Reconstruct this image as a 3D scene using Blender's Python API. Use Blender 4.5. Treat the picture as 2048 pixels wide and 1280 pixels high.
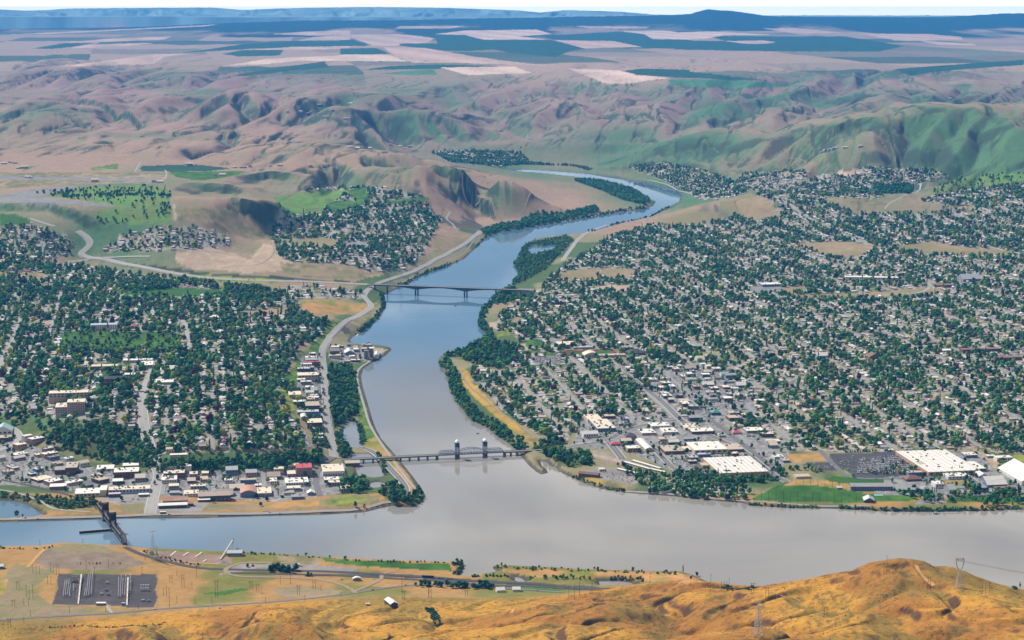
import bpy, bmesh, math, random
import numpy as np
from mathutils import Vector, Matrix

random.seed(7)
rng = np.random.default_rng(11)
for _o in list(bpy.data.objects):
    bpy.data.objects.remove(_o)
scene = bpy.context.scene
COL = scene.collection

# ------------------------------------------------------------------ camera
CAM_H = 1050.0            # metres above the river
FPX = 3700.0              # focal length in photograph pixels (2048 wide)
HOR = 25.0                # row of the true horizon
PITCH = math.atan((640.0 - HOR) / FPX)
cam_d = bpy.data.cameras.new("camera")
cam = bpy.data.objects.new("camera", cam_d)
COL.objects.link(cam)
cam.location = (0, 0, CAM_H)
cam.rotation_euler = (math.pi / 2 - PITCH, 0, 0)
cam_d.sensor_width = 36.0
cam_d.lens = 36.0 * FPX / 2048.0
cam_d.clip_start = 5.0
cam_d.clip_end = 200000.0
scene.camera = cam

# ------------------------------------------------------------------ sky, sun, exposure
SUN_AZ = math.radians(-46.0)      # from the left, beyond the town
SUN_EL = math.radians(44.0)
sun_dir = Vector((math.sin(SUN_AZ) * math.cos(SUN_EL), math.cos(SUN_AZ) * math.cos(SUN_EL), math.sin(SUN_EL)))
sun_d = bpy.data.lights.new("sun", 'SUN')
sun_d.energy = 5.0
sun_d.angle = math.radians(0.53)
sun_d.color = (1.0, 0.94, 0.84)
sun = bpy.data.objects.new("sun", sun_d)
COL.objects.link(sun)
sun.rotation_euler = sun_dir.to_track_quat('Z', 'Y').to_euler()
sun.location = (0, 0, 3000)

world = bpy.data.worlds.new("World")
scene.world = world
world.use_nodes = True
wn, wl = world.node_tree.nodes, world.node_tree.links
wn.clear()


def wnode(t, **k):
    n = wn.new(t)
    for a, b in k.items():
        setattr(n, a, b)
    return n


sky = wnode('ShaderNodeTexSky', sky_type='NISHITA', sun_disc=False, sun_elevation=SUN_EL,
            sun_rotation=SUN_AZ, altitude=600.0, air_density=1.0, dust_density=1.2, ozone_density=1.0)
bg = wnode('ShaderNodeBackground')
bg.inputs['Strength'].default_value = 0.065
wout = wnode('ShaderNodeOutputWorld')
tc = wnode('ShaderNodeTexCoord')
sep = wnode('ShaderNodeSeparateXYZ')
wl.new(tc.outputs['Generated'], sep.inputs[0])


def wmath(op, a, b=None, c=None, clamp=False):
    n = wnode('ShaderNodeMath', operation=op, use_clamp=clamp)
    for i, v in enumerate((a, b, c)):
        if v is None:
            continue
        if isinstance(v, (int, float)):
            n.inputs[i].default_value = v
        else:
            wl.new(v, n.inputs[i])
    return n.outputs[0]


# a broken deck of high thin cloud, seen in plan: direction divided by its height
zc = wmath('MAXIMUM', sep.outputs[2], 0.03)
cx = wmath('DIVIDE', sep.outputs[0], zc)
cy = wmath('DIVIDE', sep.outputs[1], zc)
comb = wnode('ShaderNodeCombineXYZ')
wl.new(cx, comb.inputs[0])
wl.new(cy, comb.inputs[1])
nz1 = wnode('ShaderNodeTexNoise')
nz1.inputs['Scale'].default_value = 1.1
nz1.inputs['Detail'].default_value = 9.0
nz1.inputs['Roughness'].default_value = 0.60
nz1.inputs['Distortion'].default_value = 0.6
wl.new(comb.outputs[0], nz1.inputs['Vector'])
# large banks (plan coordinates of the deck: x, y, radius, weight)
bank = None
for bx, by, br, bw in ((0.7, 3.9, 1.1, 0.50), (2.2, 3.2, 1.1, 0.45), (-1.6, 2.0, 1.1, 0.35), (-4.5, 1.0, 2.2, 0.5),
                       (0.3, -2.5, 1.8, 0.45), (4.5, -1.0, 2.0, 0.5), (-3.0, -4.0, 2.0, 0.4)):
    dx = wmath('SUBTRACT', cx, bx)
    dy = wmath('SUBTRACT', cy, by)
    d2 = wmath('ADD', wmath('MULTIPLY', dx, dx), wmath('MULTIPLY', dy, dy))
    g = wmath('MULTIPLY', wmath('POWER', 2.718, wmath('DIVIDE', d2, -br * br)), bw)
    bank = g if bank is None else wmath('ADD', bank, g)
cover = wmath('ADD', wmath('MULTIPLY', wmath('SUBTRACT', nz1.outputs['Fac'], 0.54), 2.6), bank)
cover = wmath('MULTIPLY', cover, 1.0, clamp=True)
# the deck thickens into a pale veil towards the horizon
veil = wmath('POWER', wmath('SUBTRACT', 1.0, wmath('MULTIPLY', wmath('MAXIMUM', sep.outputs[2], 0.0), 9.0), clamp=True), 1.3)
mixc = wnode('ShaderNodeMix', data_type='RGBA')
wl.new(cover, mixc.inputs[0])
wl.new(sky.outputs[0], mixc.inputs[6])
mixc.inputs[7].default_value = (30.0, 28.5, 26.0, 1)
mixv = wnode('ShaderNodeMix', data_type='RGBA')
wl.new(veil, mixv.inputs[0])
wl.new(mixc.outputs[2], mixv.inputs[6])
mixv.inputs[7].default_value = (48.0, 44.0, 36.0, 1)
wl.new(mixv.outputs[2], bg.inputs['Color'])
wl.new(bg.outputs[0], wout.inputs['Surface'])

scene.view_settings.view_transform = 'Standard'
scene.view_settings.look = 'None'
scene.view_settings.gamma = 1.0
scene.view_settings.exposure = 0.20
scene.view_settings.use_curve_mapping = False
scene.cycles.max_bounces = 6
scene.cycles.diffuse_bounces = 2
scene.cycles.glossy_bounces = 2
scene.cycles.volume_bounces = 0
scene.cycles.transparent_max_bounces = 6
scene.cycles.caustics_reflective = False
scene.cycles.use_denoising = True

# ------------------------------------------------------------------ photograph <-> world
_cp, _sp = math.cos(PITCH), math.sin(PITCH)


def ray(px, py):
    """unit-free direction (x, y, z) of the sight line through photograph pixel(s)"""
    a = (np.asarray(px, float) - 1024.0) / FPX
    b = -(np.asarray(py, float) - 640.0) / FPX
    return a, _cp + b * _sp, -_sp + b * _cp


def at_z(px, py, z=0.0):
    x, y, dz = ray(px, py)
    t = (z - CAM_H) / dz
    return np.stack([x * t, y * t, np.full_like(x * t, z) if np.ndim(x * t) else np.asarray(float(z))], -1)


def at_y(px, py, Y):
    x, y, dz = ray(px, py)
    t = Y / y
    return np.stack([x * t, y * t, CAM_H + dz * t], -1)


def project(X, Y, Z):
    zz = np.asarray(Z, float) - CAM_H
    yc = Y * _sp + zz * _cp
    zc_ = Y * _cp - zz * _sp
    return 1024.0 + FPX * X / zc_, 640.0 - FPX * yc / zc_


def inpoly(px, py, poly):
    """vectorised point-in-polygon"""
    poly = np.asarray(poly, float)
    res = np.zeros(px.shape, bool)
    x0, y0 = poly.min(0)
    x1, y1 = poly.max(0)
    m = (px >= x0) & (px <= x1) & (py >= y0) & (py <= y1)
    if not m.any():
        return res
    X, Y = px[m], py[m]
    r = np.zeros(X.shape, bool)
    n = len(poly)
    j = n - 1
    for i in range(n):
        xi, yi = poly[i]
        xj, yj = poly[j]
        if yi != yj:
            c = ((yi > Y) != (yj > Y)) & (X < (xj - xi) * (Y - yi) / (yj - yi) + xi)
            r ^= c
        j = i
    res[m] = r
    return res


def segdist(X, Y, poly, closed=True):
    P = np.asarray(poly, float)
    n = len(P)
    best = np.full(X.shape, 1e18)
    for i in range(n if closed else n - 1):
        a = P[i]
        b = P[(i + 1) % n]
        d = b - a
        L = d @ d + 1e-9
        t = np.clip(((X - a[0]) * d[0] + (Y - a[1]) * d[1]) / L, 0, 1)
        q = (X - a[0] - t * d[0]) ** 2 + (Y - a[1] - t * d[1]) ** 2
        np.minimum(best, q, out=best)
    return np.sqrt(best)


# value noise in numpy -------------------------------------------------------
def _hash(ix, iy, s):
    h = (ix.astype(np.int64) * 374761393 + iy.astype(np.int64) * 668265263 + s * 974634777) & 0xFFFFFFFF
    h = ((h ^ (h >> 13)) * 1274126177) & 0xFFFFFFFF
    return ((h ^ (h >> 16)) & 0xFFFFFF) / float(0xFFFFFF)


def vnoise(x, y, s=0):
    ix, iy = np.floor(x), np.floor(y)
    fx, fy = x - ix, y - iy
    fx = fx * fx * fx * (fx * (fx * 6 - 15) + 10)
    fy = fy * fy * fy * (fy * (fy * 6 - 15) + 10)
    a = _hash(ix, iy, s)
    b = _hash(ix + 1, iy, s)
    c = _hash(ix, iy + 1, s)
    d = _hash(ix + 1, iy + 1, s)
    return (a + (b - a) * fx) * (1 - fy) + (c + (d - c) * fx) * fy


def fbm(x, y, s=0, o=4, g=0.5):
    v, a, t = 0.0, 1.0, 0.0
    for i in range(o):
        v = v + a * vnoise(x * (2 ** i) + 17.3 * i, y * (2 ** i) - 9.1 * i, s + i)
        t += a
        a *= g
    return v / t


def billow(x, y, s=0, o=3, g=0.5):
    v, a, t = 0.0, 1.0, 0.0
    for i in range(o):
        v = v + a * np.abs(2 * vnoise(x * (2 ** i) + 31.7 * i, y * (2 ** i) + 5.3 * i, s + i) - 1)
        t += a
        a *= g
    return v / t


def sstep(a, b, x):
    t = np.clip((x - a) / (b - a), 0, 1)
    return t * t * (3 - 2 * t)
# ------------------------------------------------------------------ the rivers (outlines traced on the water level)
RIVER_PX = [
    # left bank of the Snake, far to near
    (1000, 339), (1009, 341), (1075, 345), (1158, 354), (1215, 363), (1255, 374), (1281, 388), (1312, 403), (1306, 412), (1290, 418), (1264, 422),
    (1226, 427), (1176, 436), (1117, 446), (1059, 455), (998, 465), (969, 477), (957, 491), (928, 518), (904, 529), (846, 550),
    (819, 565), (800, 575), (768, 590), (772, 612), (760, 632), (737, 657), (722, 667), (707, 672), (700, 681), (704, 688),
    (725, 690), (762, 691), (780, 695), (784, 699), (770, 712), (742, 727), (727, 737), (722, 752), (725, 772), (737, 812),
    (745, 840), (752, 858), (762, 877), (792, 912), (825, 952), (845, 980), (849, 994), (840, 1008), (825, 1015), (800, 1014),
    (782, 1012), (762, 1016), (732, 1024), (650, 1029), (525, 1032), (400, 1036), (250, 1037), (100, 1042), (0, 1044), (-400, 1048),
    # near bank, left to right
    (-400, 1098), (0, 1093), (81, 1092), (122, 1086), (183, 1088), (213, 1091), (254, 1091), (284, 1096), (400, 1101),
    (542, 1107), (603, 1111), (664, 1115), (745, 1119), (800, 1121), (902, 1124), (926, 1126), (928, 1136), (918, 1151),
    (946, 1151), (973, 1146), (995, 1143), (985, 1136), (988, 1131), (1023, 1131), (1105, 1135), (1200, 1140), (1302, 1142), (1362, 1143),
    (1390, 1152), (1415, 1164), (1450, 1170), (1500, 1174), (1750, 1182), (2000, 1178), (2600, 1176),
    # far bank below the confluence, right to left
    (2600, 1012), (2048, 1019), (1973, 1022), (1923, 1022), (1873, 1024), (1773, 1023), (1703, 1019), (1650, 1017), (1575, 1016), (1500, 1011),
    (1487, 1006), (1425, 1001), (1350, 993), (1275, 987), (1240, 984), (1200, 977), (1170, 967), (1137, 952), (1117, 942),
    (1111, 934), (1100, 932), (1094, 924), (1080, 922), (1084, 932), (1093, 940), (1096, 946), (1082, 949), (1072, 943), (1057, 930), (1044, 915), (1040, 906),
    (1030, 897), (1010, 882), (987, 867), (977, 857), (960, 848), (942, 842), (927, 822), (910, 800), (900, 777), (891, 749), (882, 736),
    (876, 722), (882, 711), (912, 706), (932, 697), (955, 684), (971, 674), (968, 665), (959, 656), (955, 645), (962, 620), (975, 612),
    (985, 597), (995, 587), (1017, 575), (1022, 568), (1040, 549), (1026, 530), (1035, 518), (1048, 491), (1070, 477), (1108, 471),
    (1135, 469), (1166, 466), (1205, 458), (1234, 447), (1272, 440), (1296, 436), (1331, 417), (1358, 403), (1362, 392), (1358, 381),
    (1310, 370), (1252, 359), (1176, 348), (1075, 340), (1009, 338)]
PONDS_PX = [
    [(1053, 497), (1066, 491), (1085, 493), (1095, 491), (1112, 489), (1108, 501), (1085, 507), (1065, 510), (1056, 506)],
    [(690, 846), (700, 842), (712, 846), (718, 866), (722, 892), (705, 894), (687, 892), (686, 868)],
    [(703, 909), (740, 908), (752, 920), (766, 944), (768, 953), (745, 955), (716, 951), (706, 925)],
    [(733, 968), (752, 964), (770, 966), (768, 974), (745, 976)],
    [(776, 984), (800, 988), (800, 993), (778, 991)],
    [(-300, 1004), (0, 1001), (30, 1003), (55, 1010), (75, 1022), (88, 1031), (60, 1034), (0, 1037), (-300, 1040)],
    [(1030, 1154), (1042, 1156), (1052, 1163), (1040, 1165), (1030, 1162)],
    [(1195, 1163), (1245, 1163), (1275, 1168), (1240, 1172), (1200, 1171)]]
WATER_W = [at_z(np.array([p[0] for p in q]), np.array([p[1] for p in q]), 0.0)[:, :2] for q in [RIVER_PX] + PONDS_PX]

# ------------------------------------------------------------------ land heights: survey points (pixel row/column, metres above the river)
CTRL = [
    (0, 1110, 6), (100, 1110, 10), (200, 1110, 12), (300, 1125, 8), (450, 1130, 6), (650, 1135, 5), (850, 1145, 5), (1100, 1150, 8),
    (1300, 1152, 8), (60, 1180, 18), (210, 1180, 16), (400, 1170, 14), (560, 1160, 8), (800, 1168, 6), (1000, 1183, 8), (1100, 1178, 8),
    (0, 1235, 26), (200, 1222, 22), (400, 1205, 20), (600, 1190, 18), (760, 1178, 12), (-300, 1235, 30), (-300, 1110, 8),
    (0, 1280, 60), (200, 1260, 45), (200, 1280, 62), (400, 1240, 50), (400, 1280, 85), (600, 1220, 50), (600, 1280, 110),
    (800, 1198, 35), (800, 1240, 80), (800, 1280, 105), (1000, 1200, 42), (1000, 1240, 90), (1000, 1280, 130), (1150, 1191, 44),
    (1250, 1180, 62), (1380, 1158, 82), (1250, 1230, 105), (1200, 1280, 145), (1400, 1220, 130), (1400, 1280, 165), (1490, 1180, 78),
    (1560, 1166, 100), (1700, 1145, 152), (1830, 1126, 192), (1890, 1140, 180), (1960, 1168, 162), (2048, 1190, 165), (1600, 1220, 150), (1600, 1280, 185),
    (1800, 1185, 180), (1800, 1240, 215), (1800, 1280, 235), (2000, 1220, 215), (2048, 1280, 260), (2400, 1280, 290), (2400, 1210, 190),
    # lower town on the left, levees
    (50, 960, 5), (200, 985, 5), (400, 1000, 5), (600, 1000, 5), (700, 990, 5), (820, 975, 7), (-300, 960, 6), (50, 900, 6), (150, 912, 6), (250, 942, 6),
    (400, 945, 7), (600, 935, 7), (660, 880, 8), (655, 800, 8), (635, 730, 9), (690, 695, 7), (740, 705, 7), (700, 820, 5), (20, 868, 10),
    (60, 832, 38), (130, 845, 48), (200, 850, 50), (300, 870, 40), (310, 905, 22), (350, 880, 46), (350, 912, 38), (500, 895, 46), (600, 885, 42), (640, 892, 20), (620, 800, 26), (-300, 800, 50),
    (590, 790, 44), (550, 720, 48), (650, 650, 40), (610, 690, 44), (690, 625, 14), (700, 600, 20),
    (100, 750, 52), (300, 720, 52), (450, 680, 52), (100, 650, 58), (300, 600, 62), (500, 620, 57), (640, 610, 42), (700, 570, 32), (-300, 640, 70),
    (40, 560, 85), (0, 510, 120), (60, 475, 150), (0, 640, 62), (170, 510, 88), (250, 525, 78), (350, 540, 74), (450, 550, 66), (600, 555, 52),
    (100, 500, 112), (350, 500, 122), (250, 472, 150), (420, 468, 150), (470, 500, 100), (500, 540, 76), (-300, 480, 160),
    (130, 445, 200), (0, 430, 215), (200, 380, 216), (330, 380, 216), (50, 400, 216), (330, 440, 205), (400, 440, 196), (430, 400, 212), (-300, 400, 220),
    (470, 372, 215), (560, 335, 216), (450, 345, 217), (200, 350, 217),
    (495, 419, 204), (560, 412, 202), (525, 449, 138), (570, 446, 130), (640, 350, 212), (560, 372, 178), (640, 372, 172),
    (560, 392, 168), (650, 388, 165), (750, 382, 160), (850, 402, 128), (600, 430, 140), (700, 440, 125), (800, 455, 98), (860, 470, 66),
    (600, 480, 106), (700, 500, 94), (560, 512, 90), (800, 520, 58), (650, 530, 70), (760, 550, 34), (860, 512, 32), (905, 470, 36),
    (950, 430, 32), (965, 458, 10), (900, 518, 9), (850, 538, 9), (840, 375, 178), (900, 400, 108), (970, 402, 64), (870, 358, 196), (930, 358, 178),
    (965, 372, 130), (1000, 388, 58), (1050, 402, 30), (860, 330, 237), (930, 333, 240), (985, 345, 214), (800, 328, 236), (700, 330, 226),
    (1100, 412, 20), (1200, 412, 12), (1260, 402, 8), (1050, 432, 14), (1150, 375, 28), (1080, 360, 25), (1020, 352, 38), (1030, 342, 6),
    (100, 302, 236), (0, 292, 240), (200, 287, 242), (300, 293, 258), (400, 290, 262), (550, 287, 266), (700, 293, 263), (800, 306, 248), (855, 322, 200),
    (600, 318, 228), (300, 326, 220), (100, 332, 218), (0, 342, 217), (-300, 300, 240),
    (200, 250, 262), (400, 240, 292), (600, 252, 262), (150, 205, 350), (300, 198, 360), (500, 200, 350), (700, 232, 290), (800, 262, 175), (0, 225, 330),
    (900, 310, 40), (980, 318, 34), (1050, 300, 62), (950, 290, 90), (1024, 260, 150), (900, 240, 232), (1150, 262, 175), (1250, 302, 66),
    (1200, 328, 14), (1320, 352, 28), (1380, 372, 38), (1400, 340, 90), (1450, 300, 180), (1350, 272, 215), (1500, 252, 285), (1600, 258, 320),
    (1600, 300, 240), (1700, 234, 420), (1850, 233, 440), (2048, 236, 440), (2350, 236, 430), (1700, 290, 300), (1900, 290, 325), (2048, 300, 318), (1850, 330, 220),
    (1700, 350, 172), (2000, 360, 208), (1600, 340, 178), (1500, 352, 100), (2350, 300, 320),
    (1650, 388, 138), (1800, 382, 168), (1950, 402, 160), (2048, 402, 172), (1500, 388, 126), (1450, 402, 112), (1410, 412, 92), (1375, 416, 56), (1350, 424, 24),
    (1560, 388, 152), (1620, 410, 130), (1560, 432, 84), (1700, 432, 105), (1850, 432, 112), (2000, 442, 112), (1450, 442, 56), (1340, 452, 26),
    (1600, 472, 60), (1800, 482, 76), (2000, 482, 86), (1400, 492, 30), (1250, 482, 18), (1150, 502, 12), (1100, 520, 10), (1100, 560, 14),
    (1250, 560, 20), (1500, 550, 28), (1800, 560, 40), (2000, 560, 50), (1070, 620, 16), (1000, 640, 10), (1050, 680, 14), (1200, 680, 16),
    (1500, 680, 20), (1900, 680, 26), (930, 735, 9), (1000, 760, 14), (1200, 790, 14), (1500, 800, 15), (1900, 800, 18), (1050, 850, 11), (1000, 835, 9),
    (1300, 890, 10), (1600, 900, 10), (2000, 900, 12), (1300, 965, 7), (1600, 990, 7), (1900, 1000, 7), (1150, 930, 8), (1120, 900, 10), (2350, 800, 20), (2350, 560, 60), (2350, 440, 140)]
CW = []
for a, b, z in CTRL:
    p = at_z(float(a), float(b), float(z))
    CW.append((p[0], p[1], z))
for px_, Y_, z_ in ((1830, 3120, 95), (1830, 3330, 12), (1830, 3420, 3), (1700, 3250, 40), (1700, 3380, 6), (1380, 3360, 10), (1600, 3290, 14), (1960, 3010, 95), (1960, 3280, 10),
                    (2048, 3000, 80), (2048, 3260, 10), (2400, 3250, 12), (1490, 3300, 12), (1250, 3340, 8)):
    CW.append(((px_ - 1024) / FPX * Y_, Y_, z_))
for k_, u_ in enumerate((-1.6, -1.0, -0.55, -0.28, -0.14, 0.0, 0.14, 0.28, 0.55, 1.0, 1.6)):
    f_ = np.interp(u_, [-0.28, 0.28], [0, 1])
    for Y_, za, zb in ((2420, 140, 222), (1850, 320, 385), (1250, 540, 590), (650, 740, 760), (200, 930, 940), (60, 1000, 1000)):
        CW.append((u_ * Y_, Y_, za + (zb - za) * f_))
# the plain and plateau towards the horizon, and the land outside the frame
PLY = [(15600, 200), (17200, 180), (19000, 150), (22500, 120), (26000, 100), (31000, 80), (37000, 60), (43000, 46), (50000, 36), (62000, 32)]
for u_ in (-1.6, -1.0, -0.62, -0.45, -0.30, -0.18, -0.06, 0.06, 0.18, 0.30, 0.45, 0.62, 1.0, 1.6):
    for Y_, r_ in PLY:
        z_ = CAM_H - Y_ * (r_ - HOR) / FPX + 14 * math.sin(u_ * 17 + Y_ * .0006)
        CW.append((u_ * Y_, Y_, z_))
for u_ in (-1.6, -1.0, -0.6):
    for Y_, z_ in ((3500, 5), (4500, 20), (6500, 60), (8500, 200), (11500, 260)):
        CW.append((u_ * Y_, Y_, z_))
for u_ in (1.6, 1.0, 0.6):
    for Y_, z_ in ((3500, 5), (4500, 12), (6500, 60), (8500, 140), (11500, 400)):
        CW.append((u_ * Y_, Y_, z_))
CW = np.array(CW)
_cu = np.stack([np.arctan(CW[:, 0] / CW[:, 1]), np.log(CW[:, 1])], 1) * np.array([1.0, 0.8])


def _tps(d2):
    return 0.5 * d2 * np.log(d2 + 1e-12)


_d2 = ((_cu[:, None] - _cu[None]) ** 2).sum(-1)
_n = len(_cu)
_A = np.zeros((_n + 3, _n + 3))
_A[:_n, :_n] = _tps(_d2) + np.eye(_n) * 2e-5
_A[:_n, _n] = 1
_A[:_n, _n + 1:] = _cu
_A[_n:, :_n] = _A[:_n, _n:].T
_w = np.linalg.solve(_A, np.concatenate([CW[:, 2], np.zeros(3)]))


def envelope(X, Y):
    q = np.stack([np.arctan(X / Y), np.log(Y)], -1).reshape(-1, 2) * np.array([1.0, 0.8])
    out = np.empty(len(q))
    for i in range(0, len(q), 8000):
        c = q[i:i + 8000]
        d2 = ((c[:, None] - _cu[None]) ** 2).sum(-1)
        out[i:i + 8000] = _tps(d2) @ _w[:_n] + _w[_n] + c @ _w[_n + 1:]
    return out.reshape(X.shape)


def bilin(grid, fu, fv):
    iu = np.clip(fu.astype(int), 0, grid.shape[1] - 2)
    iv = np.clip(fv.astype(int), 0, grid.shape[0] - 2)
    a = np.clip(fu - iu, 0, 1)
    b = np.clip(fv - iv, 0, 1)
    return (grid[iv, iu] * (1 - a) + grid[iv, iu + 1] * a) * (1 - b) + (grid[iv + 1, iu] * (1 - a) + grid[iv + 1, iu + 1] * a) * b


# --- coarse envelope grid (angle, log distance)
EU = np.linspace(-1.2, 1.2, 361)
EV = np.linspace(math.log(60.0), math.log(75000.0), 640)
_th, _lv = np.meshgrid(np.tan(EU), EV)
_Yg = np.exp(_lv)
ENV = envelope(_th * _Yg, _Yg)


def env_at(X, Y):
    return bilin(ENV, (np.arctan(X / Y) - EU[0]) / (EU[1] - EU[0]), (np.log(Y) - EV[0]) / (EV[1] - EV[0]))


# ------------------------------------------------------------------ streams cut the hills (stream-power erosion)
def erode(z, fixed, dx, K, Ac, iters, diff, talus, fill=False):
    H, W = z.shape
    N = H * W
    idx = np.arange(N).reshape(H, W)
    offs = [(-1, -1), (-1, 0), (-1, 1), (0, -1), (0, 1), (1, -1), (1, 0), (1, 1)]
    cell = dx * dx
    fx = fixed.ravel()
    if fill:                                       # every basin gets an outlet
        w = np.where(fixed, z, 1e6)
        for _ in range(500):
            wp = np.pad(w, 1, mode='edge')
            mn = np.full((H, W), 1e9)
            for dy, dxx in offs:
                mn = np.minimum(mn, wp[1 + dy:1 + dy + H, 1 + dxx:1 + dxx + W])
            w2 = np.where(fixed, z, np.minimum(w, np.maximum(z, mn + 0.4)))
            if np.abs(w2 - w).max() < 0.01:
                break
            w = w2
        z = w
    for it in range(iters):
        zp = np.pad(z, 1, mode='edge')
        best = np.zeros((H, W))
        rec = idx.copy()
        mn = np.full((H, W), 1e18)
        lim = np.full((H, W), 1e18)
        for dy, dxx in offs:
            nb = zp[1 + dy:1 + dy + H, 1 + dxx:1 + dxx + W]
            dist = math.hypot(dy, dxx)
            s = (z - nb) / (dist * dx)
            ii = np.clip(np.arange(H)[:, None] + dy, 0, H - 1) * W + np.clip(np.arange(W)[None] + dxx, 0, W - 1)
            m = s > best
            best[m] = s[m]
            rec[m] = ii[m]
            mn = np.minimum(mn, np.where(ii == idx, 1e18, nb))
            lim = np.minimum(lim, nb + talus * dist * dx)
        pit = (rec == idx) & ~fixed
        z = np.where(pit, np.maximum(z, mn + 0.3), z)
        r = rec.ravel().copy()
        r[fx] = idx.ravel()[fx]
        lev = np.where(r == np.arange(N), 0, 1)
        p = r.copy()
        for _ in range(13):
            lev = lev + lev[p]
            p = p[p]
        order = np.argsort(lev, kind='stable')
        ls = lev[order]
        cuts = np.searchsorted(ls, np.arange(ls[-1] + 2))
        A = cell.ravel().copy()
        for l in range(ls[-1], 0, -1):
            q = order[cuts[l]:cuts[l + 1]]
            np.add.at(A, r[q], A[q])
        zf = z.ravel().copy()
        F = K * np.maximum(np.sqrt(A) - math.sqrt(Ac), 0) / dx.ravel()
        for l in range(1, ls[-1] + 1):
            q = order[cuts[l]:cuts[l + 1]]
            zf[q] = (zf[q] + F[q] * zf[r[q]]) / (1 + F[q])
        z = zf.reshape(H, W)
        z = np.where(fixed, z, np.minimum(z, z * 0.4 + 0.6 * lim))
        if diff > 0:
            zp = np.pad(z, 1, mode='edge')
            lap = zp[:-2, 1:-1] + zp[2:, 1:-1] + zp[1:-1, :-2] + zp[1:-1, 2:] - 4 * z
            z = np.where(fixed, z, z + diff * lap)
    return z


NARROW = 2.8            # spurs are about twice as long as they are wide apart


def make_erosion():
    out = None
    for du, iters in ((0.0052, 30), (0.0026, 14)):
        U = np.arange(-0.92, 0.92, du)
        V = np.arange(math.log(8300.0), math.log(56000.0), du)
        uu, vv = np.meshgrid(np.tan(U / NARROW), V)
        Yg = np.exp(vv)
        e = env_at(uu * Yg, Yg)
        uu = np.tan(U)[None] + 0 * vv
        Xg = uu * Yg
        dx = Yg * du
        fixed = e < 45
        fixed[0] = True
        if out is None:
            belt = sstep(10300, 14500, Yg) * (1 - 0.88 * sstep(15500, 21000, Yg))
            A_ = Xg * 0.8 + Yg * 0.6
            B_ = -Xg * 0.6 + Yg * 0.8
            n1 = fbm(A_ / 2600, B_ / 4200, 3, 5, 0.55) - 0.5
            n2 = fbm(Xg / 900, Yg / 1300, 13, 3) - 0.5
            z = e + (n1 * (120 + 235 * belt) + n2 * (100 + 70 * belt)) * sstep(45, 130, e)
            z = np.where(fixed, e, np.maximum(z, 46))
        else:
            z = bilin(out[2], (np.arctan(uu) - out[0][0]) / (out[0][1] - out[0][0]), (vv - out[1][0]) / (out[1][1] - out[1][0]))
            z = z + (fbm(Xg / 260, Yg / 260, 8, 3) - 0.5) * 10
            z = np.where(fixed, e, z)
        if out is None:
            z = erode(z, fixed, dx, 0.06, 300.0 ** 2, iters, 0.03, 0.30, True)
        else:
            z = erode(z, fixed, dx, 0.055, 150.0 ** 2, iters, 0.03, 0.30)
        out = (U, V, z, e)
    return out


ERO = make_erosion()
ERO_D = ERO[2] - ERO[3]


def slant(X, Y):
    """ridges run down to the river at a slant: sheared, wavering angle for the relief pattern"""
    u = np.arctan(X / Y)
    v = np.log(Y)
    return u - 0.10 * (v - 9.3) + 0.012 * (fbm(u * 14, v * 9, 15, 3) - 0.5)


def ero_at(X, Y):
    return bilin(ERO_D, (NARROW * slant(X, Y) - ERO[0][0]) / (ERO[0][1] - ERO[0][0]), (np.log(Y) - ERO[1][0]) / (ERO[1][1] - ERO[1][0]))


MTN = [(-600, 14), (0, 18), (60, 21), (110, 20), (150, 17), (270, 16), (430, 15), (490, 20), (560, 17), (640, 15), (760, 14), (900, 16), (960, 18), (1040, 21),
       (1080, 25), (1130, 20), (1200, 22), (1250, 24), (1300, 29), (1420, 31), (2048, 34), (2600, 32)]
PINE = [(-600, 62), (0, 64), (300, 54), (420, 47), (600, 41), (800, 40), (1000, 36), (1150, 33), (1300, 31), (1375, 28), (1400, 21), (1412, 18.5), (1430, 20.5), (1455, 21.5), (1480, 25),
        (1530, 32), (1620, 33.5), (1760, 34), (1880, 34), (1950, 29.5), (1990, 27), (2048, 26), (2600, 24)]


CLIFFS = [([(462, 411), (500, 414), (540, 412), (578, 411)], 204, 48, 420), ([(378, 371), (430, 374), (470, 373), (486, 377)], 214, 30, 220), ([(488, 349), (540, 345), (600, 348)], 214, 26, 300),
          ([(858, 331), (930, 334), (980, 343), (1000, 352)], 238, 46, 300), ([(968, 392), (1005, 389), (1046, 388)], 62, 18, 160), ([(-60, 418), (60, 424), (150, 434), (200, 440)], 208, 24, 300),
          ([(1560, 242), (1700, 234), (1760, 236)], 425, 25, 260), ([(110, 206), (210, 212), (290, 232)], 330, 40, 300)]
CLIFF_W = [(np.array([at_z(float(a), float(b), float(z))[:2] for a, b in pl]), h, w) for pl, z, h, w in CLIFFS]


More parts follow.
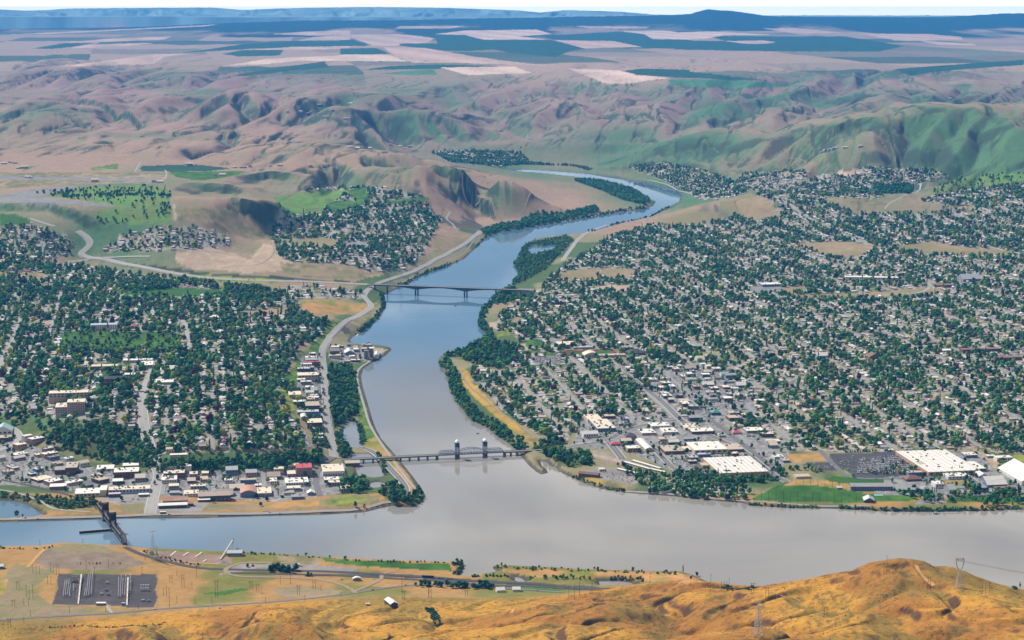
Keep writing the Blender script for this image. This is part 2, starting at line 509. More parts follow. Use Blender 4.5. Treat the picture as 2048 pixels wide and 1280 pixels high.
def land_raw(X, Y):
    """height of the land without the river beds"""
    e = env_at(X, Y)
    px = 1024 + FPX * X / Y
    hill = sstep(60, 150, e) * sstep(8600, 9800, Y)
    flat0 = np.interp(px, [0, 350, 620, 760, 1250, 1450, 1750, 2048], [20500, 18500, 15200, 14600, 14600, 15600, 18500, 19500])
    calm = np.clip(1.15 - np.hypot((px - 190) / 420.0, (Y - 9400) / 1500.0), 0, 1) * 3
    calm = 1 - 0.93 * np.clip(calm, 0, 1)
    er = ero_at(X, Y)
    er = np.where(er > 0, er * (1 - 0.75 * sstep(1450, 1600, px) * (1 - sstep(12500, 13500, Y))), er)
    e = e + er * hill * calm * (0.95 - 0.45 * sstep(560, 820, px)) * (1 - 0.80 * sstep(0, 1, (Y - flat0) / 4500.0))
    # basalt rims: a sheer step down on the near side of the traced edge
    wv = (fbm(X / 90, Y / 90, 27, 3) - 0.5) * 90
    for pl, ch, cw in CLIFF_W:
        near = (X > pl[:, 0].min() - 500) & (X < pl[:, 0].max() + 500) & (Y > pl[:, 1].min() - 1500) & (Y < pl[:, 1].max() + 700)
        if near.any():
            x, y = X[near], Y[near]
            yl = np.interp(x, *pl[np.argsort(pl[:, 0])].T)
            d = yl + wv[near] - y                       # metres in front of the rim
            endf = sstep(0, 160, x - pl[:, 0].min() + 60) * sstep(0, 160, pl[:, 0].max() + 60 - x)
            e[near] = e[near] - ch * endf * sstep(-12, 34, d) * (1 - sstep(cw * .5, cw * 2.2, d)) + ch * .25 * endf * (1 - sstep(0, 150, -d)) * (d < 0)
    # small gullies and knolls
    g = sstep(50, 130, e) * sstep(8000, 9500, Y) * calm
    sc = np.clip(Y / 12000, 0.7, 3.0)
    Xs = slant(X, Y) * Y
    e = e + (billow(Xs / (330 * sc) + .4 * fbm(X / 700, Y / 700, 5, 2), Y / (900 * sc), 21, 2, 0.35) - 0.4) * 22 * g * (1 - 0.6 * sstep(15000, 19000, Y))
    rv = np.abs(2 * fbm((Xs + 40 * fbm(X / 300, Y / 300, 37, 2)) / 210, Y / 1300, 36, 3, 0.6) - 1)
    e = e - (1 - sstep(0.0, 0.15, rv)) * 9 * g * (1 - 0.7 * sstep(16000, 21000, Y))
    # rolling foreground hills
    fg = sstep(28, 75, e) * (1 - sstep(3150, 3350, Y))
    wx = fbm(X / 420, Y / 420, 31, 3) * 260
    e = e + (billow((X + wx) / 260, (Y + 0.5 * X + wx) / 330, 41, 3, 0.45) - 0.42) * 68 * fg
    gl = np.abs(2 * fbm((X + wx) / 110, (Y - .4 * X) / 150, 64, 2) - 1)
    e = e - (1 - sstep(0.0, 0.18, gl)) * 8 * fg + (fbm(X / 38, Y / 38, 61, 3) - 0.5) * 6 * fg
    # terraces of basalt on the steeper canyon walls
    # far mountains
    mz = CAM_H - (np.interp(px, *zip(*MTN)) - HOR) / FPX * 62000
    m = np.clip(1 - np.abs(Y - 62000) / 9500, 0, 1)
    rid = (fbm(px / 24, Y / 3000, 71, 4) - 0.5) * 100 * np.sin(m * math.pi) + (billow(px / 34 + 2 * fbm(px / 60, Y / 6000, 9, 2), Y / 5200, 77, 3) - 0.5) * 340 * np.sin(m * math.pi) ** 0.8
    e = np.where(Y > 52000, np.maximum(e, 620 + (mz - 620) * m ** 0.75 + rid), e)
    pz = CAM_H - (np.interp(px, *zip(*PINE)) - HOR) / FPX * 44000
    p = np.clip(1 - np.abs(Y - 44000) / 5200, 0, 1)
    e = np.where((Y > 38000) & (Y < 50000), np.maximum(e * (1 - p) + (pz + (fbm(px / 6, Y / 900, 73, 3) - .5) * 22) * p, e * 0 + 600), e)
    # beyond the pine ridge the land drops out of sight
    e = np.where((Y > 44000), np.minimum(e, np.where(Y < 52500, np.maximum(pz - (Y - 44000) * 0.05, 560), e)), e)
    return e


def water_sd(X, Y):
    """metres to the nearest shore, negative on the water"""
    sd = np.full(X.shape, 1e9)
    near = (Y > 3000) & (Y < 13500) & (np.abs(X) < 2600)
    if near.any():
        x, y = X[near], Y[near]
        s = np.full(x.shape, 1e9)
        for q in WATER_W:
            x0, y0 = q.min(0) - 160
            x1, y1 = q.max(0) + 160
            m = (x > x0) & (x < x1) & (y > y0) & (y < y1)
            if not m.any():
                continue
            d = segdist(x[m], y[m], q)
            ins = inpoly(x[m], y[m], q)
            s[m] = np.minimum(s[m], np.where(ins, -d, d))
        sd[near] = s
    return sd


def land(X, Y):
    e = land_raw(X, Y)
    sd = water_sd(X, Y)
    e = np.maximum(e, 2.6)
    steep = 0.33 + 0.9 * sstep(60, 140, e)
    z = np.where(sd > 0, np.minimum(e, 0.25 + sd * steep), np.maximum(-4.0, sd * 0.3 - 0.15))
    return z, sd


# ------------------------------------------------------------------ terrain sheet
def build_rows():
    ys = [60, 120, 200, 300, 430, 580, 750, 930, 1110, 1280, 1440, 1580, 1700, 1800]
    y = 1880.0
    while y < 72500:
        ys.append(y)
        y += min(max(3.0 * y * y / 3.9e6, 5.0), 0.0044 * y)
    return np.array(ys)


ROW_Y = build_rows()
_fine = np.arange(-0.292, 0.2921, 0.00068)
_out = np.concatenate([0.292 + np.cumsum(np.geomspace(0.003, 0.25, 22))])
COL_U = np.concatenate([-_out[::-1], _fine, _out[_out > 0]])
COL_U = np.unique(np.round(COL_U, 6))
TU, TY = np.meshgrid(COL_U, ROW_Y)
TX = TU * TY
TZ, TSD = land(TX, TY)
ROW_V = np.log(ROW_Y)


def ground_z(X, Y):
    X = np.atleast_1d(np.asarray(X, float))
    Y = np.atleast_1d(np.asarray(Y, float))
    fu = np.interp(X / Y, COL_U, np.arange(len(COL_U)))
    fv = np.interp(Y, ROW_Y, np.arange(len(ROW_Y)))
    return bilin(TZ, fu, fv)


def G(px, py):
    """ground point(s) seen at photograph pixel(s)"""
    px = np.atleast_1d(np.asarray(px, float))
    py = np.atleast_1d(np.asarray(py, float))
    x, y, dz = ray(px, py)
    ty = np.exp(np.linspace(math.log(1900), math.log(70000), 1500))
    out = np.zeros((len(px), 3))
    for i in range(0, len(px), 600):
        s = slice(i, i + 600)
        k = ty[None] / y[s, None]
        X = x[s, None] * k
        Y = np.broadcast_to(ty[None], X.shape)
        Z = CAM_H + dz[s, None] * k
        g = np.maximum(ground_z(X.ravel(), Y.ravel()).reshape(X.shape), 0.0)
        d = Z - g
        hit = d <= 0
        j = np.argmax(hit, 1)
        j = np.where(hit.any(1), np.maximum(j, 1), len(ty) - 1)
        r = np.arange(len(j))
        a, b = d[r, j - 1], d[r, j]
        f = np.clip(a / (a - b + 1e-9), 0, 1)
        yy = ty[j - 1] + (ty[j] - ty[j - 1]) * f
        kk = yy / y[s]
        out[s, 0] = x[s] * kk
        out[s, 1] = yy
        out[s, 2] = np.maximum(ground_z(out[s, 0], yy), 0.0)
    return out


def Gp(px, py):
    return Vector(G(px, py)[0])
# ------------------------------------------------------------------ materials
def new_mat(name):
    m = bpy.data.materials.new(name)
    m.use_nodes = True
    nt = m.node_tree
    nt.nodes.clear()
    out = nt.nodes.new('ShaderNodeOutputMaterial')
    b = nt.nodes.new('ShaderNodeBsdfPrincipled')
    nt.links.new(b.outputs[0], out.inputs['Surface'])
    return m, nt, b


def noise_node(nt, scale, detail=4.0, rough=0.55, coord='Object', dist=0.0):
    t = nt.nodes.new('ShaderNodeTexCoord')
    n = nt.nodes.new('ShaderNodeTexNoise')
    n.inputs['Scale'].default_value = scale
    n.inputs['Detail'].default_value = detail
    n.inputs['Roughness'].default_value = rough
    n.inputs['Distortion'].default_value = dist
    nt.links.new(t.outputs[coord], n.inputs['Vector'])
    return n


def nmath(nt, op, a, b):
    n = nt.nodes.new('ShaderNodeMath')
    n.operation = op
    for i, v in enumerate((a, b)):
        if isinstance(v, (int, float)):
            n.inputs[i].default_value = v
        else:
            nt.links.new(v, n.inputs[i])
    return n.outputs[0]


def nmix(nt, f, a, b, mode='MIX'):
    n = nt.nodes.new('ShaderNodeMix')
    n.data_type = 'RGBA'
    n.blend_type = mode
    for i, v in ((0, f), (6, a), (7, b)):
        if isinstance(v, (int, float)):
            n.inputs[i].default_value = v
        elif isinstance(v, (tuple, list)):
            n.inputs[i].default_value = tuple(v) + (1.0,) if len(v) == 3 else tuple(v)
        else:
            nt.links.new(v, n.inputs[i])
    return n.outputs[2]


MATS = {}


def paint(name, col, rough=0.7, var=0.12, scale=0.08, metallic=0.0, spec=0.3):
    """plain weathered surface of one colour"""
    if name in MATS:
        return MATS[name]
    m, nt, b = new_mat(name)
    n = noise_node(nt, scale, 5.0, 0.65, 'Object')
    f = nmath(nt, 'ADD', nmath(nt, 'MULTIPLY', n.outputs['Fac'], 2 * var), 1.0 - var)
    c = nmix(nt, 1.0, tuple(col), f, 'MULTIPLY')
    nt.links.new(c, b.inputs['Base Color'])
    b.inputs['Roughness'].default_value = rough
    b.inputs['Metallic'].default_value = metallic
    b.inputs['Specular IOR Level'].default_value = spec
    m.diffuse_color = tuple(col) + (1,)
    MATS[name] = m
    return m


def mesh_obj(name, verts, faces, mats=(), parent=None, smooth=False, mat_idx=None):
    me = bpy.data.meshes.new(name)
    me.from_pydata([tuple(v) for v in verts], [], [tuple(f) for f in faces])
    for m in mats:
        me.materials.append(m)
    if mat_idx is not None:
        me.polygons.foreach_set('material_index', np.asarray(mat_idx, np.int32))
    if smooth:
        me.polygons.foreach_set('use_smooth', np.ones(len(me.polygons), bool))
    me.update()
    o = bpy.data.objects.new(name, me)
    COL.objects.link(o)
    if parent is not None:
        o.parent = parent
    return o


def np_mesh(name, V, F, mats=(), smooth=False):
    """fast mesh from numpy arrays; F is (n,3) or (n,4)"""
    me = bpy.data.meshes.new(name)
    V = np.asarray(V, np.float32)
    F = np.asarray(F, np.int32)
    me.vertices.add(len(V))
    me.vertices.foreach_set('co', V.ravel())
    k = F.shape[1]
    me.loops.add(F.size)
    me.loops.foreach_set('vertex_index', F.ravel())
    me.polygons.add(len(F))
    me.polygons.foreach_set('loop_start', np.arange(0, F.size, k, dtype=np.int32))
    me.polygons.foreach_set('loop_total', np.full(len(F), k, np.int32))
    if smooth:
        me.polygons.foreach_set('use_smooth', np.ones(len(F), bool))
    for m in mats:
        me.materials.append(m)
    me.update(calc_edges=True)
    o = bpy.data.objects.new(name, me)
    COL.objects.link(o)
    return o


def structure(o):
    o['kind'] = 'structure'
    return o


def tag(o, label=None, cat=None, group=None):
    if label:
        o['label'] = label
    if cat:
        o['category'] = cat
    if group:
        o['group'] = group
    return o


def empty(name, loc, rz=0.0, label=None, cat=None, group=None):
    o = bpy.data.objects.new(name, None)
    COL.objects.link(o)
    o.location = loc
    o.rotation_euler = (0, 0, rz)
    o.empty_display_size = 2.0
    return tag(o, label, cat, group)


# ------------------------------------------------------------------ ground colours (land cover traced on the photograph)
TAN, TANL = (0.60, 0.42, 0.32), (0.72, 0.53, 0.41)
DKG, MIDG = (0.030, 0.085, 0.048), (0.085, 0.20, 0.085)
LAWN, LAWND = (0.075, 0.17, 0.030), (0.045, 0.125, 0.022)
YGR, GOLD, ORANGE = (0.26, 0.27, 0.055), (0.46, 0.29, 0.055), (0.46, 0.245, 0.095)
OLIVE, DRY = (0.20, 0.19, 0.085), (0.34, 0.25, 0.15)
ASPH, GRAVEL, DIRT = (0.085, 0.085, 0.092), (0.30, 0.275, 0.255), (0.44, 0.33, 0.235)
PAVE = (0.25, 0.24, 0.235)
GOLF = (0.13, 0.25, 0.05)
MAROON = (0.20, 0.025, 0.045)
SCRUB = (0.055, 0.065, 0.035)

FIELDS = [
    (TAN, [(130, 85), (219, 77), (342, 73), (328, 79), (205, 84)]), (TAN, [(142, 96), (171, 89.5), (297, 85.5), (306, 88), (191, 95)]),
    (DKG, [(65, 97), (130, 86), (191, 86), (143, 94), (102, 98)]), (TAN, [(90, 135), (219, 121), (297, 109), (376, 107), (328, 113), (308, 128), (219, 131), (137, 133)]),
    (DKG, [(362, 106), (478, 89.5), (581, 82), (700, 82), (700, 92), (513, 97)]), (TAN, [(506, 99), (581, 94), (700, 92), (700, 97.5), (581, 100)]),
    (TANL, [(451, 131.5), (533, 118), (700, 110), (700, 121), (595, 122), (533, 128)]), (DKG, [(458, 152), (581, 131.5), (649, 123), (660, 135), (581, 141), (496, 152)]),
    (DKG, [(444, 108), (485, 100), (567, 100), (560, 111), (478, 113)]), (TAN, [(537, 68), (615, 63), (700, 61), (700, 70), (615, 71)]),
    (TAN, [(595, 81), (629, 73.5), (700, 71), (700, 79.6)]), (TAN, [(0, 70), (137, 63), (294, 56), (437, 48.5), (410, 53), (239, 61), (103, 68)]),
    (TAN, [(680, 70), (796, 68), (871, 75), (858, 84), (800, 91), (748, 92), (707, 77)]), (TANL, [(680, 109), (776, 109), (817, 123), (680, 122)]),
    (DKG, [(680, 80), (707, 79), (735, 92), (680, 92)]), (DKG, [(680, 97), (752, 96), (782, 108), (680, 109)]),
    (DKG, [(824, 70), (919, 69), (970, 80), (1100, 80), (1179, 97), (1141, 102), (1111, 114), (1022, 106), (988, 99), (940, 102), (885, 101), (796, 91), (803, 87), (875, 87), (871, 77)]),
    (TAN, [(765, 94), (851, 96), (947, 113), (1022, 123), (1107, 132), (1056, 130), (919, 126), (824, 125), (793, 113)]),
    (TANL, [(871, 68), (929, 61), (1073, 59), (1104, 68), (1039, 73), (1090, 79), (967, 79), (929, 70)]),
    (DKG, [(1076, 72), (1240, 63), (1288, 70), (1380, 80), (1380, 97), (1261, 97), (1179, 96), (1107, 79)]), (TAN, [(1107, 80), (1227, 82), (1285, 94), (1169, 97)]),
    (TANL, [(1083, 63), (1329, 61), (1380, 68), (1380, 79), (1305, 78), (1288, 68), (1240, 62)]), (DKG, [(721, 140), (783, 132), (875, 129), (1015, 132), (919, 134), (871, 138), (783, 139)]),
    (MIDG, [(755, 147), (865, 138), (875, 149), (817, 150)]), (TANL, [(882, 135), (1029, 133), (1063, 146), (933, 150)]),
    (TANL, [(1135, 137), (1241, 141), (1275, 150), (1340, 155.5), (1295, 161), (1261, 167), (1213, 167)]), (DKG, [(1244, 142), (1288, 137), (1380, 140), (1380, 155.5), (1275, 150)]),
    (MIDG, [(1336, 159), (1451, 159), (1615, 171), (1553, 174), (1451, 176), (1340, 171)]), (DKG, [(1348, 141), (1416, 147), (1539, 161), (1485, 161), (1382, 155.5), (1348, 155.5)]),
    (DKG, [(1416, 72), (1690, 73), (1809, 92), (1758, 103), (1567, 103), (1348, 99), (1348, 81), (1451, 82)]),
    (TANL, [(1348, 65), (1416, 63), (1553, 70), (1451, 70), (1406, 78), (1348, 79)]), (TAN, [(1451, 82), (1526, 81), (1550, 84), (1533, 88), (1485, 87)]),
    (TAN, [(1524, 57), (1587, 56), (1683, 65), (1656, 67), (1594, 67)]), (TAN, [(1717, 67), (1854, 68), (1922, 73.5), (1926, 79), (1840, 82), (1792, 81), (1758, 75)]),
    (TAN, [(1837, 81), (1946, 87), (1953, 91), (1881, 90)]), (TAN, [(1953, 97), (2048, 101), (2048, 104)]),
    (DKG, [(1792, 138), (1854, 133), (1997, 123), (2048, 120), (2048, 130), (1929, 138), (1861, 145), (1826, 151), (1806, 147)]),
    (TAN, [(1150, 52), (1300, 53), (1290, 57), (1180, 57)]), (TAN, [(800, 52), (930, 52), (900, 57), (790, 57)]),
    # benches, airport plateau
    (DKG, [(281, 332), (393, 329), (428, 333), (463, 337), (410, 342), (281, 342)]), (LAWN, [(337, 343), (492, 342), (480, 348), (440, 357), (396, 361), (352, 354)]),
    (MIDG, [(60, 336), (80, 330), (56, 333), (40, 345)]), (YGR, [(180, 336), (236, 328), (236, 338), (185, 342)]),
    (GOLF, [(67, 386), (164, 376), (278, 371), (328, 377), (341, 383), (340, 406), (347, 442), (258, 447), (193, 442), (190, 424), (252, 415), (182, 403), (123, 396)]),
    (PAVE, [(-50, 393), (60, 393), (230, 409), (225, 414), (60, 406), (-50, 404)]), (PAVE, [(0, 391), (60, 379), (150, 372), (160, 378), (70, 393)]),
    (DRY, [(-50, 345), (280, 345), (332, 352), (330, 366), (90, 370), (-50, 385)]), (PAVE, [(-50, 352), (300, 357), (330, 360), (300, 363), (-50, 358)]),
    (LAWND, [(0, 427), (30, 428), (60, 440), (60, 452), (0, 452)]),
    (DIRT, [(349, 508), (420, 493), (470, 508), (500, 520), (530, 480), (541, 460), (556, 510), (585, 525), (583, 540), (500, 546), (440, 540), (380, 538), (352, 524)]),
    (DRY, [(345, 440), (345, 420), (450, 415), (520, 445), (545, 460), (545, 490), (470, 470), (430, 445)]),
    (DIRT, [(343, 407), (349, 407), (352, 440), (346, 440)]),
    (DRY, [(560, 525), (660, 533), (770, 550), (700, 560), (570, 552)]), (OLIVE, [(600, 535), (740, 545), (690, 555), (600, 550)]),
    (YGR, [(330, 552), (400, 549), (475, 552), (562, 556), (585, 559), (540, 567), (500, 566), (462, 565), (400, 560)]),
    (SCRUB, [(230, 524), (300, 530), (420, 546), (560, 553), (700, 563), (700, 567), (560, 558), (400, 549), (260, 534)]),
    (ORANGE, [(602, 600), (660, 599), (700, 606), (742, 607), (747, 615), (712, 627), (665, 630), (605, 626)]),
    (OLIVE, [(482, 625), (575, 612), (577, 622), (550, 632), (482, 634)]), (LAWND, [(225, 580), (330, 575), (440, 578), (445, 590), (330, 594), (240, 588)]),
    (YGR, [(438, 568), (446, 568), (450, 592), (436, 588)]), (DRY, [(-50, 545), (60, 543), (95, 548), (80, 560), (50, 552), (-50, 552)]),
    (DRY, [(70, 572), (100, 565), (115, 570), (90, 580)]), (OLIVE, [(20, 615), (40, 596), (42, 604), (20, 622)]),
    (LAWN, [(120, 665), (135, 662), (360, 665), (365, 700), (200, 702), (115, 700)]), (LAWN, [(184, 727), (250, 727), (262, 733), (258, 737), (184, 735)]), (LAWN, [(126, 720), (150, 720), (148, 732), (126, 732)]),
    (YGR, [(665, 637), (690, 640), (690, 652), (640, 700), (620, 706), (610, 700), (640, 675)]), (YGR, [(575, 745), (600, 720), (600, 750), (590, 770), (560, 775)]), (OLIVE, [(540, 770), (580, 790), (645, 890), (620, 880)]),
    (YGR, [(556, 775), (580, 770), (585, 800), (600, 850), (575, 815)]),
    (GOLF, [(545, 395), (600, 385), (640, 380), (700, 380), (650, 420), (640, 430), (580, 430), (560, 415)]), (LAWN, [(690, 378), (730, 375), (740, 400), (720, 410)]), (LAWN, [(770, 405), (840, 392), (860, 398), (790, 408)]), (LAWN, [(655, 405), (700, 400), (735, 410), (690, 420), (660, 425)]),
    (OLIVE, [(560, 480), (640, 475), (680, 480), (670, 495), (590, 490)]), (PAVE, [(690, 486), (735, 482), (735, 496), (690, 496)]),
    (OLIVE, [(870, 470), (930, 465), (960, 472), (900, 500), (870, 498)]),
    # right town
    (LAWN, [(1048, 680), (1085, 678), (1097, 694), (1052, 697)]), (DIRT, [(1030, 688), (1050, 686), (1054, 696), (1040, 697)]), (LAWN, [(1038, 702), (1070, 700), (1120, 708), (1112, 712), (1047, 709)]), (DIRT, [(1057, 708), (1080, 707), (1088, 711), (1060, 712)]),
    (MAROON, [(1114, 706), (1122, 701), (1140, 699), (1225, 699), (1239, 703), (1232, 708), (1220, 711), (1135, 712), (1122, 710)]), (LAWN, [(1132, 705), (1140, 701), (1222, 701), (1230, 704), (1220, 708.5), (1142, 709)]),
    (PAVE, [(1055, 714), (1110, 712), (1135, 727), (1080, 730)]), (PAVE, [(1090, 678), (1120, 676), (1130, 690), (1105, 694)]),
    (DIRT, [(1195, 572), (1225, 569), (1258, 573), (1262, 580), (1235, 584), (1200, 580)]), (OLIVE, [(980, 610), (1020, 600), (1035, 604), (1000, 620), (978, 622)]), (OLIVE, [(1018, 640), (1040, 632), (1050, 640), (1020, 652)]), (DIRT, [(978, 646), (995, 645), (995, 658), (980, 658)]), (YGR, [(990, 668), (1020, 655), (1030, 662), (995, 674)]),
    (OLIVE, [(1586, 486), (1700, 483), (1756, 491), (1741, 503), (1700, 518), (1636, 506)]), (OLIVE, [(1779, 494), (1858, 483), (1929, 494), (2034, 503), (2005, 512), (1858, 509)]), (TAN, [(1665, 345), (1712, 339), (1726, 348), (1688, 354)]),
    (GOLF, [(1858, 385), (1890, 365), (1950, 350), (2048, 345), (2048, 362), (1950, 372), (1900, 388)]), (LAWN, [(1741, 374), (1829, 368), (1823, 386), (1764, 387)]),
    (DRY, [(1882, 415), (1946, 411), (1940, 420), (1905, 421)]), (OLIVE, [(1440, 400), (1500, 386), (1540, 400), (1560, 432), (1500, 440), (1440, 420)]), (DRY, [(1640, 392), (1750, 400), (1790, 412), (1700, 408)]),
    (OLIVE, [(1300, 440), (1380, 420), (1440, 425), (1420, 445), (1340, 455)]), (DIRT, [(1445, 462), (1480, 459), (1482, 466), (1450, 468)]), (OLIVE, [(1210, 535), (1275, 540), (1260, 558), (1190, 552)]), (OLIVE, [(1560, 575), (1610, 574), (1615, 585), (1570, 588)]),
    (OLIVE, [(1580, 590), (1740, 585), (1850, 575), (1900, 583), (1850, 592), (1600, 597)]), (OLIVE, [(1120, 545), (1200, 535), (1190, 560), (1110, 562)]), (PAVE, [(1500, 575), (1560, 565), (1570, 583), (1510, 588)]),
    (ORANGE, [(1572, 908), (1647, 907), (1662, 920), (1590, 926), (1575, 917)]), (ASPH, [(1658, 907), (1830, 904), (1868, 950), (1700, 954), (1672, 935)]), (ASPH, [(1600, 928), (1665, 924), (1690, 938), (1640, 941)]),
    (LAWND, [(1650, 955), (1770, 952), (1765, 965), (1700, 974), (1655, 962)]), (LAWN, [(1497, 1000), (1565, 966), (1640, 972), (1700, 980), (1745, 990), (1738, 1006), (1560, 1004)]),
    (ORANGE, [(1565, 972), (1590, 960), (1650, 962), (1720, 970), (1738, 981), (1700, 979), (1620, 970)]), (YGR, [(1676, 942), (1690, 939), (1706, 952), (1675, 954)]),
    (YGR, [(1970, 916), (2048, 909), (2150, 906), (2150, 938), (1990, 938)]), (DIRT, [(1940, 890), (2000, 925), (1995, 938), (1960, 910), (1930, 892)]), (ORANGE, [(1885, 962), (1950, 960), (1965, 975), (1920, 984), (1895, 978)]),
    (LAWN, [(1740, 988), (1850, 990), (1830, 1000), (1745, 1003)]), (LAWN, [(1880, 1000), (1930, 990), (2150, 990), (2150, 1004), (1890, 1004)]), (PAVE, [(1830, 1008), (1870, 985), (1898, 1003), (1880, 1007)]),
    (GOLD, [(1136, 947), (1160, 945), (1200, 960), (1258, 976), (1240, 981), (1180, 968)]), (GRAVEL, [(1165, 945), (1200, 932), (1290, 945), (1297, 960), (1262, 972), (1200, 957)]), (OLIVE, [(1220, 928), (1250, 930), (1300, 950), (1290, 956)]),
    (GRAVEL, [(1170, 897), (1250, 915), (1300, 935), (1240, 930), (1190, 915)]), (DIRT, [(1175, 903), (1245, 920), (1240, 926), (1185, 912)]),
    (GOLD, [(920, 735), (935, 740), (945, 765), (1000, 820), (1060, 872), (1102, 884), (1075, 895), (1060, 888), (1040, 876), (960, 805), (922, 765)]),
    # left shore levees and meadows
    (LAWN, [(700, 745), (722, 745), (735, 815), (752, 862), (725, 872), (718, 845), (712, 800)]), (YGR, [(718, 820), (735, 815), (755, 866), (740, 880), (722, 868)]),
    (ORANGE, [(722, 882), (755, 870), (790, 915), (842, 985), (826, 990), (775, 925), (735, 893)]), (GRAVEL, [(660, 690), (730, 692), (735, 720), (690, 728), (660, 715)]), (DIRT, [(740, 695), (775, 698), (765, 708), (735, 722)]),
    (OLIVE, [(400, 1007), (540, 1008), (650, 997), (690, 988), (760, 992), (755, 1005), (650, 1016), (500, 1022), (400, 1022)]), (ORANGE, [(530, 1008), (640, 1000), (640, 1012), (530, 1017)]), (YGR, [(640, 1003), (700, 990), (740, 998), (690, 1012)]),
    (GRAVEL, [(180, 990), (300, 985), (300, 1000), (420, 1005), (400, 1027), (290, 1028)]), (OLIVE, [(235, 1010), (290, 1005), (285, 1025), (245, 1025)]),
    (ASPH, [(665, 645), (720, 645), (715, 662), (690, 668)]), (DRY, [(690, 650), (760, 600), (745, 630), (705, 665)]),
    # near bank
    (OLIVE, [(-300, 1170), (0, 1160), (30, 1125), (112, 1142), (60, 1182), (104, 1210), (212, 1218), (160, 1230), (-300, 1245)]),
    (ORANGE, [(-50, 1155), (18, 1160), (10, 1190), (-50, 1195)]),
    ((0.245, 0.185, 0.135), [(60, 1120), (90, 1100), (140, 1098), (250, 1104), (295, 1130), (230, 1140), (100, 1140)]), ((0.30, 0.205, 0.16), [(285, 1100), (460, 1110), (460, 1128), (350, 1126)]), (OLIVE, [(90, 1096), (150, 1088), (210, 1092), (240, 1104), (120, 1104)]),
    (GRAVEL, [(430, 1150), (480, 1125), (600, 1128), (720, 1136), (700, 1145), (520, 1135), (470, 1145)]), (LAWN, [(640, 1117), (700, 1120), (900, 1128), (905, 1142), (760, 1136), (650, 1124)]),
    (DRY, [(550, 1112), (640, 1118), (640, 1130), (560, 1125)]), (OLIVE, [(540, 1180), (600, 1170), (690, 1180), (660, 1190), (570, 1195)]), (LAWN, [(400, 1186), (440, 1190), (500, 1180), (480, 1176)]),
    (ORANGE, [(990, 1138), (1100, 1138), (1395, 1150), (1400, 1164), (1200, 1160), (1050, 1152)]),
    (LAWN, [(985, 1172), (1050, 1172), (1130, 1180), (1100, 1183), (990, 1180)]),
]
FIELDS += [((0.088, 0.078, 0.082), [(105, 1209), (119, 1148), (313, 1148), (312, 1216)])]
# strips of dark rail ballast on the near bank
FIELDS += [(ASPH, [(470, 1143), (800, 1150), (1000, 1163), (1200, 1174), (1190, 1178), (1000, 1169), (800, 1156), (480, 1146)])]

URBAN = {
    'left town': (0.50, [(-60, 535), (60, 528), (130, 526), (160, 530), (250, 547), (400, 563), (480, 572), (590, 590), (600, 626), (660, 642), (668, 650), (640, 680), (600, 692), (575, 745), (600, 800), (640, 872), (640, 888), (600, 900), (330, 908), (318, 915), (295, 860), (200, 842), (120, 838), (60, 828), (-60, 828)]),
    'mobile homes': (0.12, [(570, 572), (640, 572), (728, 585), (725, 598), (600, 598), (565, 588)]),
    'bench homes': (0.34, [(-60, 470), (60, 445), (120, 470), (150, 482), (140, 508), (60, 528), (-60, 540)]),
    'terrace homes': (0.18, [(205, 502), (240, 472), (300, 458), (390, 452), (450, 468), (465, 487), (430, 497), (330, 502)]),
    'golf suburb': (0.40, [(548, 440), (620, 425), (660, 425), (740, 405), (850, 405), (885, 440), (870, 462), (850, 500), (820, 538), (740, 545), (690, 528), (560, 522), (545, 480)]),
    'golf rim': (0.30, [(555, 400), (640, 374), (760, 374), (850, 392), (740, 405), (660, 425), (560, 430)]),
    'river hamlet': (0.30, [(860, 305), (900, 300), (1040, 305), (1060, 325), (1000, 335), (900, 325)]),
    'river bench': (0.26, [(1255, 335), (1330, 325), (1420, 345), (1500, 378), (1470, 400), (1400, 398), (1330, 362)]),
    'hill homes': (0.38, [(1590, 375), (1640, 350), (1740, 335), (1860, 340), (1900, 352), (1840, 368), (1740, 375), (1770, 395), (1700, 402), (1590, 395)]), 'gulch homes': (0.16, [(1480, 350), (1560, 340), (1620, 345), (1590, 372), (1600, 396), (1520, 384), (1470, 372)]),
    'right hill homes': (0.30, [(1840, 402), (1900, 382), (2100, 362), (2100, 398), (1900, 408)]),
    'ridge homes': (0.36, [(1510, 390), (1560, 386), (1640, 402), (1720, 428), (1880, 425), (1900, 400), (2120, 395), (2120, 492), (1760, 492), (1600, 486), (1500, 470), (1430, 445), (1470, 430), (1540, 428)]),
    'upper right town': (0.27, [(1110, 545), (1180, 500), (1230, 468), (1300, 450), (1400, 434), (1500, 462), (1600, 480), (2120, 488), (2120, 600), (1055, 600)]),
    'right town': (0.285, [(1040, 598), (2140, 598), (2140, 908), (2000, 908), (1960, 896), (1835, 902), (1650, 903), (1560, 900), (1400, 850), (1280, 832), (1160, 850), (1125, 890), (1100, 880), (1040, 848), (960, 785), (935, 742), (990, 715), (1040, 690), (1030, 670), (985, 660), (1000, 630)]),
}
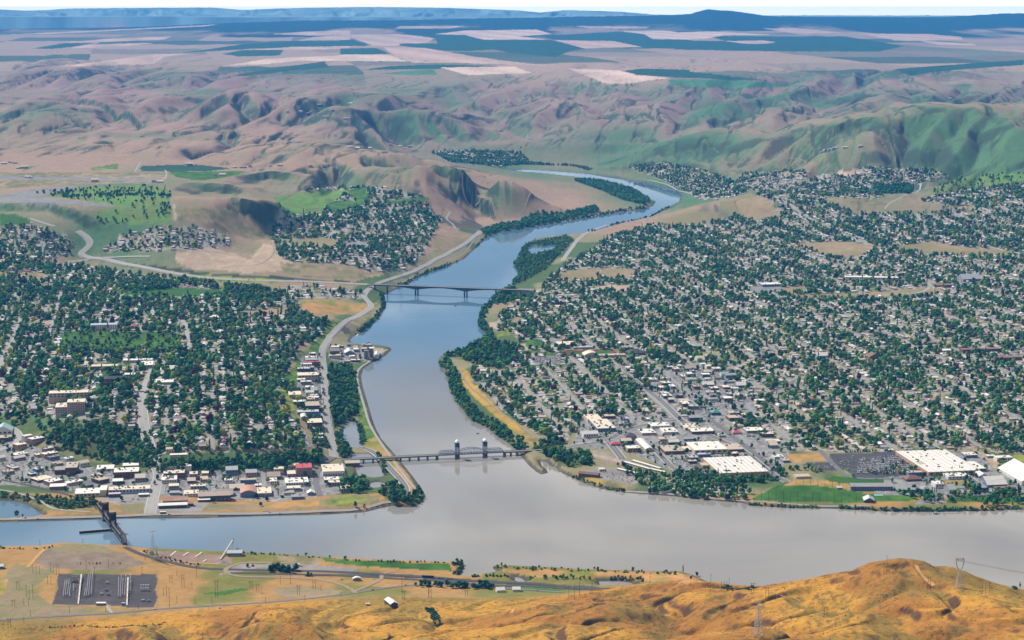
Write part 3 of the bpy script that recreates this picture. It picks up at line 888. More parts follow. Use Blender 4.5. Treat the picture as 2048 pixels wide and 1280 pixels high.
COMMERCIAL = {
    'old downtown': [(-60, 884), (20, 870), (50, 885), (100, 905), (140, 925), (200, 938), (320, 944), (640, 935), (690, 925), (695, 985), (560, 1003), (300, 990), (215, 992), (160, 985), (60, 972), (-60, 968)],
    'strip below the bluff': [(600, 715), (640, 705), (648, 760), (655, 880), (652, 905), (640, 875), (610, 800), (585, 760)],
    'grain terminal': [(660, 692), (725, 692), (730, 722), (690, 730), (655, 715)],
    'right main street': [(1290, 760), (1330, 735), (1400, 722), (1440, 745), (1520, 800), (1500, 835), (1440, 850), (1330, 820)],
    'right shops': [(1160, 840), (1290, 825), (1400, 845), (1560, 880), (1580, 905), (1560, 940), (1500, 955), (1400, 965), (1330, 935), (1260, 905), (1180, 895), (1145, 890)],
    'right stores': [(1700, 955), (1830, 905), (1960, 900), (2060, 940), (2100, 985), (1900, 995), (1760, 990)],
}
PARKS = [(0.13, 'cemetery', [(120, 662), (360, 665), (365, 702), (115, 702)]), (0.85, 'wooded bluff', [(110, 850), (200, 845), (290, 865), (318, 915), (325, 930), (640, 905), (645, 930), (320, 938), (230, 930), (130, 900)]),
         (0.06, 'airport golf', [(67, 386), (164, 376), (278, 371), (341, 380), (347, 442), (258, 447), (193, 442), (190, 424), (252, 415), (182, 403), (123, 396)]),
         (0.8, 'pond woods', [(655, 735), (700, 735), (712, 760), (715, 830), (690, 845), (668, 860), (660, 800)]), (0.8, 'pond woods', [(670, 870), (686, 868), (690, 892), (705, 900), (700, 920), (680, 915)]),
         (0.75, 'pond woods', [(680, 960), (715, 955), (735, 965), (740, 980), (720, 988), (682, 985)]), (0.7, 'pond woods', [(760, 975), (800, 970), (805, 990), (840, 992), (835, 1006), (780, 1003), (755, 985)]),
         (0.5, 'camp ground', [(1300, 955), (1345, 945), (1440, 952), (1490, 962), (1500, 985), (1490, 1000), (1400, 992), (1300, 985)]), (0.75, 'camp ground', [(1350, 948), (1440, 946), (1500, 955), (1560, 958), (1540, 966), (1440, 968), (1370, 965)]),
         (0.45, 'hill golf', [(1745, 372), (1830, 366), (1823, 388), (1764, 388)]), (0.06, 'hill golf', [(1858, 385), (1890, 365), (1950, 350), (2048, 345), (2048, 362), (1950, 372), (1900, 388)]),
         (0.38, 'island woods', [(1040, 500), (1052, 488), (1130, 472), (1150, 480), (1130, 500), (1090, 540), (1050, 562), (1025, 572), (1030, 545)]),
         (0.85, 'far point woods', [(1160, 358), (1215, 366), (1260, 378), (1300, 400), (1290, 410), (1250, 402), (1200, 380), (1150, 362)]),
         (0.7, 'far point woods', [(1040, 445), (1070, 425), (1120, 428), (1190, 415), (1200, 425), (1130, 440), (1050, 455), (970, 470), (962, 462), (1000, 452)]),
         (0.7, 'bank woods', [(905, 712), (960, 690), (975, 672), (1000, 690), (1030, 690), (1040, 720), (1000, 738), (950, 728)]), (0.6, 'bank woods', [(985, 610), (1000, 590), (1020, 576), (1060, 590), (1010, 610)]),
         (0.5, 'bank woods', [(1060, 900), (1075, 890), (1115, 870), (1130, 900), (1180, 905), (1185, 930), (1150, 935), (1120, 930), (1100, 915)]), (0.5, 'shore park', [(1240, 935), (1300, 955), (1300, 975), (1270, 965)]),
         (0.35, 'shore park', [(1800, 990), (1860, 985), (1940, 985), (2100, 980), (2100, 1004), (1850, 1005)]), (0.45, 'pond shore', [(-60, 985), (60, 990), (190, 1000), (200, 1012), (130, 1020), (60, 1002), (-60, 992)]),
         (0.25, 'far plain', [(700, 33), (1380, 33), (1500, 50), (1300, 50), (1100, 52), (800, 50)])]


def sel(px, py, poly, jit=None):
    return inpoly(px if jit is None else px + jit[0], py if jit is None else py + jit[1], poly)


def ground_colours():
    Zc = np.maximum(TZ, 0)
    px, py = project(TX, TY, Zc)
    H, W = TZ.shape
    gx = np.gradient(TZ, axis=1) / np.gradient(TX, axis=1)
    gy = np.gradient(TZ, axis=0) / np.gradient(TY, axis=0)
    slope = np.hypot(gx, gy)
    wob = (fbm(TX / 60, TY / 60, 91, 3) - 0.5)
    wob2 = (fbm(TX / 60, TY / 60, 95, 3) - 0.5)
    jk = np.clip(4400.0 / TY, 0.15, 1.5)
    J = (wob * 9 * jk, wob2 * 5 * jk)
    big = fbm(TX / 900, TY / 1500, 51, 4)
    med = fbm(TX / 170, TY / 260, 53, 4)
    fine = fbm(TX / 28, TY / 34, 55, 3)
    c = np.zeros((H, W, 3))
    dry = np.array([0.36, 0.245, 0.165])[None, None] + np.array([0.0, -0.015, 0.02]) * sstep(11000, 15000, TY)[..., None]
    grn = np.array([0.070, 0.175, 0.070])
    dk = np.array([0.050, 0.072, 0.045])
    # grass turns green on slopes that face away from the sun and in the draws
    face = gx * 0.55 + gy * 0.75          # >0 rises away to the north-west: shaded, moister
    lap = np.zeros_like(TZ)
    lap[1:-1, 1:-1] = (TZ[1:-1, 2:] + TZ[1:-1, :-2] - 2 * TZ[1:-1, 1:-1]) / np.maximum((TX[1:-1, 2:] - TX[1:-1, 1:-1]) ** 2, 1) * 60
    green = np.clip(0.26 + 1.6 * face + (big - 0.5) * 2.0 + np.clip(lap, -0.2, 0.3) * 0.4, 0, 1)
    green = np.where(TY > 9000, np.clip(green + 0.25 * sstep(1150, 1700, px) * sstep(150, 260, py), 0, 1), green)
    c[:] = dry + (grn - dry) * green[..., None] * 0.92
    rock = sstep(0.50, 0.85, slope + (med - 0.5) * 0.5) * (TY > 5000)
    c = c + (dk - c) * (rock * 0.9)[..., None]
    brush = sstep(0.55, 0.70, med + np.clip(lap, 0, 0.4) * 0.3 + 0.12 * face) * sstep(0.12, 0.3, slope) * (TY > 8500)
    c = c + (dk - c) * (brush * 0.75)[..., None]
    Xs_ = slant(TX, TY) * TY
    rv = np.abs(2 * fbm((Xs_ + 40 * fbm(TX / 300, TY / 300, 37, 2)) / 210, TY / 1300, 36, 3, 0.6) - 1)
    rav = (1 - sstep(0.03, 0.17, rv)) * sstep(0.07, 0.2, slope) * (TY > 8800) * sstep(45, 90, TZ)
    c = c + (dk * 1.2 - c) * (rav * (0.35 + 0.5 * sstep(.4, .6, med)))[..., None]
    # far plain: woods on the high ground
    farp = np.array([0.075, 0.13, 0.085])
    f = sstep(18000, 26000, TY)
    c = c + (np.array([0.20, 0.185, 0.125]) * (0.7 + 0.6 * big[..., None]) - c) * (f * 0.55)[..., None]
    pa, pb = TX * .97 + TY * .10, TY * .97 - TX * .10
    fw = np.clip(TY / 20000, .7, 1.6)
    fcell = _hash(np.floor(pa / 1500 + .3 * np.sin(pb / 4000)), np.floor(pb / 1900), 31)
    fcol = np.stack([np.interp(fcell, [0, .3, .34, .6, .64, .8, .82, 1], v) for v in ([.45, .42, .16, .20, .04, .05, .30, .36], [.32, .29, .16, .19, .09, .10, .24, .26], [.23, .20, .10, .12, .05, .06, .16, .19])], -1)
    ff = sstep(16500, 20000, TY + 3000 * (big - .5)) * (TY < 42000) * (1 - sstep(0.10, 0.20, slope)) * (fcell > .05)
    c = c + (fcol - c) * (ff * 0.8)[..., None]
    wood = (TY > 33000) * sstep(0.40, 0.55, fbm(TX / 1500, TY / 5000, 57, 4) + 0.10 * sstep(38000, 42000, TY))
    wood = np.maximum(wood, sstep(37500, 40500, TY + 2500 * (med - .5)) * (TY < 52000))
    c = c + (np.array([0.022, 0.055, 0.045]) - c) * wood[..., None]
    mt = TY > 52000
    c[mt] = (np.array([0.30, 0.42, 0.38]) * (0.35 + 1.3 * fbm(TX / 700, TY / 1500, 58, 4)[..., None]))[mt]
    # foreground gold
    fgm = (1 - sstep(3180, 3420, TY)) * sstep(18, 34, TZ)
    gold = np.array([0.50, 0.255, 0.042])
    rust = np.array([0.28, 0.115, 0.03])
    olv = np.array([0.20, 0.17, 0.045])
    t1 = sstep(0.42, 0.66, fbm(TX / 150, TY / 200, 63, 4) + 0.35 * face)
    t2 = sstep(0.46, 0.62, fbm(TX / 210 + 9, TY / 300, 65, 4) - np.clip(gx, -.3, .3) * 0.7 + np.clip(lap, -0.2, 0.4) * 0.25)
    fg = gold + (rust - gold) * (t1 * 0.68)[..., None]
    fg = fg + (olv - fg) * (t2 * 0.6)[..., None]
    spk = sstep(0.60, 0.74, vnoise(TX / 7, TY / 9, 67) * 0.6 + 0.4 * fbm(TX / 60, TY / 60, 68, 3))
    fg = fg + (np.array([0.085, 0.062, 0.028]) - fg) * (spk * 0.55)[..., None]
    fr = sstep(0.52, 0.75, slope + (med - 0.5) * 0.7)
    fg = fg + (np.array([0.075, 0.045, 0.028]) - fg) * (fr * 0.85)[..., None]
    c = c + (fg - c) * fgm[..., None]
    # near bank flats
    nb = (TY < 4000) * (1 - fgm) * (TY > 1000)
    nbc = np.array([0.40, 0.235, 0.085]) + (np.array([0.20, 0.19, 0.05]) - np.array([0.40, 0.235, 0.085])) * sstep(0.45, 0.62, fbm(TX / 130, TY / 160, 69, 4))[..., None]
    c = c + (nbc - c) * nb[..., None]
    # bare waterside ground elsewhere
    low = (TY >= 3950) & (TZ < 34) & (TY < 8800)
    c[low] = (np.array([0.27, 0.24, 0.13]) + (np.array([0.09, 0.14, 0.05]) - np.array([0.27, 0.24, 0.13])) * sstep(0.42, 0.6, med)[..., None])[low]
    # towns: lots of lawn, bare yard, paving
    a, b = grid_coords(TX, TY)
    lot = _hash(np.floor(a / 19), np.floor(b / 27), 5)
    lot2 = _hash(np.floor(a / 9), np.floor(b / 13), 6)
    town = np.stack([np.interp(lot, [0, .22, .24, .48, .5, .72, .74, 1], v) for v in
                     ([.085, .11, .24, .28, .38, .35, .30, .38], [.14, .17, .215, .245, .335, .315, .275, .33], [.05, .055, .115, .14, .29, .285, .23, .22])], -1) * (0.75 + 0.5 * lot2[..., None])
    for nm, (dens, poly) in URBAN.items():
        m = sel(px, py, poly, (J[0] * 0.5, J[1] * 0.5)) & (TY > 3500)
        c[m] = town[m]
    com = np.stack([0.19 + 0.16 * lot2, 0.185 + 0.155 * lot2, 0.185 + 0.14 * lot2], -1)
    for nm, poly in COMMERCIAL.items():
        m = sel(px, py, poly) & (TY > 3500)
        c[m] = com[m]
    for dens, nm, poly in PARKS:
        if nm in ('wooded bluff', 'pond woods', 'island woods', 'far point woods', 'bank woods', 'pond shore'):
            m = sel(px, py, poly, J)
            c[m] = (np.array([0.10, 0.12, 0.042]) * (0.6 + 0.8 * fine[..., None]))[m]
    for col, poly in FIELDS:
        m = sel(px, py, poly, J if min(p[1] for p in poly) > 130 else (wob * 3, wob2 * 1.2)) & (TSD > 3) & ((slope < 0.22) | (TY < 11500) | (TY > 16500))
        v = np.array(col) * (0.80 + 0.40 * (0.5 * med + 0.5 * fine))[..., None]
        if col in (TAN, TANL):
            v = v * (0.93 + 0.10 * np.sin(TX / 130 + TY / 400))[..., None]
        if col in (ORANGE, YGR, OLIVE, DRY, GOLD, LAWN, GOLF):
            k = sstep(0.35, 0.7, fine * 0.5 + med * 0.5 + (0.1 if col in (ORANGE, GOLD) else (0.12 if col == GOLF else 0.0)))
            alt = np.array({ORANGE: YGR, YGR: LAWN, OLIVE: DRY, DRY: OLIVE, GOLD: OLIVE, LAWN: LAWND, GOLF: OLIVE}[col])
            v = v * k[..., None] + (alt * (0.8 + .4 * fine[..., None])) * (1 - k[..., None])
        c[m] = v[m]
    # stony shore rim, wet river bed
    rim = (TSD > 0) & (TSD < 9) & (TY > 3000)
    c[rim] = (np.array([0.115, 0.10, 0.075]) * (0.6 + 0.8 * fine[..., None]))[rim]
    c[TSD <= 0] = (0.10, 0.10, 0.075)
    c *= (0.88 + 0.24 * fine)[..., None]
    return np.clip(c, 0.004, 0.9), px, py, fgm + 0.35 * (TY > 8600) * (slope > 0.12)


GRID_A = math.radians(9.4)


def grid_coords(X, Y):
    """street-grid coordinates: a runs along the cross streets, b up the long streets"""
    ca, sa = math.cos(GRID_A), math.sin(GRID_A)
    return X * ca + Y * sa, -X * sa + Y * ca


def grid_inv(a, b):
    ca, sa = math.cos(GRID_A), math.sin(GRID_A)
    return a * ca - b * sa, a * sa + b * ca


TCOL, TPX, TPY, TUFT = ground_colours()
H_, W_ = TZ.shape
_i = np.arange(H_ * W_).reshape(H_, W_)
_F = np.stack([_i[:-1, :-1].ravel(), _i[:-1, 1:].ravel(), _i[1:, 1:].ravel(), _i[1:, :-1].ravel()], -1)

gm, nt, bs = new_mat("ground_cover")
at = nt.nodes.new('ShaderNodeAttribute')
at.attribute_name = 'cover'
n1 = noise_node(nt, 0.05, 6.0, 0.7)
n2 = noise_node(nt, 0.35, 3.0, 0.6)
fac = nmath(nt, 'ADD', nmath(nt, 'MULTIPLY', n1.outputs['Fac'], 0.7), nmath(nt, 'ADD', nmath(nt, 'MULTIPLY', n2.outputs['Fac'], 0.5), 0.40))
n3 = noise_node(nt, 0.16, 4.0, 0.75)
tuft = nt.nodes.new('ShaderNodeMapRange')
tuft.inputs[1].default_value, tuft.inputs[2].default_value = 0.53, 0.66
nt.links.new(n3.outputs['Fac'], tuft.inputs[0])
tf = nmath(nt, 'SUBTRACT', 1.0, nmath(nt, 'MULTIPLY', nmath(nt, 'MULTIPLY', tuft.outputs[0], at.outputs['Alpha']), 0.55))
nt.links.new(nmix(nt, 1.0, nmix(nt, 1.0, at.outputs['Color'], fac, 'MULTIPLY'), tf, 'MULTIPLY'), bs.inputs['Base Color'])
bs.inputs['Roughness'].default_value = 0.95
bs.inputs['Specular IOR Level'].default_value = 0.08
bmp = nt.nodes.new('ShaderNodeBump')
bmp.inputs['Strength'].default_value = 0.7
bmp.inputs['Distance'].default_value = 2.2
nt.links.new(nmath(nt, 'ADD', n2.outputs['Fac'], nmath(nt, 'MULTIPLY', n1.outputs['Fac'], 2.0)), bmp.inputs['Height'])
nt.links.new(bmp.outputs[0], bs.inputs['Normal'])
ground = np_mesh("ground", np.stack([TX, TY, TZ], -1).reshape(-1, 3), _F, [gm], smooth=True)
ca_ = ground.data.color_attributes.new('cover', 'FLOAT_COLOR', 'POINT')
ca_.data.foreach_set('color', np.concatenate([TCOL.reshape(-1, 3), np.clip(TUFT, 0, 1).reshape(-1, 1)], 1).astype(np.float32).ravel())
structure(ground)

# ------------------------------------------------------------------ river water
wm, nt, bs = new_mat("river_water")
bs.inputs['Roughness'].default_value = 0.035
bs.inputs['IOR'].default_value = 1.333
bs.inputs['Specular IOR Level'].default_value = 0.5
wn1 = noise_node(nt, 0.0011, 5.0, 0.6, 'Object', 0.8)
wn2 = noise_node(nt, 0.11, 3.0, 0.6, 'Object')
# clear side river; sky reflection painted in: blue upriver, cloud grey below the confluence
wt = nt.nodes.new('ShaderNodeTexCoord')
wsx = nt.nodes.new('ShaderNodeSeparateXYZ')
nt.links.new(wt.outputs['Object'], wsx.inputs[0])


def mrange(v, a, b):
    n = nt.nodes.new('ShaderNodeMapRange')
    n.interpolation_type = 'SMOOTHSTEP'
    n.inputs[1].default_value = a
    n.inputs[2].default_value = b
    nt.links.new(v, n.inputs[0])
    return n.outputs[0]


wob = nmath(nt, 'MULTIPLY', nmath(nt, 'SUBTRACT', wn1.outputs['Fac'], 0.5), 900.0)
sky_blue_up = mrange(nmath(nt, 'ADD', wsx.outputs[1], wob), 4650.0, 6200.0)
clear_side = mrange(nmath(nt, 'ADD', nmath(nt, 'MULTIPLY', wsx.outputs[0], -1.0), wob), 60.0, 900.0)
clear = nmath(nt, 'MAXIMUM', sky_blue_up, nmath(nt, 'MULTIPLY', clear_side, 0.85))  # blue share: clear side river and painted sky reflection upriver
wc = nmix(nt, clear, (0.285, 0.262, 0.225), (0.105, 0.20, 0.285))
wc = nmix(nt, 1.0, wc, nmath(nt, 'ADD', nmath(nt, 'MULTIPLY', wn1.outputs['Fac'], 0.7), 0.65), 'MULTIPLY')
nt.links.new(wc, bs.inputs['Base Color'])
wb = nt.nodes.new('ShaderNodeBump')
wb.inputs['Strength'].default_value = 0.035
wb.inputs['Distance'].default_value = 0.4
nt.links.new(wn2.outputs['Fac'], wb.inputs['Height'])
nt.links.new(wb.outputs[0], bs.inputs['Normal'])
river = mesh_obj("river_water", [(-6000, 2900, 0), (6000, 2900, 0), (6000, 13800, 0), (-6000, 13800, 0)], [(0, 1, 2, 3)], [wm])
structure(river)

# ------------------------------------------------------------------ haze: one box of thin blue air round everything
hm = bpy.data.materials.new("haze_air")
hm.use_nodes = True
hn = hm.node_tree
hn.nodes.clear()
ho = hn.nodes.new('ShaderNodeOutputMaterial')
hv = hn.nodes.new('ShaderNodeVolumePrincipled')
hv.inputs['Color'].default_value = (0.055, 0.385, 1.0, 1)
hv.inputs['Density'].default_value = 2.0e-5
hv.inputs['Anisotropy'].default_value = 0.0
hn.links.new(hv.outputs[0], ho.inputs['Volume'])
hx, hy0, hy1 = float(np.abs(TX).max()) + 500.0, -3000, 76000
hz0, hz1 = float(TZ.min()) - 1.0, max(float(TZ.max()), CAM_H) + 40.0
print('haze', hx, hz0, hz1)
haze = mesh_obj("haze", [(-hx, hy0, hz0), (hx, hy0, hz0), (hx, hy1, hz0), (-hx, hy1, hz0), (-hx, hy0, hz1), (hx, hy0, hz1), (hx, hy1, hz1), (-hx, hy1, hz1)],
                [(3, 2, 1, 0), (4, 5, 6, 7), (0, 1, 5, 4), (1, 2, 6, 5), (2, 3, 7, 6), (3, 0, 4, 7)], [hm])
haze['kind'] = 'stuff'
# ------------------------------------------------------------------ roads, streets, railway (sheets laid a little above the ground)
def smooth_line(P, step):
    P = np.asarray(P, float)
    # Catmull-Rom through the traced points, resampled
    Q = [P[0]]
    n = len(P)
    for i in range(n - 1):
        p0, p1, p2, p3 = P[max(i - 1, 0)], P[i], P[i + 1], P[min(i + 2, n - 1)]
        m = max(2, int(np.hypot(*(p2 - p1)[:2]) / step))
        t = (np.arange(1, m + 1) / m)[:, None]
        Q.append(0.5 * ((2 * p1) + (-p0 + p2) * t + (2 * p0 - 5 * p1 + 4 * p2 - p3) * t ** 2 + (-p0 + 3 * p1 - 3 * p2 + p3) * t ** 3))
    return np.vstack([Q[0][None]] + Q[1:])


def ribbon(line, w, lift, zs=None):
    L = np.asarray(line)[:, :2]
    d = np.gradient(L, axis=0)
    d /= np.maximum(np.hypot(d[:, 0], d[:, 1]), 1e-6)[:, None]
    nrm = np.stack([-d[:, 1], d[:, 0]], 1)
    A, B = L + nrm * w / 2, L - nrm * w / 2
    M = L
    if zs is None:
        za, zb, zm = ground_z(A[:, 0], A[:, 1]), ground_z(B[:, 0], B[:, 1]), ground_z(M[:, 0], M[:, 1])
        za = np.maximum(np.maximum(za, zm - 1.0), 0.6)
        zb = np.maximum(np.maximum(zb, zm - 1.0), 0.6)
    else:
        za = zb = zs
    V = np.vstack([np.c_[A, za + lift], np.c_[B, zb + lift]])
    n = len(L)
    i = np.arange(n - 1)
    F = np.stack([i, i + 1, i + 1 + n, i + n], 1)
    return V, F


def px_line(pts, step=22.0):
    a = np.array(pts, float)
    g = G(a[:, 0], a[:, 1])
    return smooth_line(g[:, :2], step)


M_ASPH = paint("asphalt", (0.16, 0.155, 0.155), 0.9, 0.18, 0.02)
M_CONC = paint("pale_concrete", (0.34, 0.32, 0.30), 0.9, 0.15, 0.03)
M_GRVL = paint("gravel_track", (0.30, 0.225, 0.15), 0.95, 0.2, 0.03)
M_DIRT = paint("dirt_track_ochre", (0.46, 0.27, 0.09), 0.95, 0.2, 0.05)
M_RAIL = paint("railway_ballast", (0.075, 0.068, 0.066), 0.95, 0.25, 0.05)
M_LINE = paint("road_marking", (0.46, 0.44, 0.41), 0.8, 0.1, 0.3)

ROADS = [  # name, material, width, traced line, painted edge
    ("highway", M_ASPH, 11, [(-40, 1243), (0, 1240), (120, 1232), (220, 1227), (310, 1219), (400, 1213), (520, 1206), (640, 1195), (720, 1184), (790, 1174), (860, 1169), (960, 1173), (1060, 1180), (1130, 1184)], False),
    ("gravel_road", M_GRVL, 9, [(712, 1186), (690, 1172), (640, 1160), (560, 1155), (480, 1153), (455, 1146), (452, 1138), (470, 1130), (500, 1125), (600, 1127)], False),
    ("gravel_road", M_GRVL, 8, [(705, 1184), (740, 1170), (762, 1158), (765, 1148), (790, 1143)], False),
    ("yard_road", M_CONC, 6, [(224, 1226), (216, 1216), (210, 1207)], False),
    ("dirt_track", M_DIRT, 5, [(1024, 1226), (1050, 1212), (1080, 1208), (1120, 1205), (1150, 1201)], False),
    ("dirt_track", M_DIRT, 6, [(1832, 1131), (1840, 1145), (1852, 1160), (1868, 1172)], False),
    ("dirt_track", M_DIRT, 5, [(1540, 1188), (1570, 1194), (1600, 1202)], False),
    ("dirt_track", M_DIRT, 8, [(55, 1135), (75, 1112), (90, 1098)], False),
    ("dirt_track", M_DIRT, 6, [(280, 1102), (300, 1115), (340, 1122), (400, 1126), (455, 1130)], False),
    ("levee_road", M_CONC, 9, [(-60, 1040), (100, 1036), (250, 1032), (320, 1029), (450, 1028), (560, 1026), (650, 1022), (720, 1018), (765, 1006), (792, 1002)], False),
    ("levee_road", M_ASPH, 13, [(690, 893), (715, 894), (735, 899), (752, 908), (766, 921), (785, 942), (803, 962), (812, 978), (812, 990)], True),
    ("levee_path", M_CONC, 6, [(775, 699), (740, 722), (716, 742), (717, 772), (729, 815), (738, 845), (750, 868), (775, 905), (800, 940), (835, 985)], False),
    ("levee_path", M_GRVL, 6, [(918, 736), (935, 768), (968, 797), (1000, 824), (1035, 848), (1070, 872), (1100, 884)], False),
    ("avenue", M_CONC, 20, [(300, 1029), (306, 1000), (312, 970), (318, 950), (310, 925), (302, 900), (292, 870), (287, 838), (284, 800), (288, 772)], True),
    ("avenue", M_CONC, 14, [(288, 772), (300, 745), (315, 722), (372, 700), (376, 680), (372, 655), (366, 640)], False),
    ("avenue", M_CONC, 12, [(98, 665), (105, 645), (114, 615), (124, 580)], False),
    ("avenue", M_CONC, 20, [(-10, 740), (10, 710), (22, 685), (30, 655), (38, 635)], True),
    ("parkway", M_CONC, 15, [(8, 625), (25, 596), (50, 575), (80, 562), (100, 548), (130, 528), (175, 520), (240, 514), (300, 513)], False),
    ("highway", M_CONC, 22, [(155, 462), (172, 474), (180, 487), (172, 498), (162, 508), (180, 517), (215, 520), (260, 530), (330, 543), (420, 556), (520, 561), (620, 563), (700, 567), (740, 569)], True),
    ("highway", M_CONC, 11, [(60, 437), (90, 447), (110, 453)], False),
    ("riverside_highway", M_CONC, 16, [(962, 462), (948, 474), (930, 488), (905, 502), (870, 520), (830, 542), (790, 556), (760, 566), (740, 578), (728, 592), (742, 612), (722, 628), (696, 641), (672, 662), (655, 684), (645, 704), (647, 740), (651, 790), (655, 840), (662, 880), (668, 915)], True),
    ("levee_path", M_GRVL, 8, [(950, 478), (925, 510), (890, 525), (830, 552), (795, 572)], False),
    ("riverside_highway", M_ASPH, 14, [(668, 915), (650, 925), (636, 940), (632, 965), (640, 992)], False),
    ("river_road", M_CONC, 12, [(1215, 450), (1180, 463), (1155, 480), (1140, 500), (1125, 522)], True),
    ("river_road", M_CONC, 10, [(1412, 400), (1385, 388), (1340, 372), (1290, 360)], False),
    ("hill_road", M_GRVL, 12, [(560, 210), (566, 190), (585, 180), (615, 174), (628, 167), (612, 157)], False), ("hill_road", M_GRVL, 10, [(562, 192), (590, 205), (625, 220)], False),
    ("hill_road", M_CONC, 11, [(888, 416), (900, 425), (893, 437), (905, 448), (912, 458)], False), ("hill_road", M_CONC, 9, [(1770, 418), (1782, 405), (1830, 385), (1842, 368)], False),
    ("hill_road", M_GRVL, 8, [(936, 406), (962, 397), (925, 372), (945, 356)], False), ("hill_road", M_CONC, 9, [(1835, 432), (1850, 455), (1840, 466)], False), ("hill_road", M_CONC, 11, [(1876, 440), (1862, 455), (1845, 470)], False),
    ("bridge_road", M_CONC, 16, [(1034, 578), (1075, 579), (1130, 580), (1200, 583)], False), ("bridge_road", M_CONC, 12, [(1090, 584), (1115, 597), (1140, 615), (1180, 645)], False),
    ("bridge_road", M_ASPH, 17, [(1052, 905), (1100, 900), (1160, 891), (1215, 880), (1250, 862), (1300, 848), (1400, 832), (1440, 812), (1520, 795), (1600, 757)], True),
    ("parkway", M_ASPH, 16, [(1180, 845), (1200, 865), (1225, 893), (1245, 918)], True), ("parkway", M_ASPH, 15, [(1248, 745), (1320, 800), (1372, 848), (1440, 880), (1490, 905), (1540, 945), (1575, 965)], True),
    ("parkway", M_ASPH, 13, [(1275, 875), (1310, 900), (1345, 935), (1390, 962)], True), ("parkway", M_ASPH, 14, [(1395, 820), (1445, 857), (1500, 900), (1545, 935), (1568, 958)], False),
    ("parkway", M_ASPH, 13, [(1930, 950), (1965, 975), (1990, 995)], True), ("parkway", M_ASPH, 13, [(1800, 905), (1860, 950), (1930, 950)], False), ("parkway", M_ASPH, 13, [(1640, 900), (1668, 930), (1705, 955), (1780, 957), (1880, 955)], False),
    ("river_road", M_CONC, 6, [(1250, 983), (1350, 989), (1425, 997), (1490, 1002), (1600, 1010), (1740, 1012)], False),
    ("parkway", M_CONC, 15, [(1690, 600), (1780, 590), (1840, 585), (1860, 572), (1850, 562)], False),
    ("dirt_track", M_GRVL, 8, [(440, 536), (480, 532), (520, 528), (545, 510), (547, 490), (532, 478)], False), ("dirt_track", M_GRVL, 8, [(345, 441), (346, 424), (343, 407), (341, 385)], False),
    ("dirt_track", M_GRVL, 7, [(352, 505), (400, 502), (450, 507), (490, 512)], False), ("hill_road", M_CONC, 8, [(262, 487), (300, 470), (340, 460), (400, 462)], False), ("hill_road", M_GRVL, 8, [(300, 330), (318, 300), (330, 288), (320, 281)], False),
    ("hill_road", M_CONC, 9, [(270, 344), (276, 332), (282, 324)], False), ("hill_road", M_CONC, 9, [(330, 358), (333, 347), (330, 340)], False), ("dirt_track", M_GRVL, 9, [(925, 268), (935, 262), (930, 252), (940, 247)], False), ("dirt_track", M_GRVL, 9, [(990, 290), (1040, 285), (1055, 270)], False),
    ("hill_road", M_GRVL, 9, [(1560, 312), (1600, 318), (1610, 328), (1570, 332)], False), ("dirt_track", M_GRVL, 8, [(960, 470), (1000, 440), (1050, 415), (1090, 395), (1130, 385)], False),
    ("railway", M_RAIL, 10, [(-40, 953), (40, 967), (100, 981), (150, 994), (180, 1005), (196, 1018)], False),
    ("railway", M_RAIL, 12, [(250, 1094), (275, 1106), (330, 1122), (400, 1136), (500, 1140), (650, 1143), (800, 1151), (950, 1162), (1100, 1170), (1220, 1177)], False),
    ("railway", M_RAIL, 9, [(460, 1146), (650, 1150), (800, 1158), (950, 1169), (1100, 1175), (1200, 1180)], False),
    ("pond_road", M_CONC, 7, [(-20, 978), (30, 985), (80, 1002), (110, 1018), (180, 1024)], False),
    ("bluff_road", M_CONC, 14, [(-20, 905), (20, 893), (38, 880), (34, 866), (22, 858)], True),
]
ROAD_XY = []
for nm, m, w, pts, edge in ROADS:
    L = px_line(pts)
    ROAD_XY.append((L, w))
    V, F = ribbon(L, w, 0.55 if 'track' not in nm else 0.40)
    structure(np_mesh(nm, V, F, [m]))
    if edge:
        vs, fs, off = [], [], 0
        d = np.gradient(L, axis=0)
        d /= np.maximum(np.hypot(d[:, 0], d[:, 1]), 1e-6)[:, None]
        nr = np.stack([-d[:, 1], d[:, 0]], 1)
        for o_, ww in ((w / 2 + 1.6, 2.4), (-w / 2 - 1.6, 2.4), (0, 0.5)):
            v, f = ribbon(L + nr * o_, ww, 0.75)
            vs.append(v)
            fs.append(f + off)
            off += len(v)
        structure(np_mesh("pavement", np.vstack(vs), np.vstack(fs), [M_LINE]))

# street grid of the towns
STREETS = []          # (a or b coordinate, axis, zone)


def urban_mask(X, Y, names=None):
    px, py = project(X, Y, np.maximum(ground_z(X, Y), 0))
    m = np.zeros(X.shape, bool)
    for nm, (d, poly) in URBAN.items():
        if names is None or nm in names:
            m |= inpoly(px, py, poly)
    return m, px, py


def excluded(px, py):
    m = np.zeros(px.shape, bool)
    for col, poly in FIELDS:
        if min(p[1] for p in poly) > 300:
            m |= inpoly(px, py, poly)
    for d, nm, poly in PARKS:
        m |= inpoly(px, py, poly)
    return m


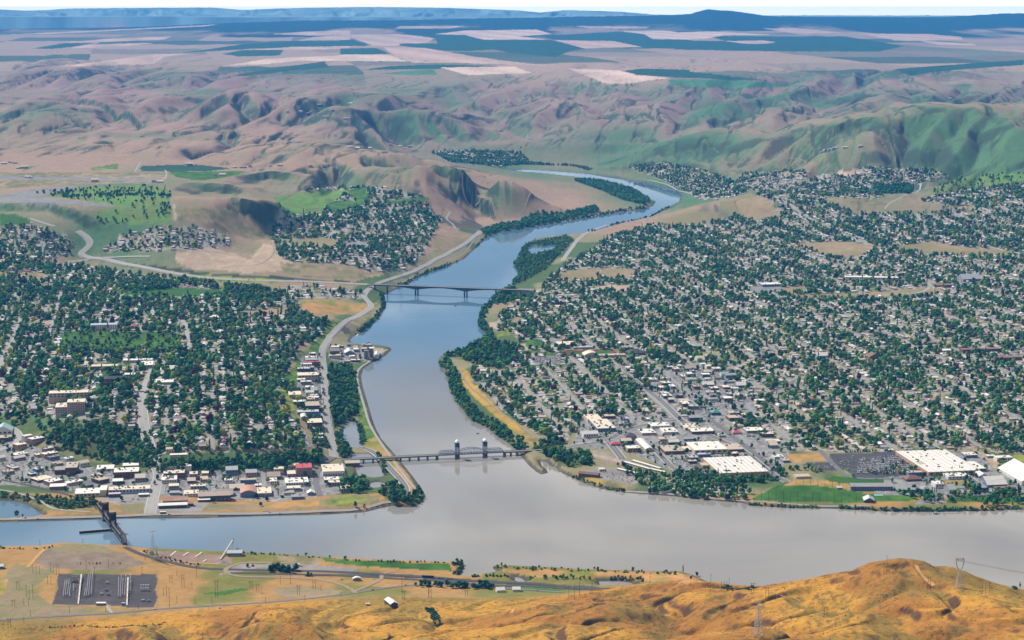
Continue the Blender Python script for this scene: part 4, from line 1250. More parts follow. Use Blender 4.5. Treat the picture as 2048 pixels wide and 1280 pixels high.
SP_A, SP_B = 108.0, 128.0
gv, gf, goff = [], [], 0
for axis in (0, 1):
    sp = SP_A if axis == 0 else SP_B
    for k in range(-34 if axis == 0 else 22, 36 if axis == 0 else 82):
        base = k * sp
        t = np.arange(3600, 10200, 16.0) if axis == 0 else np.arange(-2700, 3300, 16.0)
        wv = 5 * np.sin(t / 700 + k)
        a, b = (base + wv, t) if axis == 0 else (t, base + wv)
        X, Y = grid_inv(a, b)
        ok = (Y > 3500) & (np.abs(X / Y) < 0.29)
        m, px, py = urban_mask(X, np.maximum(Y, 100.0))
        cm = np.zeros(m.shape, bool)
        for nm, poly in COMMERCIAL.items():
            cm |= inpoly(px, py, poly)
        m = (m | cm) & ok & ~excluded(px, py) & (water_sd(X, Y) > 12)
        # leave some blocks without a through street
        gap = _hash(np.floor(t / 520.0), np.full(t.shape, float(k + 100 * axis)), 23) > (0.97 if axis == 0 else 0.72)
        m &= ~gap
        i = 0
        n = len(t)
        while i < n:
            if not m[i]:
                i += 1
                continue
            j = i
            while j < n and m[j]:
                j += 1
            if j - i > 5:
                L = np.stack([X[i:j], Y[i:j]], 1)
                STREETS.append((L, axis))
                v, f = ribbon(L, 11.0 if axis == 0 else 8.5, 0.42)
                gv.append(v)
                gf.append(f + goff)
                goff += len(v)
            i = j
structure(np_mesh("street_grid", np.vstack(gv), np.vstack(gf), [paint("street_asphalt", (0.29, 0.275, 0.265), 0.9, 0.18, 0.02)]))


# raster of what is already taken (roads, buildings), 6 m cells
OCC_X0, OCC_Y0, OCC_S = -3000.0, 2400.0, 6.0
OCC = np.zeros((1500, 1100), bool)


def occ_mark(X, Y, r=0.0):
    i = ((np.asarray(Y) - OCC_Y0) / OCC_S).astype(int)
    j = ((np.asarray(X) - OCC_X0) / OCC_S).astype(int)
    k = int(math.ceil(r / OCC_S))
    for a in range(-k, k + 1):
        for b in range(-k, k + 1):
            ii, jj = i + a, j + b
            ok = (ii >= 0) & (ii < OCC.shape[0]) & (jj >= 0) & (jj < OCC.shape[1])
            OCC[ii[ok], jj[ok]] = True


def occ_get(X, Y):
    i = np.clip(((X - OCC_X0) / OCC_S).astype(int), 0, OCC.shape[1] - 1)
    j = np.clip(((Y - OCC_Y0) / OCC_S).astype(int), 0, OCC.shape[0] - 1)
    return OCC[j, i]


for L, w in ROAD_XY:
    for o_ in np.arange(-w / 2, w / 2 + 1, 4.0):
        d = np.gradient(L, axis=0)
        d /= np.maximum(np.hypot(d[:, 0], d[:, 1]), 1e-6)[:, None]
        for s_ in (0, 0.25, 0.5, 0.75):
            M = L + d * 20 * s_
            occ_mark(M[:, 0] - d[:, 1] * o_, M[:, 1] + d[:, 0] * o_)
for L, ax in STREETS:
    for s_ in (0, 1 / 3, 2 / 3):
        M = L[:-1] + (L[1:] - L[:-1]) * s_
        occ_mark(M[:, 0], M[:, 1], 6.0 if (ax == 0 and M[0, 0] > 120) else 0.0)

# ------------------------------------------------------------------ small mesh kit
class MB:
    """collects boxes, bars and prisms into one mesh"""

    def __init__(self):
        self.v, self.f, self.m = [], [], []

    def add(self, vs, fs, mi=0):
        o = len(self.v)
        self.v += [tuple(v) for v in vs]
        self.f += [tuple(i + o for i in f) for f in fs]
        self.m += [mi] * len(fs)
        return self

    def box(self, x0, y0, z0, x1, y1, z1, mi=0):
        return self.add([(x0, y0, z0), (x1, y0, z0), (x1, y1, z0), (x0, y1, z0), (x0, y0, z1), (x1, y0, z1), (x1, y1, z1), (x0, y1, z1)],
                        [(3, 2, 1, 0), (4, 5, 6, 7), (0, 1, 5, 4), (1, 2, 6, 5), (2, 3, 7, 6), (3, 0, 4, 7)], mi)

    def bar(self, a, b, w, h=None, mi=0):
        a, b = Vector(a), Vector(b)
        d = (b - a)
        if d.length < 1e-6:
            return self
        d.normalize()
        up = Vector((0, 0, 1)) if abs(d.z) < 0.95 else Vector((0, 1, 0))
        s = d.cross(up).normalized() * (w / 2)
        t = s.cross(d).normalized() * ((h or w) / 2)
        vs = [a - s - t, a + s - t, a + s + t, a - s + t, b - s - t, b + s - t, b + s + t, b - s + t]
        return self.add(vs, [(3, 2, 1, 0), (4, 5, 6, 7), (0, 1, 5, 4), (1, 2, 6, 5), (2, 3, 7, 6), (3, 0, 4, 7)], mi)

    def cone(self, c, r0, r1, z0, z1, n=8, mi=0):
        vs, fs = [], []
        for k in range(n):
            a = 2 * math.pi * k / n
            vs.append((c[0] + r0 * math.cos(a), c[1] + r0 * math.sin(a), z0))
        for k in range(n):
            a = 2 * math.pi * k / n
            vs.append((c[0] + r1 * math.cos(a), c[1] + r1 * math.sin(a), z1))
        for k in range(n):
            fs.append((k, (k + 1) % n, n + (k + 1) % n, n + k))
        fs += [tuple(range(n - 1, -1, -1)), tuple(range(n, 2 * n))]
        return self.add(vs, fs, mi)

    def prism(self, pts, y0, y1, mi=0):
        """profile in x-z swept along y"""
        n = len(pts)
        vs = [(p[0], y0, p[1]) for p in pts] + [(p[0], y1, p[1]) for p in pts]
        fs = [tuple(range(n)), tuple(range(2 * n - 1, n - 1, -1))]
        fs += [(i, i + n, (i + 1) % n + n, (i + 1) % n) for i in range(n)]
        return self.add(vs, fs, mi)

    def build(self, name, mats, parent=None):
        if not isinstance(mats, (list, tuple)):
            mats = [mats]
        return mesh_obj(name, self.v, self.f, mats, parent, mat_idx=self.m)


def copy_part(src, parent, loc=None, mat=None):
    c = src.copy()
    COL.objects.link(c)
    c.parent = parent
    if loc is not None:
        c.location = loc
    if mat is not None:
        c.material_slots[0].link = 'OBJECT'
        c.material_slots[0].material = mat
    return c


W_WHITE = paint("white_render", (0.66, 0.63, 0.58), 0.8)
W_CREAM = paint("cream_wall", (0.55, 0.46, 0.33), 0.8)
W_TAN = paint("tan_block_wall", (0.46, 0.30, 0.17), 0.85)
W_BRICK = paint("brown_brick", (0.17, 0.085, 0.075), 0.9)
W_MAUVE = paint("mauve_brick", (0.36, 0.22, 0.24), 0.9)
W_GREY = paint("grey_wall", (0.27, 0.27, 0.29), 0.85)
W_BLUE = paint("blue_grey_wall", (0.16, 0.20, 0.33), 0.8)
W_DARK = paint("dark_wall", (0.085, 0.080, 0.105), 0.85)
W_PINK = paint("pinkish_wall", (0.46, 0.34, 0.33), 0.85)
R_WHITE = paint("white_membrane_roof", (0.74, 0.70, 0.63), 0.7, 0.13, 0.09)
R_CREAM = paint("cream_roof", (0.70, 0.60, 0.46), 0.7, 0.08, 0.05)
R_TAN = paint("tan_gravel_roof", (0.48, 0.40, 0.31), 0.9, 0.14, 0.06)
R_GREY = paint("grey_roof", (0.30, 0.295, 0.30), 0.8, 0.14, 0.06)
R_DARK = paint("dark_shingle_roof", (0.10, 0.09, 0.105), 0.9, 0.16, 0.1)
R_RUST = paint("rusty_iron_roof", (0.50, 0.27, 0.18), 0.8, 0.35, 0.16)
R_RED = paint("red_roof", (0.50, 0.085, 0.075), 0.7, 0.12, 0.1)
R_TEAL = paint("teal_metal_roof", (0.07, 0.30, 0.26), 0.5, 0.12, 0.1)
R_PURP = paint("maroon_metal_roof", (0.15, 0.085, 0.10), 0.6, 0.16, 0.08)
R_STEEL = paint("galvanised_roof", (0.55, 0.56, 0.57), 0.45, 0.08, 0.08, 0.3)
R_BROWN = paint("brown_roof", (0.22, 0.13, 0.10), 0.85, 0.15, 0.1)
GLASS = paint("window_glass", (0.03, 0.045, 0.07), 0.12, 0.1, 0.5, 0.0, 0.6)
STEELW = paint("pale_steel", (0.46, 0.46, 0.45), 0.45, 0.1, 0.2, 0.4)
UNIT = paint("roof_unit_grey", (0.16, 0.16, 0.17), 0.6, 0.2, 0.3)
SKYL = paint("skylight_dome", (0.36, 0.35, 0.34), 0.35, 0.1, 0.3)
_small = {}


def small_mesh(key, builder, mat):
    if key not in _small:
        o = builder().build(key, mat)
        me = o.data
        bpy.data.objects.remove(o)
        _small[key] = me
    return _small[key]


def put(name, me, parent, loc, rz=0.0, sc=None):
    o = bpy.data.objects.new(name, me)
    COL.objects.link(o)
    o.parent = parent
    o.location = loc
    o.rotation_euler = (0, 0, rz)
    if sc:
        o.scale = sc
    return o


def footprint_mark(root, w, d):
    c, s = math.cos(root.rotation_euler.z), math.sin(root.rotation_euler.z)
    gx, gy = np.meshgrid(np.arange(-3, w + 4, 4.0), np.arange(-3, d + 4, 4.0))
    occ_mark((root.location.x + gx * c - gy * s).ravel(), (root.location.y + gx * s + gy * c).ravel())


def base_at(p0, rz, w, d, X=None):
    c, s = math.cos(rz), math.sin(rz)
    xs = np.array([0, w, w, 0])
    ys = np.array([0, 0, d, d])
    g = ground_z(p0[0] + xs * c - ys * s, p0[1] + xs * s + ys * c)
    return float(np.max(g[:2])), float(np.min(g))


def place(name, label, cat, w, d, h, loc, rz, wall, roofm, roof='flat', group=None, win=0, floors=1, units=0, sky=0, ridge='x', doors=0, low=0.0):
    """a building with its parts; x runs along the side that faces us"""
    zf, zmin = base_at(loc, rz, w, d)
    root = empty(name, (loc[0], loc[1], zf), rz, label, cat, group)
    z0 = min(-1.5, zmin - zf - 1.0)
    mw = MB()
    mr = MB()
    e = 0.5
    if roof == 'flat':
        mw.box(0, 0, z0, w, d, h)
        mr.box(-0.25, -0.25, h, w + 0.25, d + 0.25, h + 0.35)
    elif roof == 'gable':
        rise = (d if ridge == 'x' else w) * 0.26
        if ridge == 'x':
            mw.add([(0, 0, z0), (w, 0, z0), (w, d, z0), (0, d, z0), (0, 0, h), (w, 0, h), (w, d, h), (0, d, h), (0, d / 2, h + rise), (w, d / 2, h + rise)],
                   [(3, 2, 1, 0), (0, 1, 5, 4), (2, 3, 7, 6), (1, 2, 6, 9, 5), (3, 0, 4, 8, 7)])
            for y_, s in ((-e, 1), (d + e, -1)):
                zz = h - e * rise / (d / 2)
                mr.add([(-e, y_, zz + .1), (w + e, y_, zz + .1), (w + e, d / 2, h + rise + .1), (-e, d / 2, h + rise + .1),
                        (-e, y_, zz + .45), (w + e, y_, zz + .45), (w + e, d / 2, h + rise + .45), (-e, d / 2, h + rise + .45)],
                       [(3, 2, 1, 0), (4, 5, 6, 7), (0, 1, 5, 4), (1, 2, 6, 5), (2, 3, 7, 6), (3, 0, 4, 7)])
        else:
            mw.add([(0, 0, z0), (w, 0, z0), (w, d, z0), (0, d, z0), (0, 0, h), (w, 0, h), (w, d, h), (0, d, h), (w / 2, 0, h + rise), (w / 2, d, h + rise)],
                   [(3, 2, 1, 0), (1, 2, 6, 5), (3, 0, 4, 7), (0, 1, 5, 8, 4), (2, 3, 7, 9, 6)])
            for x_ in (-e, w + e):
                zz = h - e * rise / (w / 2)
                mr.add([(x_, -e, zz + .1), (x_, d + e, zz + .1), (w / 2, d + e, h + rise + .1), (w / 2, -e, h + rise + .1),
                        (x_, -e, zz + .45), (x_, d + e, zz + .45), (w / 2, d + e, h + rise + .45), (w / 2, -e, h + rise + .45)],
                       [(3, 2, 1, 0), (4, 5, 6, 7), (0, 1, 5, 4), (1, 2, 6, 5), (2, 3, 7, 6), (3, 0, 4, 7)])
    elif roof == 'barrel':
        mw.box(0, 0, z0, w, d, h)
        n = 9
        arc = [(w * k / n, h + 0.02 + w * 0.17 * math.sin(math.pi * k / n)) for k in range(n + 1)]
        mr.prism([(-.3, h)] + [(x, z + .3) for x, z in arc] + [(w + .3, h)], -0.3, d + .3)
        mw.prism([(0, h)] + [(x, z) for x, z in arc[1:-1]] + [(w, h)], -0.33, -0.31)
    elif roof == 'hip':
        mw.box(0, 0, z0, w, d, h)
        q = min(w, d) / 2
        r = q * 0.5
        mr.add([(-e, -e, h), (w + e, -e, h), (w + e, d + e, h), (-e, d + e, h), (q, q, h + r), (w - q + .01, q, h + r), (w - q + .01, d - q + .01, h + r), (q, d - q + .01, h + r)],
               [(3, 2, 1, 0), (0, 1, 5, 4), (1, 2, 6, 5), (2, 3, 7, 6), (3, 0, 4, 7), (4, 5, 6, 7)])
    elif roof == 'shed':
        mw.add([(0, 0, z0), (w, 0, z0), (w, d, z0), (0, d, z0), (0, 0, h), (w, 0, h), (w, d, h + d * .18), (0, d, h + d * .18)],
               [(3, 2, 1, 0), (0, 1, 5, 4), (1, 2, 6, 5), (2, 3, 7, 6), (3, 0, 4, 7)])
        mr.add([(-e, -e, h + .05), (w + e, -e, h + .05), (w + e, d + e, h + .05 + d * .2), (-e, d + e, h + .05 + d * .2), (-e, -e, h + .4), (w + e, -e, h + .4), (w + e, d + e, h + .4 + d * .2), (-e, d + e, h + .4 + d * .2)],
               [(3, 2, 1, 0), (4, 5, 6, 7), (0, 1, 5, 4), (1, 2, 6, 5), (2, 3, 7, 6), (3, 0, 4, 7)])
    mw.build("wall", wall, root)
    mr.build("roof", roofm, root)
    if win:
        fh = (h - 1.0) / floors
        wm_ = small_mesh("window", lambda: MB().box(-0.5, -0.08, -0.5, 0.5, 0.06, 0.5), GLASS)
        pitch = (w - 2) / win
        for fl in range(floors):
            for k in range(win):
                put("window", wm_, root, (1 + pitch * (k + 0.5), 0, 1.0 + fh * (fl + 0.5)), 0, (pitch * 0.58, 1, fh * 0.5))
        nl = max(1, int(d / max(pitch, 1)))
        if floors > 2:
            for fl in range(floors):
                for k in range(nl):
                    put("window", wm_, root, (0, d * (k + 0.5) / nl, 1.0 + fh * (fl + 0.5)), math.pi / 2, (d / nl * 0.55, 1, fh * 0.5))
    for k in range(doors):
        dm = small_mesh("loading_door", lambda: MB().box(-0.5, -0.08, 0, 0.5, 0.05, 1), W_BLUE)
        put("loading_door", dm, root, (w * (k + 0.5) / doors, 0, 0), 0, (w / doors * 0.6, 1, min(4.2, h * .6)))
    if units:
        um = small_mesh("roof_unit", lambda: MB().box(-0.5, -0.5, 0, 0.5, 0.5, 1).box(-0.3, -0.3, 1, 0.3, 0.3, 1.2), UNIT)
        for k in range(units):
            put("roof_unit", um, root, (w * random.uniform(.08, .92), d * random.uniform(.08, .92), h + .34), random.choice((0, 0.3)), (random.uniform(2, 4.5), random.uniform(2, 3.5), random.uniform(1.2, 2)))
    if sky:
        sm = small_mesh("skylight", lambda: MB().add([(-.5, -.5, 0), (.5, -.5, 0), (.5, .5, 0), (-.5, .5, 0), (-.35, -.35, 1), (.35, -.35, 1), (.35, .35, 1), (-.35, .35, 1)],
                        [(4, 5, 6, 7), (0, 1, 5, 4), (1, 2, 6, 5), (2, 3, 7, 6), (3, 0, 4, 7)]), SKYL)
        nx = max(2, int(math.sqrt(sky * w / d)))
        ny = max(2, int(sky / nx))
        for i in range(nx):
            for j in range(ny):
                put("skylight", sm, root, (w * (i + .5) / nx, d * (j + .5) / ny, h + .34), 0, (2.6, 3.4, .5))
    footprint_mark(root, w, d)
    return root


def bld(name, label, cat, p0, p1, d, h, wall, roofm, roof='flat', **k):
    g = G([p0[0], p1[0]], [p0[1], p1[1]])
    v = g[1] - g[0]
    # the traced corner rows are good to about a pixel, so buildings on the street grid keep its angle
    rz = k.pop('rz', None)
    if rz is None:
        rz = GRID_A
    w = max(6.0, abs(v[0]) / math.cos(rz)) if abs(rz) < 1.2 else float(np.hypot(v[0], v[1]))
    return place(name, label, cat, w, d, h, (g[0][0], g[0][1]), rz, wall, roofm, roof, **k)
# ------------------------------------------------------------------ bridges
B_BLUE = paint("blue_bridge_steel", (0.035, 0.085, 0.20), 0.5, 0.12, 0.2)
B_BLACK = paint("black_bridge_steel", (0.030, 0.024, 0.028), 0.6, 0.2, 0.2)
B_PALE = paint("highlit_pale_steel", (0.30, 0.25, 0.21), 0.7, 0.2, 0.2)  # pale steel; along the truss chords it is a painted-on highlight
B_CONC = paint("bridge_concrete", (0.20, 0.195, 0.19), 0.85, 0.15, 0.1)
B_PIER = paint("pier_concrete", (0.11, 0.115, 0.125), 0.9, 0.2, 0.1)
B_CAP = paint("white_cap", (0.78, 0.77, 0.74), 0.5, 0.05, 0.1)


def axis_root(name, a, b, label, cat):
    d = Vector((b[0] - a[0], b[1] - a[1], 0))
    r = empty(name, (a[0], a[1], 0), math.atan2(d.y, d.x), label, cat)
    return r, d.length


def s_of_px(a, b, px):
    """distance along the axis a-b (at water level) where it crosses a photograph column"""
    lo, hi = -0.6, 1.6
    for _ in range(50):
        m = (lo + hi) / 2
        x, y = a[0] + (b[0] - a[0]) * m, a[1] + (b[1] - a[1]) * m
        if 1024 + FPX * x / (y * _cp + CAM_H * _sp) < px:
            lo = m
        else:
            hi = m
    return lo * math.hypot(b[0] - a[0], b[1] - a[1])


# blue lift bridge between the two towns
A_, B_ = at_z(690, 926.5, 0.0), at_z(1052, 908.5, 0.0)
lift, LEN = axis_root("lift_bridge", A_, B_, "blue steel road bridge with two lift towers across the wide river mouth", "bridge")
DZ = 9.5
MB().box(-8, -7, DZ - 1.4, LEN + 12, 7, DZ).build("deck", B_CONC, lift)
for y_ in (-6.9, 6.6):
    m = MB()
    m.box(-8, y_, DZ, LEN + 12, y_ + .3, DZ + .35)
    m.box(-8, y_, DZ + .9, LEN + 12, y_ + .3, DZ + 1.15)
    for k in range(int(LEN / 6)):
        m.box(k * 6, y_, DZ, k * 6 + .3, y_ + .3, DZ + 1.1)
    m.build("railing", B_PIER, lift)
for y_ in (-5.5, 0, 5.0):
    MB().box(0, y_, DZ - 3.0, s_of_px(A_, B_, 874), y_ + .6, DZ - 1.4).build("girder", B_PIER, lift)
    MB().box(s_of_px(A_, B_, 1009), y_, DZ - 3.0, LEN, y_ + .6, DZ - 1.4).build("girder", B_PIER, lift)
for px_ in (709, 727, 746, 763, 801, 819, 837, 855, 874, 1009, 1021.6, 1034):
    s = s_of_px(A_, B_, px_)
    big = px_ in (874, 1009)
    q = 2.6 if big else 1.5
    MB().box(s - q, -6.0, -4, s + q, 6.0, DZ - 3.0).box(s - q - .4, -6.8, DZ - 3.0, s + q + .4, 6.8, DZ - 1.4).build("pier", B_PIER, lift)
T1, T2 = s_of_px(A_, B_, 914.5), s_of_px(A_, B_, 970)
S0, S3 = s_of_px(A_, B_, 877), s_of_px(A_, B_, 1007)


def truss_side(m, s0, s1, y, n, hfun, w=0.75, zb=DZ):
    L = s1 - s0
    top = [(s0 + L * k / n, hfun(k / n)) for k in range(n + 1)]
    m.bar((s0, y, zb), (s1, y, zb), w, w)
    for k in range(n + 1):
        x, h = top[k]
        if h > 0.5:
            m.bar((x, y, zb), (x, y, zb + h), w * .6)
        if k < n:
            x2, h2 = top[k + 1]
            m.bar((x, y, zb + h), (x2, y, zb + h2), w, w)
            if h > .5 and h2 > .5:
                if k < n / 2:
                    m.bar((x, y, zb + h), (x2, y, zb), w * .6)
                else:
                    m.bar((x, y, zb), (x2, y, zb + h2), w * .6)


for s0, s1, hf in ((S0, T1 - 4, lambda t: 8.5 * min(1, t * 7, (1 - t) * 30)), (T1 + 4, T2 - 4, lambda t: 8.0 + 5.2 * math.sin(math.pi * t)), (T2 + 4, S3, lambda t: 8.5 * min(1, t * 30, (1 - t) * 7))):
    m = MB()
    for y_ in (-7.4, 7.4):
        truss_side(m, s0, s1, y_, 8, hf)
    for k in range(1, 8):
        h = hf(k / 8)
        x = s0 + (s1 - s0) * k / 8
        m.bar((x, -7.4, DZ + h), (x, 7.4, DZ + h), .5)
        if k < 7:
            x2, h2 = s0 + (s1 - s0) * (k + 1) / 8, hf((k + 1) / 8)
            m.bar((x, -7.4, DZ + h), (x2, 7.4, DZ + h2), .35)
    m.build("truss_span", B_BLUE, lift)
for s in (T1, T2):
    MB().box(s - 4.5, -9, -4, s + 4.5, 9, 6.5).build("tower_pier", B_PIER, lift)
    t = MB()
    for x_ in (-3.6, 3.6):
        for y_ in (-7.6, 7.6):
            t.bar((s + x_, y_, 6.5), (s + x_, y_, 38), 1.5)
    for z_ in range(10, 38, 7):
        for x_ in (-3.6, 3.6):
            if z_ > 17:
                t.bar((s + x_, -7.6, z_), (s + x_, 7.6, min(z_ + 7, 38)), .6)
            t.bar((s + x_, -7.6, z_ + 7), (s + x_, 7.6, z_ + 7), .6) if z_ > 12 else None
        for y_ in (-7.6, 7.6):
            t.bar((s - 3.6, y_, z_), (s + 3.6, y_, z_ + 6), .6)
            t.bar((s + 3.6, y_, z_), (s - 3.6, y_, z_ + 6), .6)
    tw = t.build("lift_tower", B_BLUE, lift)
    MB().box(s - 3.0, -6.8, 27, s + 3.0, -4.5, 36.5).build("counterweight", B_BLUE, tw)
    MB().box(s - 3.0, 4.5, 27, s + 3.0, 6.8, 36.5).build("counterweight", B_BLUE, tw)
    m = MB().box(s - 4.6, -8.6, 38, s + 4.6, 8.6, 39.5)
    m.prism([(s - 3.2, 39.5), (s + 3.2, 39.5), (s + 2.4, 42.2), (s, 43.2), (s - 2.4, 42.2)], -6.5, 6.5)
    m.build("machinery_house", B_CAP, tw)

# concrete girder bridge further up the river
A_, B_ = at_z(770, 586.8, 0.0), at_z(1036, 597.0, 0.0)
gird, LEN = axis_root("girder_bridge", A_, B_, "long concrete road bridge with haunched girders farther up the river", "bridge")
M_G = paint("girder_concrete", (0.075, 0.085, 0.115), 0.85, 0.12, 0.02)
zd = 33.0
s1, s2, s3 = s_of_px(A_, B_, 833.5), s_of_px(A_, B_, 931.5), s_of_px(A_, B_, 992)
sm1 = s_of_px(A_, B_, 775)
m = MB()
N = 60
xs = np.linspace(-60, LEN + 40, N)


def gdep(x):
    d = 4.2
    for c, r in ((s1, 95), (s2, 95)):
        t = abs(x - c) / r
        if t < 1:
            d = max(d, 4.2 + 9.5 * (1 - t) ** 1.7)
    return d


for y_ in (-6, 2):
    vs, fs = [], []
    for x in xs:
        d = gdep(x)
        vs += [(x, y_, zd - d), (x, y_ + 4, zd - d), (x, y_ + 4, zd - .6), (x, y_, zd - .6)]
    for k in range(N - 1):
        o = 4 * k
        fs += [(o, o + 4, o + 5, o + 1), (o + 1, o + 5, o + 6, o + 2), (o + 3, o + 7, o + 4, o), (o + 2, o + 6, o + 7, o + 3)]
    mm = MB()
    mm.add(vs, fs)
    mm.build("box_girder", M_G, gird)
MB().box(-70, -9.5, zd - .6, LEN + 60, 9.5, zd).build("deck", M_CONC, gird)
for y_ in (-9.5, 9.2):
    MB().box(-70, y_, zd, LEN + 60, y_ + .3, zd + 1.1).build("railing", M_G, gird)
for c, off in ((sm1, (0,)), (s1, (-4.8, 4.8)), (s2, (-4.8, 4.8)), (s3, (0,)), (-40, (0,))):
    for o_ in off:
        MB().box(c + o_ - 1.3, -5.5, -6, c + o_ + 1.3, 5.5, zd - gdep(c) + .2).build("pier", M_G, gird)
MB().box(LEN - 8, -10, -6, LEN + 60, 10, zd - 4.0).build("abutment", paint("abutment_concrete", (0.3, 0.28, 0.25)), gird)

# black railway lift bridge over the side river
A_, B_ = at_z(249.0, 1091.5, 0.0), at_z(200.0, 1024.5, 0.0)
rail, LEN = axis_root("railway_bridge", A_, B_, "black railway bridge with two tall lift towers over the left river", "bridge")
zr = 8.5
MB().box(-6, -4.0, zr - 1.2, LEN + 70, 4.0, zr).build("deck", B_BLACK, rail)
for y_ in (-.75, .75):
    MB().box(-6, y_ - .08, zr, LEN + 70, y_ + .08, zr + .2).build("rail", B_PALE, rail)
n1_ = LEN * 0.44
n2_ = LEN * 0.745
for a, b, nn in ((0, n1_ - 5, 8), (n1_ + 5, n2_ - 5, 6), (n2_ + 5, LEN + 20, 6)):
    sp = MB()
    tp = MB()
    for y_ in (-5.0, 5.0):
        hf = lambda t: 11.0 * min(1, t * nn, (1 - t) * nn)
        truss_side(sp, a, b, y_, nn, hf, 1.0, zr)
        tp.bar((a + (b - a) / nn, y_, zr + 11.6), (b - (b - a) / nn, y_, zr + 11.6), 1.1, .5)  # pale strips along the chords, highlight put into the colour
        tp.bar((a, y_, zr + .7), (b, y_, zr + .7), .9, .4)
    for k in range(1, nn):
        x = a + (b - a) * k / nn
        sp.bar((x, -5, zr + 11), (x, 5, zr + 11), .7)
        if k < nn - 1:
            sp.bar((x, -5, zr + 11), (x + (b - a) / nn, 5, zr + 11), .5)
    so = sp.build("truss_span", B_BLACK, rail)
    tp.build("top_chord", B_PALE, so)
for s in (n1_, n2_):
    MB().box(s - 5.5, -8, -4, s + 5.5, 8, 5).build("tower_pier", B_PIER, rail)
    t = MB()
    for x_ in (-4, 4):
        for y_ in (-5.4, 5.4):
            t.bar((s + x_, y_, 5), (s + x_, y_, 39), 1.6)
    for z_ in range(5, 39, 5):
        for x_ in (-4, 4):
            if z_ >= 20:
                t.bar((s + x_, -5.4, z_), (s + x_, 5.4, z_ + 4), .7)
                t.bar((s + x_, 5.4, z_), (s + x_, -5.4, z_ + 4), .7)
        for y_ in (-5.4, 5.4):
            t.bar((s - 4, y_, z_), (s + 4, y_, z_ + 4), .7)
            t.bar((s - 4, y_, z_ + 4), (s + 4, y_, z_), .7)
    tw = t.build("lift_tower", B_BLACK, rail)
    MB().box(s - 3.4, -4.6, 23, s + 3.4, 4.6, 35).build("counterweight", B_BLACK, tw)
    MB().box(s - 5, -6.6, 39, s + 5, 6.6, 40.6).build("tower_cap", B_PALE, tw)
for s in (LEN + 18, LEN + 45, -4):
    MB().box(s - 2, -4.5, -4, s + 2, 4.5, zr - 1.2).build("pier", B_PIER, rail)
MB().box(LEN + 36, -9.5, 0, LEN + 44, -5.5, 15).build("control_cabin", B_PALE, rail)

a, b = at_z(225.5, 1061.0, 0.0), at_z(158.5, 1066.5, 0.0)
gw, L = axis_root("guide_wall", a, b, "long dark timber guide wall sticking out from the railway bridge pier", "guide wall")
MB().box(0, -2, -3, L, 2, 4.2).build("timber_face", paint("dark_timber", (0.035, 0.03, 0.035), 0.9, 0.25, 0.3), gw)
MB().box(0, -1.9, 4.2, L, 1.9, 4.55).build("walkway", paint("walkway_planks", (0.30, 0.28, 0.26), 0.8, 0.2, 0.3), gw)

# ------------------------------------------------------------------ buildings one can name, right-hand town
bld("store", "largest white-roofed store with tan walls beside the crowded car park", "store", (1857, 952), (1957, 946), 205, 9, W_TAN, R_WHITE, win=9, units=16, sky=150)
bld("store_annex", "low tan-walled annex along the right side of the largest white-roofed store", "store", (1957, 943), (1972, 942), 70, 6.5, W_BRICK, R_WHITE, win=3, units=3)
bld("store_entrance", "brown block entrance on the car park side of the largest white-roofed store", "entrance", (1840, 936), (1852, 936), 30, 8.5, W_BRICK, R_TAN, win=2)
bld("store", "white-roofed store covered in skylights just above the caravan park", "store", (1440, 956), (1536, 950), 150, 10, W_TAN, R_WHITE, units=9, sky=150, win=0)
bld("store_entrance", "small tan entrance block at the left end of the store above the caravan park", "entrance", (1405, 937), (1419, 937), 26, 7, W_TAN, R_TAN, win=2)
bld("store", "cream-walled store with a plain white roof between two tan-roofed shops", "store", (1389, 909), (1455, 906), 85, 10, W_CREAM, R_WHITE, units=4, win=6)
bld("shop", "tan-roofed shop right of the cream-walled store", "shop", (1457, 905), (1488, 903), 60, 7, W_BRICK, R_TAN, units=4, win=6)
bld("shop", "tan-roofed shop left of the cream-walled store", "shop", (1330, 909), (1368, 908), 60, 7.5, W_BRICK, R_TAN, units=3, win=6)
bld("shop", "low white link left of the cream-walled store", "shop", (1369, 904), (1387, 903), 36, 5, W_CREAM, R_CREAM, win=2)
bld("store", "cream-roofed store with blue-grey front at the fork of the bridge road", "store", (1195, 864), (1231, 861), 105, 9, W_BLUE, R_CREAM, units=14, win=7)
bld("store", "cream-roofed back hall behind the store at the fork of the bridge road", "store", (1176, 845), (1204, 843), 60, 8, W_CREAM, R_CREAM, units=5)
bld("shop", "flat white-walled shop with dark roof vents in front of the largest store", "shop", (1896, 959), (1938, 956), 55, 6.5, W_WHITE, R_WHITE, units=9, win=6)
bld("shed", "small white gabled shed left of the long white warehouse", "shed", (1958, 957), (1977, 956), 42, 5, W_GREY, R_STEEL, 'gable', ridge='y', win=3)
bld("shed", "upper of two long blue-walled sheds with white roofs", "shed", (1970, 965), (2008, 963), 24, 5, W_BLUE, R_WHITE, 'gable', win=8)
bld("shed", "lower of two long blue-walled sheds with white roofs", "shed", (1975, 975), (2014, 973), 26, 5.5, W_BLUE, R_WHITE, 'gable', win=8)
bld("shed", "brown flat shed below the two blue-walled sheds", "shed", (1992, 981), (2030, 979), 16, 5, W_DARK, R_BROWN, win=6)
bld("warehouse", "long white warehouse with a low gable at the right edge of the riverside", "warehouse", (2043, 971), (2105, 966), 128, 9, W_WHITE, R_WHITE, 'gable', ridge='y', units=8)
bld("lodge", "long two-storey riverside lodge with a grey roof in steps", "lodge", (1702, 981), (1789, 984), 18, 8, W_BLUE, R_GREY, 'shed', rz=GRID_A - 0.16, win=16, floors=2)
